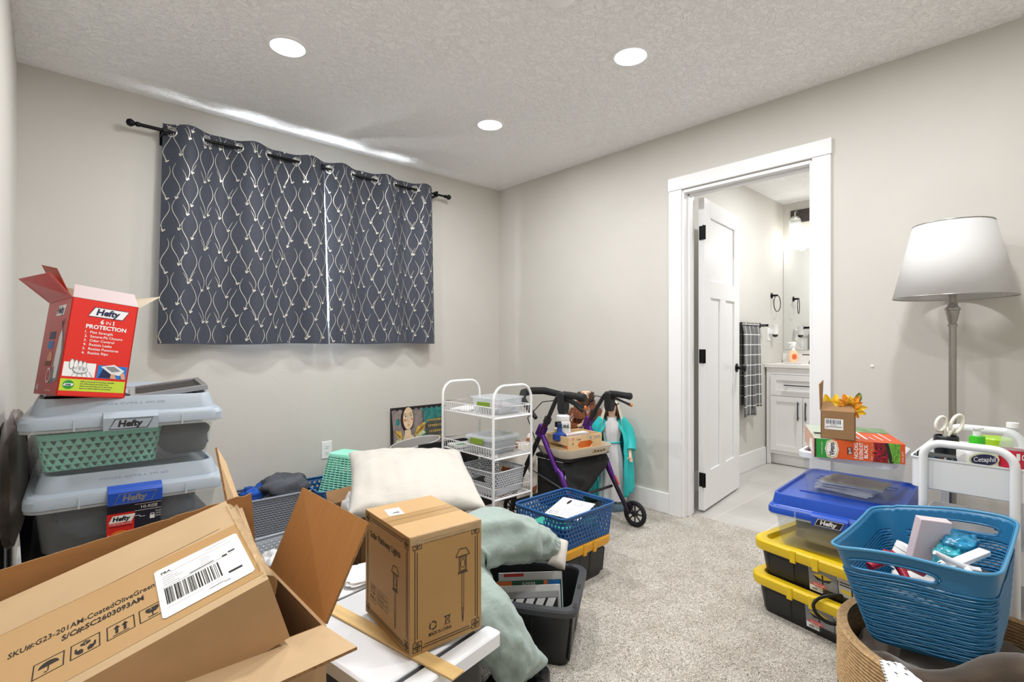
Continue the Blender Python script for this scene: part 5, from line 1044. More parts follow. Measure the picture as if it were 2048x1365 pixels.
b = B(); b.loft([rrect(RX_-LX-.03, .25, .03, .425, c=((LX+RX_)/2, 2.0)), rrect(RX_-LX-.02, .27, .035, .432, c=((LX+RX_)/2, 2.0)), rrect(RX_-LX-.03, .25, .03, .444, c=((LX+RX_)/2, 2.0))]); b.obj('seat', M_RUB, ro, smooth=40)
def bagf(u, v):
    x = LX+.02+(RX_-LX-.04)*u; sag = math.sin(PI*u)
    return Vector((x, 1.905-.03*math.sin(PI*v)+.01*noise.noise(Vector((u*5, v*5, 3)))*2, .42-v*(.27*(1-.72*max(0, u-.25)**1.3/.69))))
b = B(); b.grid(bagf, 24, 14); b.grid(lambda u, v: Vector((LX+.02+(RX_-LX-.04)*u, 1.905+.2*v, bagf(u, 1).z+.0*v)), 24, 6); b.grid(lambda u, v: Vector((LX+.02, 1.905+.2*u, .42-v*(.42-bagf(0, 1).z))), 6, 6); b.obj('under_seat_bag', mat('black nylon', '#1f2022', .8, bump=.2, bscale=30, bdist=.006), ro, smooth=70, solid=.003, soff=0)
for zz, y in ((.13, 2.27), (.22, 1.87)):
    b = B(); b.tube([(LX, y, zz), (RX_, y, zz+.0)], .009, 8); b.obj('cross_bar', M_BPLA, ro, smooth=50)
b = B(); b.tube([(LX, 2.2, .36), (LX+.004, 1.86, .27)], .004, 6); b.obj('brace_wire', M_GRY, ro, smooth=50)
# serving tray, crate and bottles on the seat
t = thing('serving_tray', 'beige rounded serving tray on the walker seat', 'tray', (2.322, 1.968, .4455), R(-8))
M_TRAY = mat('beige tray plastic', '#d3c8b6', .45)
b = B(); b.loft([rrect(.35, .25, .05, 0), rrect(.37, .27, .055, .012), rrect(.39, .29, .06, .052), rrect(.384, .284, .06, .052), rrect(.362, .262, .05, .014), rrect(.34, .24, .05, .005)]); b.obj('body', M_TRAY, t, smooth=40)
b = B(); d = D(b, (.02, -.1405, .012), (1, 0, 0), (0, -.25, 1)); rg = random.Random(3)
for k in range(8): d.disc(.012*k, .016+.003*math.sin(k*2), .0065, .005, 0 if k % 2 else 1, 1, 10)
d.line((-.01, .01), (.1, .012), .0016, 0, 2); b.obj('painted_motif', [M_INK, mat('mustard print', '#c7973a', .5)], t)
t = thing('wooden_crate', 'small slatted wooden crate with hand drawn doodles on the beige tray', 'crate', (2.315, 1.965, .452), R(-8))
M_PINE = mat('pale pine', '#d8b98c', .6, var=.08, vscale=3, stretch=(1, 1, 9)); cw, cd, ch = .262, .2, .112
for s in (-1, 1):
    b = B(); y = s*(cd/2-.004); f_ = lambda u, v: Vector((-cw/2+cw*u, y, ch*v))
    O_ = [(0, 0), (.25, 0), (.5, 0), (.75, 0), (1, 0), (1, .5), (1, 1), (.75, 1), (.5, 1), (.25, 1), (0, 1), (0, .5)]
    I_ = [(.30, .45), (.34, .36), (.5, .36), (.66, .36), (.70, .45), (.73, .55), (.70, .65), (.66, .72), (.5, .72), (.34, .72), (.30, .65), (.27, .55)]
    for yy in (-.004, .004):
        P1 = [f_(u, v)+Vector((0, yy, 0)) for u, v in O_]; P2 = [f_(u, v)+Vector((0, yy, 0)) for u, v in I_]
        b.add(P1+P2, [(k, (k+1) % 12, 12+(k+1) % 12, 12+k) for k in range(12)])
    A1 = [f_(u, v)+Vector((0, -.004, 0)) for u, v in I_]; A2 = [p+Vector((0, .008, 0)) for p in A1]; b.add(A1+A2, [(k, (k+1) % 12, 12+(k+1) % 12, 12+k) for k in range(12)])
    B1 = [f_(u, v)+Vector((0, -.004, 0)) for u, v in O_]; B2 = [p+Vector((0, .008, 0)) for p in B1]; b.add(B1+B2, [(k, (k+1) % 12, 12+(k+1) % 12, 12+k) for k in range(12)])
    b.obj('end_board', M_PINE, t)
for s in (-1, 1):
    for z0, z1 in ((.004, .044), (.064, ch)): b = B(); b.b2((s*cw/2-.003, -cd/2+.009, z0), (s*cw/2+.003, cd/2-.009, z1)); b.obj('slat', M_PINE, t)
B().b2((-cw/2+.004, -cd/2+.009, .002), (cw/2-.004, cd/2-.009, .006)).obj('base_board', M_PINE, t)
b = B(); d = D(b, (-cw/2, -cd/2-.0003, 0), (1, 0, 0), (0, 0, 1)); d.text('Luna', .065, .089, .011, 0, 1, bold=.01)
for x, y, mi in ((.035, .098, 1), (.172, .094, 2), (.225, .094, 2)): d.disc(x, y, .0065, .0065, mi, 1, 14); d.rect(x-.004, y-.001, x+.004, y+.001, 3, 2)
d.pline([(.026, .068), (.034, .082), (.042, .068), (.026, .068)], .0016, 0, 1); d.pline([(.2, .085), (.205, .1), (.21, .085)], .0014, 0, 1); d.pline([(.235, .085), (.24, .1), (.25, .088), (.24, .085)], .0014, 0, 1)
d.pline([(.03, .008), (.032, .03), (.06, .032), (.062, .008)], .0016, 0, 1); d.pline([(.072, .03), (.076, .01), (.1, .012), (.106, .034)], .0016, 0, 1); b.obj('doodles', [M_INK, M_RED, M_BLUEP, M_WHT], t)
MC = Matrix.Translation((2.315, 1.965, .458)) @ Matrix.Rotation(R(-8), 4, 'Z')
for k, (nm, lb, dm, col, off, cat) in enumerate((('orange_folder', 'bright orange folder standing inside the small wooden crate', (.22, .012, .095), '#f08a3c', (-.01, -.06, 0), 'folder'), ('notebook', 'dark red notebook inside the small wooden crate', (.05, .02, .09), '#5a1f2c', (.07, -.03, 0), 'notebook'), ('postcards', 'white postcards filling the far end of the wooden crate', (.19, .05, .1), '#e4e2de', (.02, .02, 0), 'cards'))):
    b = B(); b.b2((-dm[0]/2, -dm[1]/2, 0), (dm[0]/2, dm[1]/2, dm[2])); o = b.obj(nm, mat('crate '+nm, col, .5)); o.matrix_world = MC @ Matrix.Translation(off); tag(o, lb, cat)
def bottle(name, label, cat, loc, prof, m, caps, labels=(), rz=0., scale=1.):
    t = thing(name, label, cat, loc, rz)
    b = B(); b.lathe(prof, 24); b.obj('body', m, t, smooth=40)
    for nm, pf, mm in caps: b = B(); b.lathe(pf, 20); b.obj(nm, mm, t, smooth=40)
    for pf, mm in labels: b = B(); b.lathe(pf, 24, caps=False); b.obj('label', mm, t, smooth=60)
    return t
cl = lambda x, y, z: MC @ Vector((x, y, z))
t = bottle('supplement_jar', 'white supplement jar with red band standing in the wooden crate', 'bottle', cl(-.02, .075, -.005), [(.0005, 0), (.042, 0), (.045, .006), (.045, .16), (.038, .175), (.036, .18), (.0005, .18)], M_WHT, [('cap', [(.0005, .18), (.039, .18), (.039, .205), (.0005, .207)], M_WHT)], [([(.0456, .06), (.0456, .107)], M_RED)], R(-42))
b = B(); d = D(b, (-.026, -.0464, .11), (1, 0, 0), (0, 0, 1)); d.text('URE', .008, .028, .02, 0, 1, bold=.03); d.line((.004, .058), (.05, .058), .0014, 0, 1); d.line((.05, .058), (.05, .005), .0014, 0, 1); d.line((.004, .005), (.05, .005), .0014, 0, 1); d.line((0, -.03), (.05, -.03), .004, 1, 2); d.line((0, -.04), (.045, -.04), .004, 1, 2); d.line((.01, .016), (.04, .016), .002, 2, 1); b.obj('lettering', [mat('dark green print', '#1f4a40', .5), M_WHT, M_GREY], t)
bottle('medicine_bottle', 'small bottle with black cap and yellow label in the wooden crate', 'bottle', cl(-.085, .045, -.005), [(.0005, 0), (.021, 0), (.023, .005), (.023, .14), (.016, .15), (.0005, .15)], M_WHT, [('cap', [(.0005, .15), (.02, .15), (.02, .178), (.0005, .18)], M_BLACK)], [([(.0236, .115), (.0236, .138)], mat('yellow print', '#e6cf3a', .5)), ([(.0236, .075), (.0236, .1)], M_NAVY), ([(.0236, .035), (.0236, .055)], mat('olive print', '#9aa35a', .5))])
bottle('glass_bottle', 'dark blue rounded glass bottle at the near end of the wooden crate', 'bottle', cl(-.112, .0, .02), [(.0005, .05), (.03, .05), (.042, .062), (.04, .09), (.018, .105), (.013, .13), (.0005, .13)], mat('cobalt glass', '#1c3f8c', .1), [('cap', [(.0005, .13), (.015, .13), (.015, .15), (.0005, .15)], mat('dark navy cap', '#20305c', .3))])
# ------------------------------------------------------------------ the two statues
def statue(label, loc, rz, hgt, spec):
    t = thing('statue', label, 'statue', loc, rz); k = hgt/.74
    V = lambda *p: Vector(p)*k
    return t, k
def drape(b, prof, nf, amp, mi=0, n=64, a0=0., a1=2*PI, off=(0, 0), cap=True, ph=0.):
    """robe: list of (z, rx, ry, cx, cy, fold) rings with soft vertical folds"""
    rings = []
    for z, rx, ry, cx, cy, f in prof:
        rings.append([Vector((cx+(rx*(1+f*amp*(math.sin(nf*a+ph)+.5*math.sin((nf*2+1)*a+2*z*9))))*math.cos(a), cy+(ry*(1+f*amp*(math.sin(nf*a+ph)+.5*math.sin((nf*2+1)*a+2*z*9))))*math.sin(a), z)) for a in [a0+(a1-a0)*j/n for j in range(n if a1-a0 > 6.2 else n+1)]])
    b.loft(rings, mi, cap, cap, a1-a0 > 6.2)
# faces are -y in the statue's own frame
M_SKIN = mat('painted skin', '#e3bfa5', .4); M_GOWN = mat('white painted gown', '#dcdcdf', .4); M_TURQ = mat('turquoise painted cloak', '#2fc3c4', .3); M_BRHAIR = mat('brown painted hair', '#4a3020', .5)
def head(par, c, r, skinm, neck_z, hands, feet, tilt=0.):
    """head, neck, arms, hands and feet as one skinned body under the clothes"""
    V = []; E = []; Rr = []
    def add(p, rr, link=None): V.append(tuple(p)); Rr.append(rr); (E.append((link, len(V)-1)) if link is not None else None); return len(V)-1
    cx, cy, cz = c
    pel = add((0, 0, neck_z*.52), (r*1.2, r*.9)); che = add((0, cy*.3, neck_z*.86), (r*1.3, r*.9), pel); ne = add((cx*.7, cy*.7, neck_z), r*.52, che); j = add((cx, cy, cz-r*.55), (r*.72, r*.78), ne); mid = add((cx, cy, cz), (r*.88, r*.98), j); top = add((cx, cy+r*.08, cz+r*.6), (r*.72, r*.8), mid)
    for s, (el, wr, hd) in zip((-1, 1), hands):
        sh = add((s*r*1.9, cy*.3, neck_z*.88), r*.55, che); e = add(el, r*.45, sh); w_ = add(wr, r*.28, e); h_ = add(hd, (r*.34, r*.2), w_)
        d = (Vector(hd)-Vector(wr)).normalized(); sd = d.cross(Vector((0, 1, 0))).normalized()
        for q in range(4): f1 = add(Vector(hd)+d*r*.35+sd*r*(.18-.12*q), r*.075, h_); add(Vector(hd)+d*r*(.72-.05*abs(q-1))+sd*r*(.2-.13*q)+Vector((0, r*.08, 0)), r*.06, f1)
        th = add(Vector(hd)-d*r*.05+sd*r*.38*(-s), r*.08, h_); add(Vector(hd)+d*r*.25+sd*r*.5*(-s), r*.065, th)
    for s, ft in zip((-1, 1), feet):
        hip = add((s*r*.7, 0, neck_z*.45), r*.7, pel); kn = add((s*r*.75, -r*.1, neck_z*.25), r*.5, hip); an = add((ft[0], ft[1]+r*.6, ft[2]+r*.3), r*.3, kn); add((ft[0], ft[1]-r*.4, ft[2]+r*.1), (r*.34, r*.2), an)
    o = skin('body', V, E, Rr, skinm, par, 2, 0)
    return o
def face(par, c, r):
    cx, cy, cz = c
    b = B(); b.loft([[Vector((cx+x*wd, cy-r*.86-pr*r, cz+z*r)) for x, pr in ((-1, 0), (0, pq), (1, 0))] for z, wd, pq in ((.2, r*.08, .05), (-.02, r*.12, .16), (-.16, r*.17, .24), (-.2, r*.1, .1))], closed=False); b.obj('nose', M_SKIN, par, smooth=80)
    for s in (-1, 1):
        b = B(); b.ball((cx+s*r*.34, cy-r*.8, cz+r*.12), (r*.15, r*.07, r*.085), 0, 12, 8); b.ball((cx+s*r*.34, cy-r*.86, cz+r*.12), (r*.07, r*.03, r*.07), 1, 10, 6); b.obj('eye', [M_WHT, M_BRHAIR], par, smooth=80)
        b = B(); b.tube([(cx+s*r*(.18+.1*q), cy-r*(.86-.04*q), cz+r*(.28+.05*math.sin(q*1.0))) for q in range(4)], r*.035, 6); b.obj('eyebrow', M_BRHAIR, par, smooth=60)
        b = B(); b.ball((cx+s*r*.92, cy+r*.05, cz), (r*.1, r*.16, r*.24)); b.obj('ear', M_SKIN, par, smooth=80)
    b = B(); b.ball((cx, cy-r*.83, cz-r*.4), (r*.22, r*.08, r*.07)); b.obj('mouth', mat('painted lips', '#b9695c', .4), par, smooth=80)
# robed woman
t = thing('statue', 'tall statue of a robed woman in white gown and turquoise cloak near the door', 'statue', (2.765, 2.02, 0), R(-52))
hc = (0, -.008, .665); hr = .043
b = B(); b.loft([EL(.19, .17, 0), EL(.2, .18, .02), EL(.19, .17, .045), EL(.15, .14, .06)]); b.ball((0, .0, .035), (.085, .08, .045)); b.obj('globe_base', mat('slate blue painted base', '#5d7587', .5, var=.25, vscale=12), t, smooth=60)
head(t, hc, hr, M_SKIN, .605, [((-.105, -.01, .46), (-.115, -.055, .385), (-.118, -.075, .355)), ((.105, -.01, .46), (.115, -.055, .385), (.118, -.075, .355))], [(-.03, -.07, .062), (.035, -.065, .062)])
face(t, hc, hr)
b = B(); drape(b, [(.07, .098, .088, 0, -.004, 1), (.1, .09, .08, 0, 0, 1), (.2, .08, .07, 0, 0, 1), (.34, .072, .06, 0, 0, .9), (.43, .055, .045, 0, 0, .6), (.45, .052, .043, 0, 0, .5), (.5, .062, .05, 0, 0, .7), (.57, .066, .045, 0, 0, .6), (.605, .035, .03, 0, 0, .3), (.615, .026, .024, 0, 0, 0)], 11, .055); b.obj('gown', M_GOWN, t, smooth=70)
b = B(); b.tube([(.056*math.cos(a), .046*math.sin(a), .443) for a in [2*PI*k/30 for k in range(30)]], .006, 8, closed=True); b.obj('sash', M_TURQ, t, smooth=60)
for s in (-1, 1):
    b = B(); b.tube([(s*.06, -.004, .595), (s*.1, -.002, .53), (s*.118, -.012, .455), (s*.12, -.045, .40)], [.03, .04, .042, .036], 18); b.obj('sleeve', M_TURQ, t, smooth=70)
def cloak(u, v):
    a = -PI/2 + (.62 + (2*PI-1.24)*u)          # open at the front
    z = .612-.50*v + .03*math.sin(u*PI*2)*v
    e = abs(u-.5)*2
    rx = (.052+.075*min(1, v*3.2)+.012*v)*(1+.05*math.sin(22*a)*v*1.6+.02*math.sin(9*a+v*6)); ry = (.046+.05*min(1, v*3)+.02*v)*(1+.05*math.sin(22*a)*v*1.4)
    if e > .8: rx *= 1+.02*math.sin(v*26); z -= .02*math.sin(v*20)*(e-.8)*5
    return Vector((rx*math.cos(a), .012+ry*math.sin(a), z))
b = B(); b.grid(cloak, 90, 40); b.obj('cloak', M_TURQ, t, smooth=80, solid=.005, soff=0)
def veil(u, v):
    a = -PI/2+(.85+(2*PI-1.7)*u)
    if v < .4: k = v/.4; z = .715-.03*k-.02*k*k; q = math.sin(PI/2*k); rx, ry = .048*q+.002, .052*q+.002
    else: k = (v-.4)/.6; z = .665-.14*k; rx, ry = .05+.045*k, .054+.012*k
    return Vector((rx*math.cos(a), hc[1]+.006+ry*math.sin(a)+.02*max(0, v-.4), z+.008))
b = B(); b.grid(veil, 40, 24); b.obj('veil', mat('cream painted veil', '#e9dfcf', .4), t, smooth=80, solid=.003, soff=0)
b = B(); b.grid(lambda u, v: Vector(((.044+.004*v)*math.cos(-PI/2+.75+(2*PI-1.5)*u), hc[1]+.004+(.046)*math.sin(-PI/2+.75+(2*PI-1.5)*u), .70-.11*v)), 30, 8); b.obj('hair', M_BRHAIR, t, smooth=80, solid=.004, soff=0)
# robed friar
t = thing('statue', 'brown statue of a bearded friar in a hooded robe behind the walker', 'statue', (2.815, 2.28, 0), R(-52))
M_ROBE = mat('brown glazed robe', '#6e3c20', .2, var=.12, vscale=8)
hc = (0, -.012, .70); hr = .05
b = B(); b.loft([rrect(.2, .19, .05, 0), rrect(.21, .2, .05, .015), rrect(.19, .18, .05, .035)]); b.obj('base', mat('dark teal base', '#2a5a62', .5), t, smooth=40)
t.scale = (1.045, 1.045, 1.045)
head(t, hc, hr, M_SKIN, .635, [((-.095, -.03, .48), (-.04, -.095, .5), (-.01, -.1, .515)), ((.095, -.03, .48), (.04, -.095, .47), (.012, -.1, .48))], [(-.035, -.075, .04), (.035, -.07, .04)])
face(t, hc, hr)
b = B(); drape(b, [(.05, .1, .092, 0, 0, 1), (.1, .092, .085, 0, 0, 1), (.25, .085, .075, 0, 0, 1), (.40, .078, .066, 0, 0, .7), (.43, .074, .062, 0, 0, .5), (.5, .085, .066, 0, 0, .4), (.58, .085, .06, 0, 0, .3), (.63, .05, .045, 0, 0, .2), (.645, .036, .034, 0, 0, 0)], 10, .06); b.obj('robe', M_ROBE, t, smooth=70)
for s in (-1, 1):
    b = B(); b.tube([(s*.07, 0, .6), (s*.105, -.015, .51), (s*.095, -.06, .475), (s*.045, -.085, .485)], [.032, .042, .042, .036], 16); b.obj('sleeve', M_ROBE, t, smooth=70)
b = B(); drape(b, [(.545, .102, .085, 0, 0, .6), (.58, .1, .078, 0, 0, .5), (.62, .08, .062, 0, .002, .3), (.645, .055, .05, 0, .004, .2), (.66, .05, .05, 0, .006, 0)], 8, .05); b.tube([(.052*math.cos(a), .008+.05*math.sin(a), .652-.01*math.cos(a+PI/2)) for a in [2*PI*k/24 for k in range(24)]], .014, 8, closed=True); b.obj('hood_cape', M_ROBE, t, smooth=70)
b = B(); b.tube([(.079*math.cos(a), .067*math.sin(a), .425) for a in [2*PI*k/30 for k in range(30)]], .006, 8, closed=True); b.tube([(.03, -.074, .425), (.032, -.085, .3), (.03, -.088, .2)], .005, 8); b.obj('rope_belt', mat('cream rope', '#d8cbb0', .6), t, smooth=60)
b = B(); b.grid(lambda u, v: Vector(((.051)*math.cos(-PI/2+.55+(2*PI-1.1)*u), hc[1]+.003+(.054)*math.sin(-PI/2+.55+(2*PI-1.1)*u), .716-.05*v)), 36, 8); b.obj('hair', M_BRHAIR, t, smooth=80, solid=.01, soff=0)
b = B(); b.grid(lambda u, v: Vector((.046*math.cos(PI+PI*u)*(1-.5*v), hc[1]-.0+(.05+.004*v)*math.sin(PI+PI*u), .682-.055*v*(1-.4*abs(2*u-1)))), 24, 8); b.obj('beard', M_BRHAIR, t, smooth=80, solid=.008, soff=0)
# ------------------------------------------------------------------ stack of totes by the door
def sbox_label(t, w, d, h, loc):
    b = B(); q = D(b, loc, (1, 0, 0), (0, -.142, 1)); W_, H_ = .155, .092
    q.rect(0, 0, W_, H_, 0, 1); q.rect(0, .022, W_*.66, H_, 1, 2); q.rect(W_*.68, .022, W_, H_, 2, 2)
    q.poly([(.014, .066), (.05, .056), (.085, .066), (.05, .078)], 3, 3); q.poly([(.016, .064), (.05, .054), (.084, .064), (.072, .05), (.03, .048)], 4, 3)
    q.poly([(.112, .05), (.15, .046), (.15, .034), (.115, .037)], 3, 3); q.rect(.11, .062, .15, .066, 4, 3); q.rect(.11, .072, .15, .076, 4, 3)
    q.disc(.036, .03, .029, .0085, 5, 4); q.disc(.036, .03, .0265, .0068, 0, 5); q.disc(.036, .03, .0255, .006, 5, 6); q.text('Rubbermaid', .036, .0275, .0055, 0, 7, al='c', bold=.02, maxw=.044)
    q.rect(.02, .016, .055, .0185, 6, 4); q.rect(.01, .006, .03, .013, 7, 4); q.line((.034, .008), (.056, .008), .0015, 7, 4); q.line((.034, .012), (.05, .012), .0015, 7, 4); q.barcode(.112, .004, .14, .016, 4, 4, 3, 20); q.line((.09, .019), (.15, .019), .001, 7, 4)
    b.obj('printed_label', [M_WHT, mat('grey photo print', '#8d9095', .5, var=.25, vscale=20), mat('pale photo print', '#b9bcbe', .5), M_YEL, M_INK, M_RED, mat('ochre print', '#b58a1e', .5), M_GREY], t)
TW, TD, TH = .42, .46, .128; TA = R(-101.5)
tcx, tcy = 2.353, .616
a = lowtote('black tote with yellow lid, bottom of the stack by the bathroom door', (tcx-.008, tcy+.006, 0), TA, TW, TD, TH, M_YEL); sbox_label(a, TW, TD, TH, (.005, -TD/2+.0252, .02))
a = lowtote('black tote with yellow lid, second from the floor under the blue lidded bin', (tcx, tcy, .1425), TA+R(.8), TW, TD, TH, M_YEL); sbox_label(a, TW, TD, TH, (.005, -TD/2+.0252, .02))
a = hefty_bin('clear storage bin with blue lid by the bathroom door', (2.452, .598, .2865), (0, 0, R(-87.2)), .45, .60, .212, M_BLID, M_BLID, [M_INK, M_WHT], ins=.6)
heap('folded_fabric', 'beige folded cloth inside the clear bin with blue lid', 'fabric', (2.452, .598, .296), (.50, .30, .10), mat('beige cloth', '#b3a98f', .95, var=.1, vscale=8), 13, .1)
t = thing('storage_box', 'small clear box with white rim full of letters on the blue lid', 'storage box', (2.502, .585, .4885), R(-88))
b = B(); w, d_, h = .31, .40, .170
b.loft([rrect(w-.04, d_-.04, .03, 0), rrect(w-.03, d_-.03, .035, .008), rrect(w-.006, d_-.006, .035, h-.02), rrect(w-.01, d_-.01, .033, h-.02), rrect(w-.036, d_-.036, .03, .01), rrect(w-.05, d_-.05, .028, .003)]); b.obj('body', MATS['clear storage plastic'], t, smooth=40)
b = B(); b.loft([rrect(w-.008, d_-.008, .035, h-.024), rrect(w+.016, d_+.016, .04, h-.026), rrect(w+.018, d_+.018, .04, h-.004), rrect(w+.008, d_+.008, .038, h), rrect(w-.014, d_-.014, .033, h), rrect(w-.014, d_-.014, .033, h-.012)], 0, False, False); b.obj('rim', mat('white lid plastic', '#e9eef4', .3), t, smooth=40)
MB = Matrix.Translation((2.502, .585, .4925)) @ Matrix.Rotation(R(-88), 4, 'Z')
rg = random.Random(8)
for k in range(7):
    wd, dd = rg.uniform(.18, .23), rg.uniform(.12, .16)
    b = B(); b.b2((-wd/2, -dd/2, 0), (wd/2, dd/2, .0055)); q = D(b, (-wd/2, -dd/2, .0055), (1, 0, 0), (0, 1, 0)); lines(q, wd, dd, 4, .1, 1, k)
    if k == 5: q.disc(wd*.4, dd*.25, .016, .014, 2, 2); q.disc(wd*.6, dd*.2, .006, .006, 2, 2)
    o = b.obj('envelope', [mat('envelope paper', '#dfe2e6', .7) if k < 6 else mat('olive card', '#cfcfa4', .7), M_GREY, M_NAVY]); o.matrix_world = MB @ Matrix.Translation((rg.uniform(-.02, .02), -.06+rg.uniform(-.02, .02), .006*k+.001)) @ Matrix.Rotation(R(rg.uniform(-9, 9)), 4, 'Z')
    tag(o, 'pale envelope in the flat pile inside the small clear box' if k < 6 else 'olive coloured card on top of the envelopes in the small clear box', 'envelope', 'envelopes in the small clear box' if k < 6 else None)
# edging kit carton
w, d_, h = .287, .36, .073
t = thing('edging_kit_carton', 'long orange and green garden edging carton on the small clear box', 'carton', (2.424, .585, .659), R(-67.7))
b = B(); b.box((0, 0, h/2), (w, d_, h)); M_CORG = mat('orange carton', '#dd5a22', .45)
f = D(b, (-w/2, -d_/2, 0), (1, 0, 0), (0, 0, 1))
f.rect(.006, 0, .058, h, 1, 1); f.rect(0, 0, .006, h, 5, 1)
f.poly([(.035, h*.5), (.042, h*.9), (.058, h*.98), (.074, h*.9), (.081, h*.5), (.074, h*.08), (.058, 0.001), (.042, h*.08)], 2, 2); f.poly([(.0375, h*.5), (.044, h*.87), (.058, h*.94), (.072, h*.87), (.0785, h*.5), (.072, h*.13), (.058, .004), (.044, h*.13)], 3, 3); f.poly([(.0395, h*.5), (.0455, h*.83), (.058, h*.9), (.0705, h*.83), (.0765, h*.5), (.0705, h*.17), (.058, .007), (.0455, h*.17)], 2, 4)
fv = D(b, (-w/2, -d_/2, 0), (0, 0, 1), (-1, 0, 0))     # text reading upward
fv.text('Vigoro', .012, -.066, .017, 5, 6, bold=.03, maxw=.05); fv.text('YOUR GARDEN EXPERT', .012, -.027, .004, 2, 3, maxw=.05)
fv.rect(.02, -.124, .048, -.108, 6, 2); fv.text('20 FT', .034, -.121, .009, 2, 3, al='c', bold=.02, maxw=.025)
for i, (s, hh_) in enumerate((('NO-DIG', .012), ('EDGING KIT', .012), ('BLACK', .012), ('EASY TO INSTALL', .006))): fv.text(s, h*.5, -.142-.0155*i, hh_, 2, 2, al='c', bold=.02, maxw=h*.86)
f.poly([(.176, 0), (.176, h), (.19, h), (.196, h*.5), (.188, 0)], 0, 2)
f.rect(.188, 0, .236, h, 4, 1); f.poly([(.225, h), (.236, h), (.252, 0), (.24, 0)], 5, 2); f.rect(.236, 0, .272, h, 7, 1)
rg = random.Random(5)
for k in range(46): x, y = rg.uniform(.19, .228), rg.uniform(.004, h-.006); f.disc(x, y, rg.uniform(.002, .0045), rg.uniform(.002, .004), rg.choice((8, 8, 4, 5, 6)), 3, 7)
for k in range(60): x, y = rg.uniform(.246, .27), rg.uniform(.003, h-.008); f.line((x, y), (x+rg.uniform(-.002, .002), y+.008), .0016, rg.choice((7, 1, 9)), 3)
fv.text('1.8 IN x 20 FT', .006, -.282, .006, 2, 2, maxw=.04); 
tp = D(b, (-w/2, -d_/2, h), (1, 0, 0), (0, 1, 0)); tp.rect(0, 0, .07, d_, 10, 1); tp.rect(.07, d_*.62, w, d_, 11, 2); tp.poly([(.09, .2), (.09, .22), (.3*w, .25), (.28*w, .2)], 2, 2)
for k in range(6): tp.line((.13+.025*k, .05), (.12+.025*k, .05+.06*(1+k % 3)), .008 if k < 3 else .004, 2, 2)
tp.rect(.012, d_*.3, .04, d_*.42, 5, 2)
sd = D(b, (-w/2, d_/2, 0), (0, -1, 0), (0, 0, 1)); sd.rect(0, 0, d_, h, 12, 1); sd.poly([(d_*.5, .01), (d_*.9, .01), (d_*.8, h*.8), (d_*.6, h*.7)], 2, 2)
b.obj('body', [M_CORG, M_GRN, M_WHT, mat('golden print', '#d9b23a', .5), mat('dark red print', '#8c1622', .5), M_INK, mat('maroon print', '#5c1a1e', .5), mat('grass print', '#6fae35', .6, var=.3, vscale=200), mat('crimson print', '#d0203a', .5), mat('light grass print', '#9ccf5a', .6), mat('pale green carton top', '#b9c2b0', .5), mat('green photo print', '#7f9a72', .6, var=.35, vscale=20), mat('faded orange photo', '#dba892', .5, var=.15, vscale=20)], t, bevel=.0015)
# small box with flowers
w, d_, h = .112, .09, .108
t = thing('small_box', 'small brown box with raised flaps holding orange flowers on the edging carton', 'cardboard box', (2.2775, .588, .733), R(-77.8))
b = B(); th = .003
for a_, c in (((-w/2, -d_/2, 0), (w/2, -d_/2+th, h)), ((-w/2, d_/2-th, 0), (w/2, d_/2, h)), ((-w/2, -d_/2, 0), (-w/2+th, d_/2, h)), ((w/2-th, -d_/2, 0), (w/2, d_/2, h)), ((-w/2, -d_/2, 0), (w/2, d_/2, th))): b.b2(a_, c)
q = D(b, (-w/2, -d_/2, 0), (1, 0, 0), (0, 0, 1)); q.rect(w*.12, h*.34, w*.66, h*.72, 1, 1); q.barcode(w*.16, h*.54, w*.6, h*.69, 2, 2, 11, 34); q.line((w*.28, h*.5), (w*.48, h*.5), .002, 3, 2); q.line((w*.15, h*.44), (w*.62, h*.44), .003, 3, 2); q.line((w*.15, h*.39), (w*.22, h*.39), .002, 3, 2)
M_SB = mat('small kraft box', '#987550', .8, var=.04, vscale=10)
b.obj('body', [M_SB, M_WHT, M_NAVY, M_GREY], t)
flap(t, [(-w/2, d_/2, h), (-w/2, -d_/2, h), (-w/2-.004, -d_/2+.015, h+.1), (-w/2+.004, d_/2-.0, h+.112)], (-1, 0, 0), .003, M_SB)
flap(t, [(-w/2, -d_/2, h), (w/2, -d_/2, h), (w/2-.012, -d_/2+.05, h+.03), (-w/2+.006, -d_/2+.05, h+.036)], (0, .5, -.8), .003, M_SB)
fl = thing('artificial_flower', 'orange and yellow artificial flower sticking out of the small brown box', 'flower', (2.282, .574, .842), R(-77.8))
M_PET = mat('orange petal', '#f2921c', .6, var=.35, vscale=40); M_PET2 = mat('yellow petal', '#f6c52a', .6, var=.2, vscale=40)
def petal(b, c, dirv, up, ln, wd, mi):
    c = Vector(c); dv_ = Vector(dirv).normalized(); sd_ = dv_.cross(Vector(up)).normalized(); un = sd_.cross(dv_)
    b.grid(lambda u, v: c+dv_*ln*v+sd_*(u-.5)*wd*math.sin(PI*min(.97, .12+.86*v))**.8+un*(.012*math.sin(PI*v)+.006*(2*u-1)**2), 6, 10, mi)
for k in range(13):
    b = B(); a = 2*PI*k/13; petal(b, (.022+.008*math.cos(a), .0, .012+.008*math.sin(a)), (math.cos(a), -.25-.2*(k % 2), math.sin(a)*.9+.1), (0, -1, 0), .05-.006*(k % 2), .026, 0); b.obj('petal', M_PET if k % 3 else M_PET2, fl, smooth=80, solid=.0008)
b = B(); b.ball((.022, -.006, .012), (.011, .009, .011)); b.obj('flower_centre', mat('dark orange centre', '#b25312', .8), fl, smooth=80)
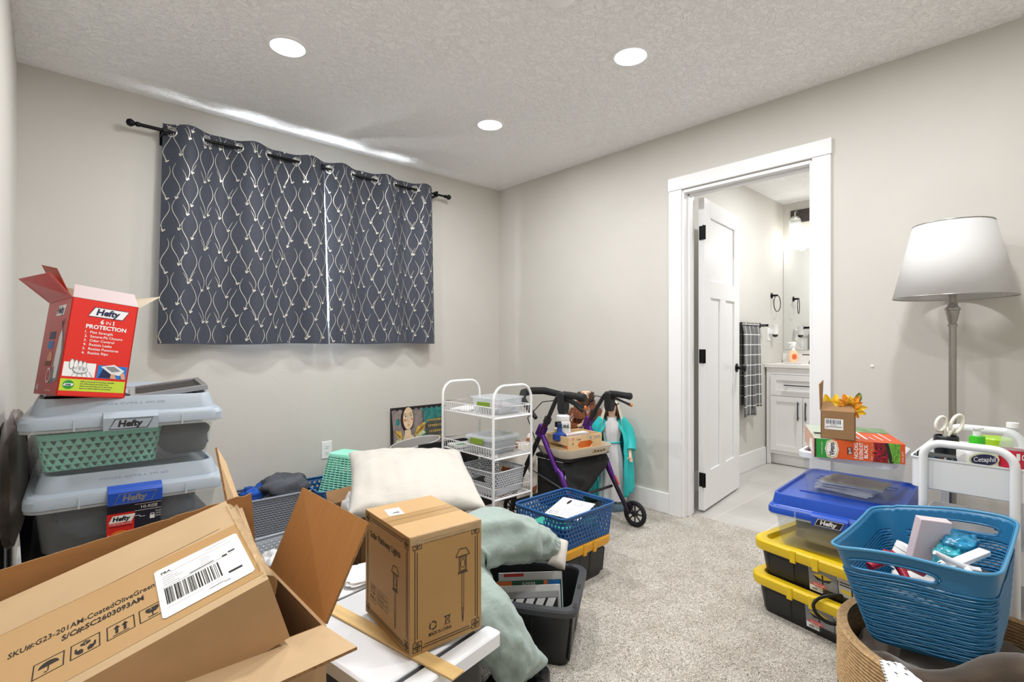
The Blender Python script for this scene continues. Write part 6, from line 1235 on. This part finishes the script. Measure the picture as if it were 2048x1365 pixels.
for k in range(3):
    b = B(); petal(b, (.0-.022*k, .012, .01), (-.2-.3*k+.5, -.1, 1), (0, -1, 0), .05, .03, 0); b.obj('petal', M_PET2, fl, smooth=80, solid=.0008)
b = B(); b.tube([(.022, 0, .005), (.01, .01, -.09)], .0025, 6); b.obj('stem', M_GRN, fl)
b = B(); petal(b, (.045, .012, .03), (.25, .2, 1), (0, -1, 0), .04, .022, 0); b.obj('leaf', mat('olive leaf', '#66702a', .7), fl, smooth=80, solid=.001)
# strap
t = thing('looped_strap', 'black looped strap hanging by the bottom yellow lidded tote', 'strap', (0, 0, 0))
pts = [(1702, 1345, 1.72), (1694, 1252, 1.80), (1692, 1200, 1.83), (1672, 1192, 1.84), (1642, 1196, 1.855), (1627, 1209, 1.86), (1632, 1227, 1.85), (1650, 1243, 1.84), (1668, 1249, 1.83), (1690, 1250, 1.815), (1700, 1349, 1.70)]
cr_ = lambda P, k: [(lambda a, q, c, d_, t_: .5*((2*q)+(c-a)*t_+(2*a-5*q+4*c-d_)*t_*t_+(3*q-a-3*c+d_)*t_**3))(P[max(i-1, 0)], P[i], P[i+1], P[min(i+2, len(P)-1)], j/k) for i in range(len(P)-1) for j in range(k)]+[P[-1]]
b = B(); b.tube(cr_([RAY(*p) for p in pts], 6), .0065, 8, flat=.6); b.obj('webbing', M_BPLA, t, smooth=60)
# ------------------------------------------------------------------ jute basket, fleece and laundry basket
JX, JY, JR, JH = 1.852, .168, .31, .275
t = thing('jute_basket', 'round coiled jute basket on the carpet holding a brown fleece', 'basket', (JX, JY, 0))
def ropes(z0, z1, n, R_, r):
    pf = []
    for k in range(n):
        z = z0+(z1-z0)*(k+.5)/n; hh_ = (z1-z0)/n
        for a in (-.9, -.45, 0, .45, .9): pf.append((R_+r*math.cos(a*1.5), z+hh_*.5*a))
    return pf
M_JUTE = mat('tan jute rope', '#bb9a70', .95, var=.25, vscale=90, bump=.5, bscale=160, bdist=.003); M_JUTE2 = mat('grey green jute rope', '#6a6c60', .95, var=.25, vscale=90, bump=.5, bscale=160, bdist=.003)
pf = ropes(.10, JH, 18, JR-.012, .007); inn = [(r-.022, z) for r, z in pf[::-1]]
b = B(); b.lathe(pf+[(JR-.012, JH+.004)]+inn, 64, caps=False); b.obj('coiled_wall', M_JUTE, t, smooth=70)
pf2 = ropes(.0, .10, 9, JR-.014, .007); b = B(); b.lathe([(.0005, .0)]+pf2+[(JR-.03, .1), (JR-.03, .012), (.0005, .012)], 64, caps=False); b.obj('coiled_base', M_JUTE2, t, smooth=70)
b = B()
def fg(u, v):
    a = 2*PI*u; r = (JR-.042)*min(1, v*1.02); q = Vector((r*math.cos(a)*7, r*math.sin(a)*7, 3))
    z = .215 + .03*noise.noise(q)+.05*max(0, -math.cos(a-.35))*v**2*1.0+.02*math.sin(a*3+1)*v-.10*max(0, v-.93)/.07
    if -PI < a-PI < PI and v > .55: z += .03*noise.noise(q*1.8)
    return Vector((JX+r*math.cos(a), JY+r*math.sin(a), z))
b.grid(fg, 72, 30); b.grid(lambda u, v: Vector((JX+(JR-.05)*v*math.cos(2*PI*u), JY+(JR-.05)*v*math.sin(2*PI*u), .013)), 40, 4); tag(b.obj('fleece_blanket', MATS['brown fleece'], smooth=80), 'brown fleece blanket filling the coiled jute basket', 'blanket')
b = B()
ctrp = [RAY(1795, 1335, 1.30), RAY(1900, 1338, 1.235), RAY(2010, 1325, 1.20), RAY(2060, 1300, 1.22)]
b.tube([p+Vector((0, 0, -.02)) for p in (RAY(1760, 1318, 1.36), RAY(1800, 1335, 1.31), RAY(1860, 1352, 1.265), RAY(1930, 1350, 1.235), RAY(1985, 1325, 1.24), RAY(2050, 1322, 1.20), RAY(2120, 1330, 1.17))], [.02, .034, .036, .036, .05, .045, .03], 20, flat=.8)
for i, v_ in enumerate(b.v): p = Vector(v_); b.v[i] = tuple(p+Vector((0, 0, 1))*(.018*noise.noise(p*14)+.01*noise.noise(p*31)))
tag(b.obj('fleece_fold', MATS['brown fleece'], smooth=80, sub=1), 'thick fold of brown fleece bunched at the front of the jute basket', 'blanket')
b = B(); P0, P1, P2, P3 = RAY(1758, 1322, 1.315), RAY(1800, 1330, 1.275), RAY(1850, 1372, 1.20), RAY(1775, 1378, 1.24)
b.grid(lambda u, v: P0.lerp(P1, u).lerp(P3.lerp(P2, u), v)+Vector((0, 0, .006*noise.noise(Vector((u*4, v*4, 1)))+.004)), 14, 14, 0)
for k in range(9): 
    p = P0.lerp(P3, k/9+.04)+Vector((0, 0, .008)); e = (P1-P0)*.12; b.add([p-e*.2, p+e*.8, p+e*.8+(P3-P0)*.035, p-e*.2+(P3-P0)*.035], [(0, 1, 2, 3)], 1)
for k in range(5):
    u, v = ((.3, .25), (.6, .2), (.4, .6), (.7, .65), (.85, .4))[k]; p = P0.lerp(P1, u).lerp(P3.lerp(P2, u), v)+Vector((0, 0, .0095)); e = (P1-P0)*.2+(P3-P0)*.06; g_ = (P3-P0)*.03; b.add([p-e*.5, p-g_, p+e*.5, p+g_], [(0, 1, 2, 3)], 1)
tag(b.obj('patterned_throw', [M_WHT, M_INK], smooth=80), 'white throw with black pattern and stitched edge over the jute basket rim', 'blanket')
M_LAUN = mat('ocean blue laundry plastic', '#23709f', .32)
LBX, LBY, LBZ = 1.914, .240, .28
t = thing('laundry_basket', 'blue slotted laundry basket of toiletries standing in the jute basket', 'basket', (LBX, LBY, LBZ), rot=Euler((R(-6.5), R(-3.5), R(-2))))
lw_, ld_, lh_ = .455, .355, .262
rf = lambda u: .016*math.exp(-(((u % 1)-.392)/.09)**2)+.016*math.exp(-(((u % 1)-.892)/.09)**2)-.006*math.exp(-(((u % 1)-.142)/.1)**2)-.006*math.exp(-(((u % 1)-.642)/.1)**2)
def lh(u, v):
    uu = u % 1
    for c in (.392, .892):
        if abs(uu-c) < .066 and .80 < v < .905: return 2
    if v > .93 or v < .03: return 1
    for c in (.0, .284, .5, .784, 1.):
        if abs(uu-c) < .018: return 1
    if v > .77: return 1
    return 0
r0 = rrect(lw_-.09, ld_-.09, .045, 0); r1 = rrect(lw_, ld_, .05, lh_-.004)
fnl = lambda u, v: along(r0, u).lerp(along(r1, u)+Vector((0, 0, rf(u)*v)), v)
b = B(); perf(b, fnl, 66, 30, [(.06, .36), (.5, .3), (.94, .36), (.97, .5), (.94, .64), (.5, .7), (.06, .64), (.03, .5)], True, lh); b.obj('wall', M_LAUN, t, solid=.003, merge=True, smooth=40)
b = B(); N_ = 120
for z_ in range(26):
    v = .05+.7*z_/25; b.tube([fnl(i/N_, v)*1.0+(fnl(i/N_, v)-Vector((0, 0, fnl(i/N_, v).z))).normalized()*.002+Vector((0, 0, .0016*math.sin(i*.55+z_*2.))) for i in range(N_)], .0026, 5, closed=True)
b.obj('rib', M_LAUN, t, smooth=60)
b = B(); r2 = rrect(lw_+.012, ld_+.012, .055, 0)
b.loft([[along(r1, i/N_)+Vector((0, 0, rf(i/N_)-.002)) for i in range(N_)], [along(r2, i/N_)+Vector((0, 0, lh_+.002+rf(i/N_))) for i in range(N_)]], 0, False, False); b.tube([along(r2, i/N_)+Vector((0, 0, lh_+.002+rf(i/N_))) for i in range(N_)], .0045, 8, closed=True); b.obj('rim', mat('pale edge blue plastic', '#4a93bd', .3), t, smooth=60)
for c in (.392, .892):
    b = B(); b.tube([fnl(c+.067*math.copysign(abs(math.cos(q))**.5, math.cos(q)), .853+.056*math.copysign(abs(math.sin(q))**.5, math.sin(q))) for q in [2*PI*k/32 for k in range(32)]], .0042, 6, closed=True); b.obj('handle_edge', M_LAUN, t, smooth=60)
B().loft([rrect(lw_-.09, ld_-.09, .045, 0), rrect(lw_-.09, ld_-.09, .045, .004)]).obj('base', M_LAUN, t)
def at(x, y, z): return Matrix.Translation((x, y, z))
tag(heap('towels', '', '', (LBX, LBY, LBZ+.006), (.32, .22, .14), mat('white towel', '#c9c8c6', .95, var=.15, vscale=12), 33, .2), 'white folded towels filling the bottom of the blue laundry basket', 'towels')
def put(b, name, mats, loc, rot, label, cat, **k):
    o = b.obj(name, mats, None, loc, rot, **k); return tag(o, label, cat)
bc_ = RAY(1856, 1085, 1.50)
put(B().box((0, 0, 0), (.028, .085, .15)), 'gift_box', mat('pale pink carton', '#dccdd2', .35), tuple(bc_), Euler((R(6), R(-10), R(40))), 'pale pink flat box standing upright in the blue laundry basket', 'box', bevel=.002)
p = RAY(1795, 1106, 1.56)
t = thing('ointment_jar', 'white and red jar beside the pink box in the laundry basket', 'jar', tuple(p-Vector((0, 0, .05))), rot=Euler((R(20), R(14), 0)))
b = B(); b.lathe([(.0005, 0), (.031, 0), (.033, .006), (.033, .06), (.0005, .062)], 22); b.obj('body', M_WHT, t, smooth=40); b = B(); b.lathe([(.0335, .012), (.0335, .045)], 22, caps=False); b.obj('label', M_RED, t, smooth=60); b = B(); b.lathe([(.0005, .062), (.034, .062), (.034, .078), (.0005, .079)], 22); b.obj('cap', M_WHT, t, smooth=40)
p = RAY(1790, 1128, 1.44)
b = B(); b.tube([p+Vector((-.05, .05, -.01)), p+Vector((0, .02, .014)), p+Vector((.03, -.02, .0)), p+Vector((.045, -.06, -.02))], [.012, .02, .016, .013], 12); b.tube([p+Vector((.02, -.0, .0)), p+Vector((-.01, -.03, -.035))], [.013, .01], 10)
tag(b.obj('hair_brush', mat('crimson plastic', '#a81834', .3), smooth=60), 'crimson plastic handle lying at the front of the laundry basket', 'brush')
p = RAY(1825, 1092, 1.6); b = B(); b.tube([p+Vector((0, 0, .035)), p+Vector((.01, .0, -.06))], .006, 8); tag(b.obj('eyeliner_pencil', mat('dark blue pencil', '#1e2a4a', .3), smooth=60), 'dark pencil standing behind the pink box in the laundry basket', 'pencil')
p = RAY(1900, 1112, 1.45)
tag(heap('tissue_packet', '', '', (p.x, p.y, p.z-.035), (.09, .07, .06), mat('teal foil', '#3aa3b4', .15, var=.5, vscale=25), 41, .4), 'shiny teal packet behind the pink box in the laundry basket', 'packet')
p = Vector((1.96, .20, .53))
tag(heap('wipes_packet', '', '', (p.x, p.y, p.z-.035), (.12, .08, .05), mat('blue foil', '#1f7fa8', .15, var=.5, vscale=25), 43, .3), 'blue foil packet at the window-far corner of the laundry basket'.replace('window-far', 'cart'), 'packet')
p = RAY(1930, 1120, 1.37); put(B().box((0, 0, 0), (.14, .03, .012)), 'white_box', M_WHT, tuple(p), Euler((0, R(-14), R(-32))), 'long thin white box lying slanted in the laundry basket', 'box', bevel=.002)
p = RAY(1915, 1118, 1.42); b = B(); b.box((0, 0, 0), (.12, .028, .01)); q = D(b, (-.06, -.0142, -.004), (1, 0, 0), (0, 0, 1)); q.rect(.01, .001, .11, .007, 1, 1); put(b, 'test_kit', [M_WHT, M_NAVY], tuple(p), Euler((R(20), R(-16), R(-28))), 'white strip with dark lettering beside the slanted white box', 'box')
p = RAY(1930, 1146, 1.36); put(B().box((0, 0, 0), (.1, .07, .03)), 'wallet', mat('dark grey leather', '#3a3838', .6), tuple(p), Euler((0, R(6), R(-30))), 'dark grey flat case in the laundry basket under the white boxes', 'case', bevel=.004)
p = Vector((1.80, .175, .495))
b = B(); b.tube([p+Vector((-.035, .055, .045)), p+Vector((-.01, .022, .02)), p+Vector((.02, -.012, .0)), p+Vector((.03, -.03, .0))], [.006, .011, .014, .012], 12); b.tube([p+Vector((.01, -.002, .005)), p+Vector((-.03, -.03, -.02)), p+Vector((-.04, -.03, -.05))], [.014, .015, .016], 12); b.lathe([(.0005, -.012), (.02, -.012), (.02, .0), (.0005, 0)], 16, c=tuple(p+Vector((-.03, -.03, -.012))))
tag(b.obj('shower_head', M_VINYL, smooth=60), 'white curved plastic handle at the near corner of the laundry basket', 'handle')
# ------------------------------------------------------------------ white rolling cart
M_CART = mat('white painted steel', '#eef0f2', .3)
X0, X1, Y0, Y1 = 2.172, 2.65, .093, .313
t = thing('rolling_cart', 'white three tier metal rolling cart under the floor lamp', 'cart', ((X0+X1)/2, (Y0+Y1)/2, 0)); cx, cy = (X1-X0)/2, (Y1-Y0)/2
for s in (-1, 1):
    b = B(); r_ = .05; zt = .772; pth = [(s*cx, cy, .06), (s*cx, cy, zt-r_)]+[(s*cx, cy-r_+r_*math.cos(q), zt-r_+r_*math.sin(q)) for q in [PI/2*k/7 for k in range(1, 8)]]+[(s*cx, -cy+r_-r_*math.sin(q), zt-r_+r_*math.cos(q)) for q in [PI/2*k/7 for k in range(8)]]+[(s*cx, -cy, .06)]
    b.tube(pth, .0125, 14); b.obj('post_frame', M_CART, t, smooth=60)
for z in (.612, .36, .12):
    b = B(); w0, d0 = 2*cx-.028, 2*cy+.07; hh_ = .102
    b.loft([rrect(w0-.01, d0-.01, .02, z), rrect(w0, d0, .022, z+.004), rrect(w0, d0, .022, z+hh_), rrect(w0+.008, d0+.008, .024, z+hh_), rrect(w0+.008, d0+.008, .024, z+hh_+.004), rrect(w0-.004, d0-.004, .02, z+hh_+.004), rrect(w0-.004, d0-.004, .02, z+.006), rrect(w0-.02, d0-.02, .018, z+.003)]); b.obj('tray', M_CART, t, smooth=35)
for sx in (-1, 1):
    for sy in (-1, 1):
        b = B(); b.lathe([(.0005, -.01), (.024, -.01), (.026, 0), (.024, .01), (.0005, .01)], 18, ax=Matrix.Rotation(PI/2, 3, 'X'), c=(sx*cx, sy*cy, .026)); b.box((sx*cx, sy*cy, .052), (.022, .028, .018)); b.obj('caster', mat('grey caster', '#6a6b6e', .5), t, smooth=40)
TZ_ = .6185
t = thing('lotion_bottle', 'white lotion pump bottle with green collar on the rolling cart', 'bottle', (2.262, .186, TZ_), R(-47))
b = B(); b.loft([rrect(w_, d2, r_, z) for w_, d2, r_, z in ((.105, .05, .02, 0), (.112, .056, .024, .006), (.112, .056, .024, .131), (.09, .05, .022, .14), (.05, .044, .02, .143))]); b.obj('body', M_WHT, t, smooth=40)
b = B(); d = D(b, (-.056, -.0284, 0), (1, 0, 0), (0, 0, 1)); d.disc(.056, .107, .046, .0215, 1, 1, 36); d.disc(.056, .107, .044, .0195, 3, 2, 36); d.disc(.055, .106, .0405, .0185, 0, 3, 36); d.text('Cetaphil', .0555, .1005, .0155, 2, 4, al='c', bold=.012, maxw=.068); b.obj('label', [M_NAVY, M_LIME, M_WHT, M_WHT], t)
b = B(); b.lathe([(.0005, .143), (.0205, .143), (.0205, .178), (.0005, .179)], 24); b.obj('collar', mat('bright green plastic', '#3fc421', .35), t, smooth=40)
b = B(); b.lathe([(.011, .179), (.011, .193), (.009, .194), (.009, .2), (.017, .203), (.017, .208), (.012, .212), (.0005, .213)], 18); b.tube([(0, 0, .206), (-.02, -.004, .205)], .005, 8); b.obj('pump', M_WHT, t, smooth=40)
t = thing('cream_jar', 'lime green lidded jar behind the lotion bottle on the rolling cart', 'jar', (2.44, .155, TZ_))
b = B(); b.lathe([(.0005, 0), (.042, 0), (.044, .006), (.044, .12), (.0005, .122)], 28); b.obj('body', mat('lime jar', '#97c31f', .35), t, smooth=40)
b = B(); n = 72; b.loft([[Vector(((.047+.0008*(j % 2))*math.cos(2*PI*j/n), (.047+.0008*(j % 2))*math.sin(2*PI*j/n), z)) for j in range(n)] for z in (.122, .152)]+[[Vector((.044*math.cos(2*PI*j/n), .044*math.sin(2*PI*j/n), .156)) for j in range(n)]]); b.obj('lid', mat('lime lid', '#a7d42a', .35), t, smooth=40)
t = thing('water_bottle', 'clear plastic water bottle with red label on the rolling cart', 'bottle', (2.30, .104, TZ_))
b = B(); b.lathe([(.0005, 0), (.03, .0), (.033, .008), (.033, .05), (.031, .055), (.033, .06), (.033, .15), (.028, .175), (.014, .20), (.0125, .212), (.0005, .212)], 26); b.obj('body', mat('bottle plastic', '#e9eef0', .06, alpha=.28), t, smooth=50)
b = B(); b.lathe([(.0335, .085), (.0335, .142)], 26, caps=False); b.obj('label', mat('crimson label', '#c9203c', .4), t, smooth=60)
b = B(); d = D(b, (.0245-.0, -.0, .0), (0, 1, 0), (0, 0, 1)); b.v = []; b.f = []; b.m = []
ang = R(215); d = D(b, (.0342*math.cos(ang)+.012*math.sin(ang)*1, .0342*math.sin(ang)-.012*math.cos(ang), .1), (-math.sin(ang), math.cos(ang), 0), (0, 0, 1)); d.rect(0, .012, .01, .034, 0, 1); d.disc(.02, .022, .006, .009, 0, 1); d.disc(.02, .022, .0035, .005, 1, 2); b.obj('label_print', [M_WHT, MATS['crimson label']], t)
b = B(); b.lathe([(.0005, .212), (.0155, .212), (.0155, .228), (.0005, .229)], 22); b.obj('cap', M_WHT, t, smooth=40)
t = thing('cosmetic_bag', 'black bag with striped pattern at the near end of the rolling cart', 'bag', (2.245, .283, TZ_+.0), R(-90))
b = B(); b.loft([rrect(.115, .05, .02, 0), rrect(.12, .055, .022, .02), rrect(.118, .045, .02, .085), rrect(.112, .014, .006, .108)], 0); d = D(b, (-.058, -.0268, .04), (1, 0, 0), (0, .14, 1))
for k in range(9): x = .004+.0125*k; d.poly([(x, 0), (x+.006, 0), (x-.004+.02*(k % 2), .06), (x-.010+.02*(k % 2), .06)], 1+k % 4, 1)
b.obj('body', [mat('black satin', '#15161a', .4), mat('teal stripe', '#3c6f72', .5), mat('silver stripe', '#b9bcc0', .4), mat('maroon stripe', '#5c2a30', .5), mat('navy stripe', '#24304c', .5)], t, smooth=40)
t = thing('pen_cup', 'black lidded cup holding the white scissors on the rolling cart', 'cup', (2.40, .28, TZ_))
b = B(); b.lathe([(.0005, 0), (.032, 0), (.035, .12), (.036, .125), (.036, .146), (.033, .15), (.031, .15), (.030, .01), (.0005, .01)], 24); b.obj('body', mat('dark navy cup', '#1b1d26', .35), t, smooth=40)
t = thing('scissors', 'white handled scissors standing in the black cup on the rolling cart', 'scissors', (2.40, .28, TZ_+.012), R(-47))
M_SCH = mat('ivory scissor handle', '#ebe8dc', .4)
b = B()
b.slab([(-.004, -.001, 0), (.004, -.001, 0), (.009, -.001, .15), (-.002, -.001, .15)], (0, 1, 0), .002); b.slab([(-.006, .0015, .003), (.002, .0015, .003), (.002, .0015, .15), (-.009, .0015, .15)], (0, 1, 0), .002); b.obj('blades', M_GROM, t)
for s, cxx, rx, rz, tl in ((-1, -.018, .017, .026, .18), (1, .036, .02, .033, .28)):
    b = B(); b.tube([(cxx+rx*math.cos(q)+tl*rz*math.sin(q), .0, .18+rz*math.sin(q)) for q in [2*PI*k/24 for k in range(24)]], .0065, 8, closed=True, flat=.8); b.tube([(s*.004, 0, .135), (cxx-rx*.6*s, 0, .165)], [.008, .009], 8, flat=.8); b.obj('handle_loop', M_SCH, t, smooth=60)
# ------------------------------------------------------------------ floor lamp
t = thing('floor_lamp', 'brushed nickel floor lamp with white tapered shade against the wall', 'floor lamp', (2.742, .300, 0))
M_NICK = mat('brushed steel', '#a5a39d', .3, metal=.9)
b = B(); b.lathe([(.0005, 0), (.13, 0), (.132, .008), (.125, .016), (.05, .024), (.02, .04), (.0145, .06), (.0005, .06)], 40); b.obj('base', M_NICK, t, smooth=35)
b = B(); b.lathe([(.0130, .055), (.0130, 1.175)], 20, caps=False); b.obj('pole', M_NICK, t, smooth=60)
b = B(); b.lathe([(.0005, 1.17), (.0165, 1.17), (.0165, 1.178), (.013, 1.182), (.0165, 1.20), (.0225, 1.228), (.0225, 1.236), (.026, 1.239), (.026, 1.246), (.018, 1.252), (.016, 1.262), (.019, 1.266), (.013, 1.27), (.013, 1.34), (.0005, 1.34)], 28); b.obj('neck', M_NICK, t, smooth=35)
def fabric_shade():
    m = bpy.data.materials.new('white linen shade'); m.use_nodes = True; nt = m.node_tree; N = nt.nodes; L = nt.links; bs = N['Principled BSDF']; bs.inputs['Base Color'].default_value = lin('#e6e6e6'); bs.inputs['Roughness'].default_value = .9
    tl = N.new('ShaderNodeBsdfTranslucent'); tl.inputs[0].default_value = lin('#f4f2ee'); mx = N.new('ShaderNodeMixShader'); mx.inputs[0].default_value = .3
    L.new(bs.outputs[0], mx.inputs[1]); L.new(tl.outputs[0], mx.inputs[2]); L.new(mx.outputs[0], N['Material Output'].inputs[0]); return m
b = B(); b.lathe([(.199, 1.29), (.130, 1.592)], 64, caps=False); b.obj('shade', fabric_shade(), t, smooth=60, solid=.002, soff=-1)
b = B()
for r_, z in ((.198, 1.291), (.130, 1.591)): b.tube([(r_*math.cos(q), r_*math.sin(q), z) for q in [2*PI*k/60 for k in range(60)]], .0022, 6, closed=True)
for q in (0, 2*PI/3, 4*PI/3): b.tube([(.013*math.cos(q), .013*math.sin(q), 1.575), (.129*math.cos(q), .129*math.sin(q), 1.588)], .002, 6)
b.obj('shade_ring', M_NICK, t, smooth=60)
b = B(); b.ball((0, 0, 1.40), (.03, .03, .045)); b.lathe([(.0005, 1.33), (.016, 1.33), (.016, 1.37), (.0005, 1.37)], 14); b.obj('bulb', M_VINYL, t, smooth=60)
b = B(); b.tube([(0, 0, 1.33), (.05, 0, 1.40), (.04, 0, 1.54), (0, 0, 1.575)], .0022, 6); b.tube([(0, 0, 1.33), (-.05, 0, 1.40), (-.04, 0, 1.54), (0, 0, 1.575)], .0022, 6); b.obj('harp', M_NICK, t, smooth=60)
b = B(); b.lathe([(.0005, 1.575), (.016, 1.576), (.018, 1.58), (.006, 1.59), (.008, 1.598), (.01, 1.604), (.006, 1.61), (.0005, 1.611)], 16); b.obj('finial', M_NICK, t, smooth=50)
b = B(); b.lathe([(.0005, 0), (.007, 0), (.006, .005), (.0005, .006)], 12, ax=Matrix.Rotation(-PI/2, 3, 'Y')); tag(b.obj('wall_anchor', M_VINYL, None, (XR, .618, .99)), 'small white screw anchor in the wall above the small brown box', 'wall anchor')
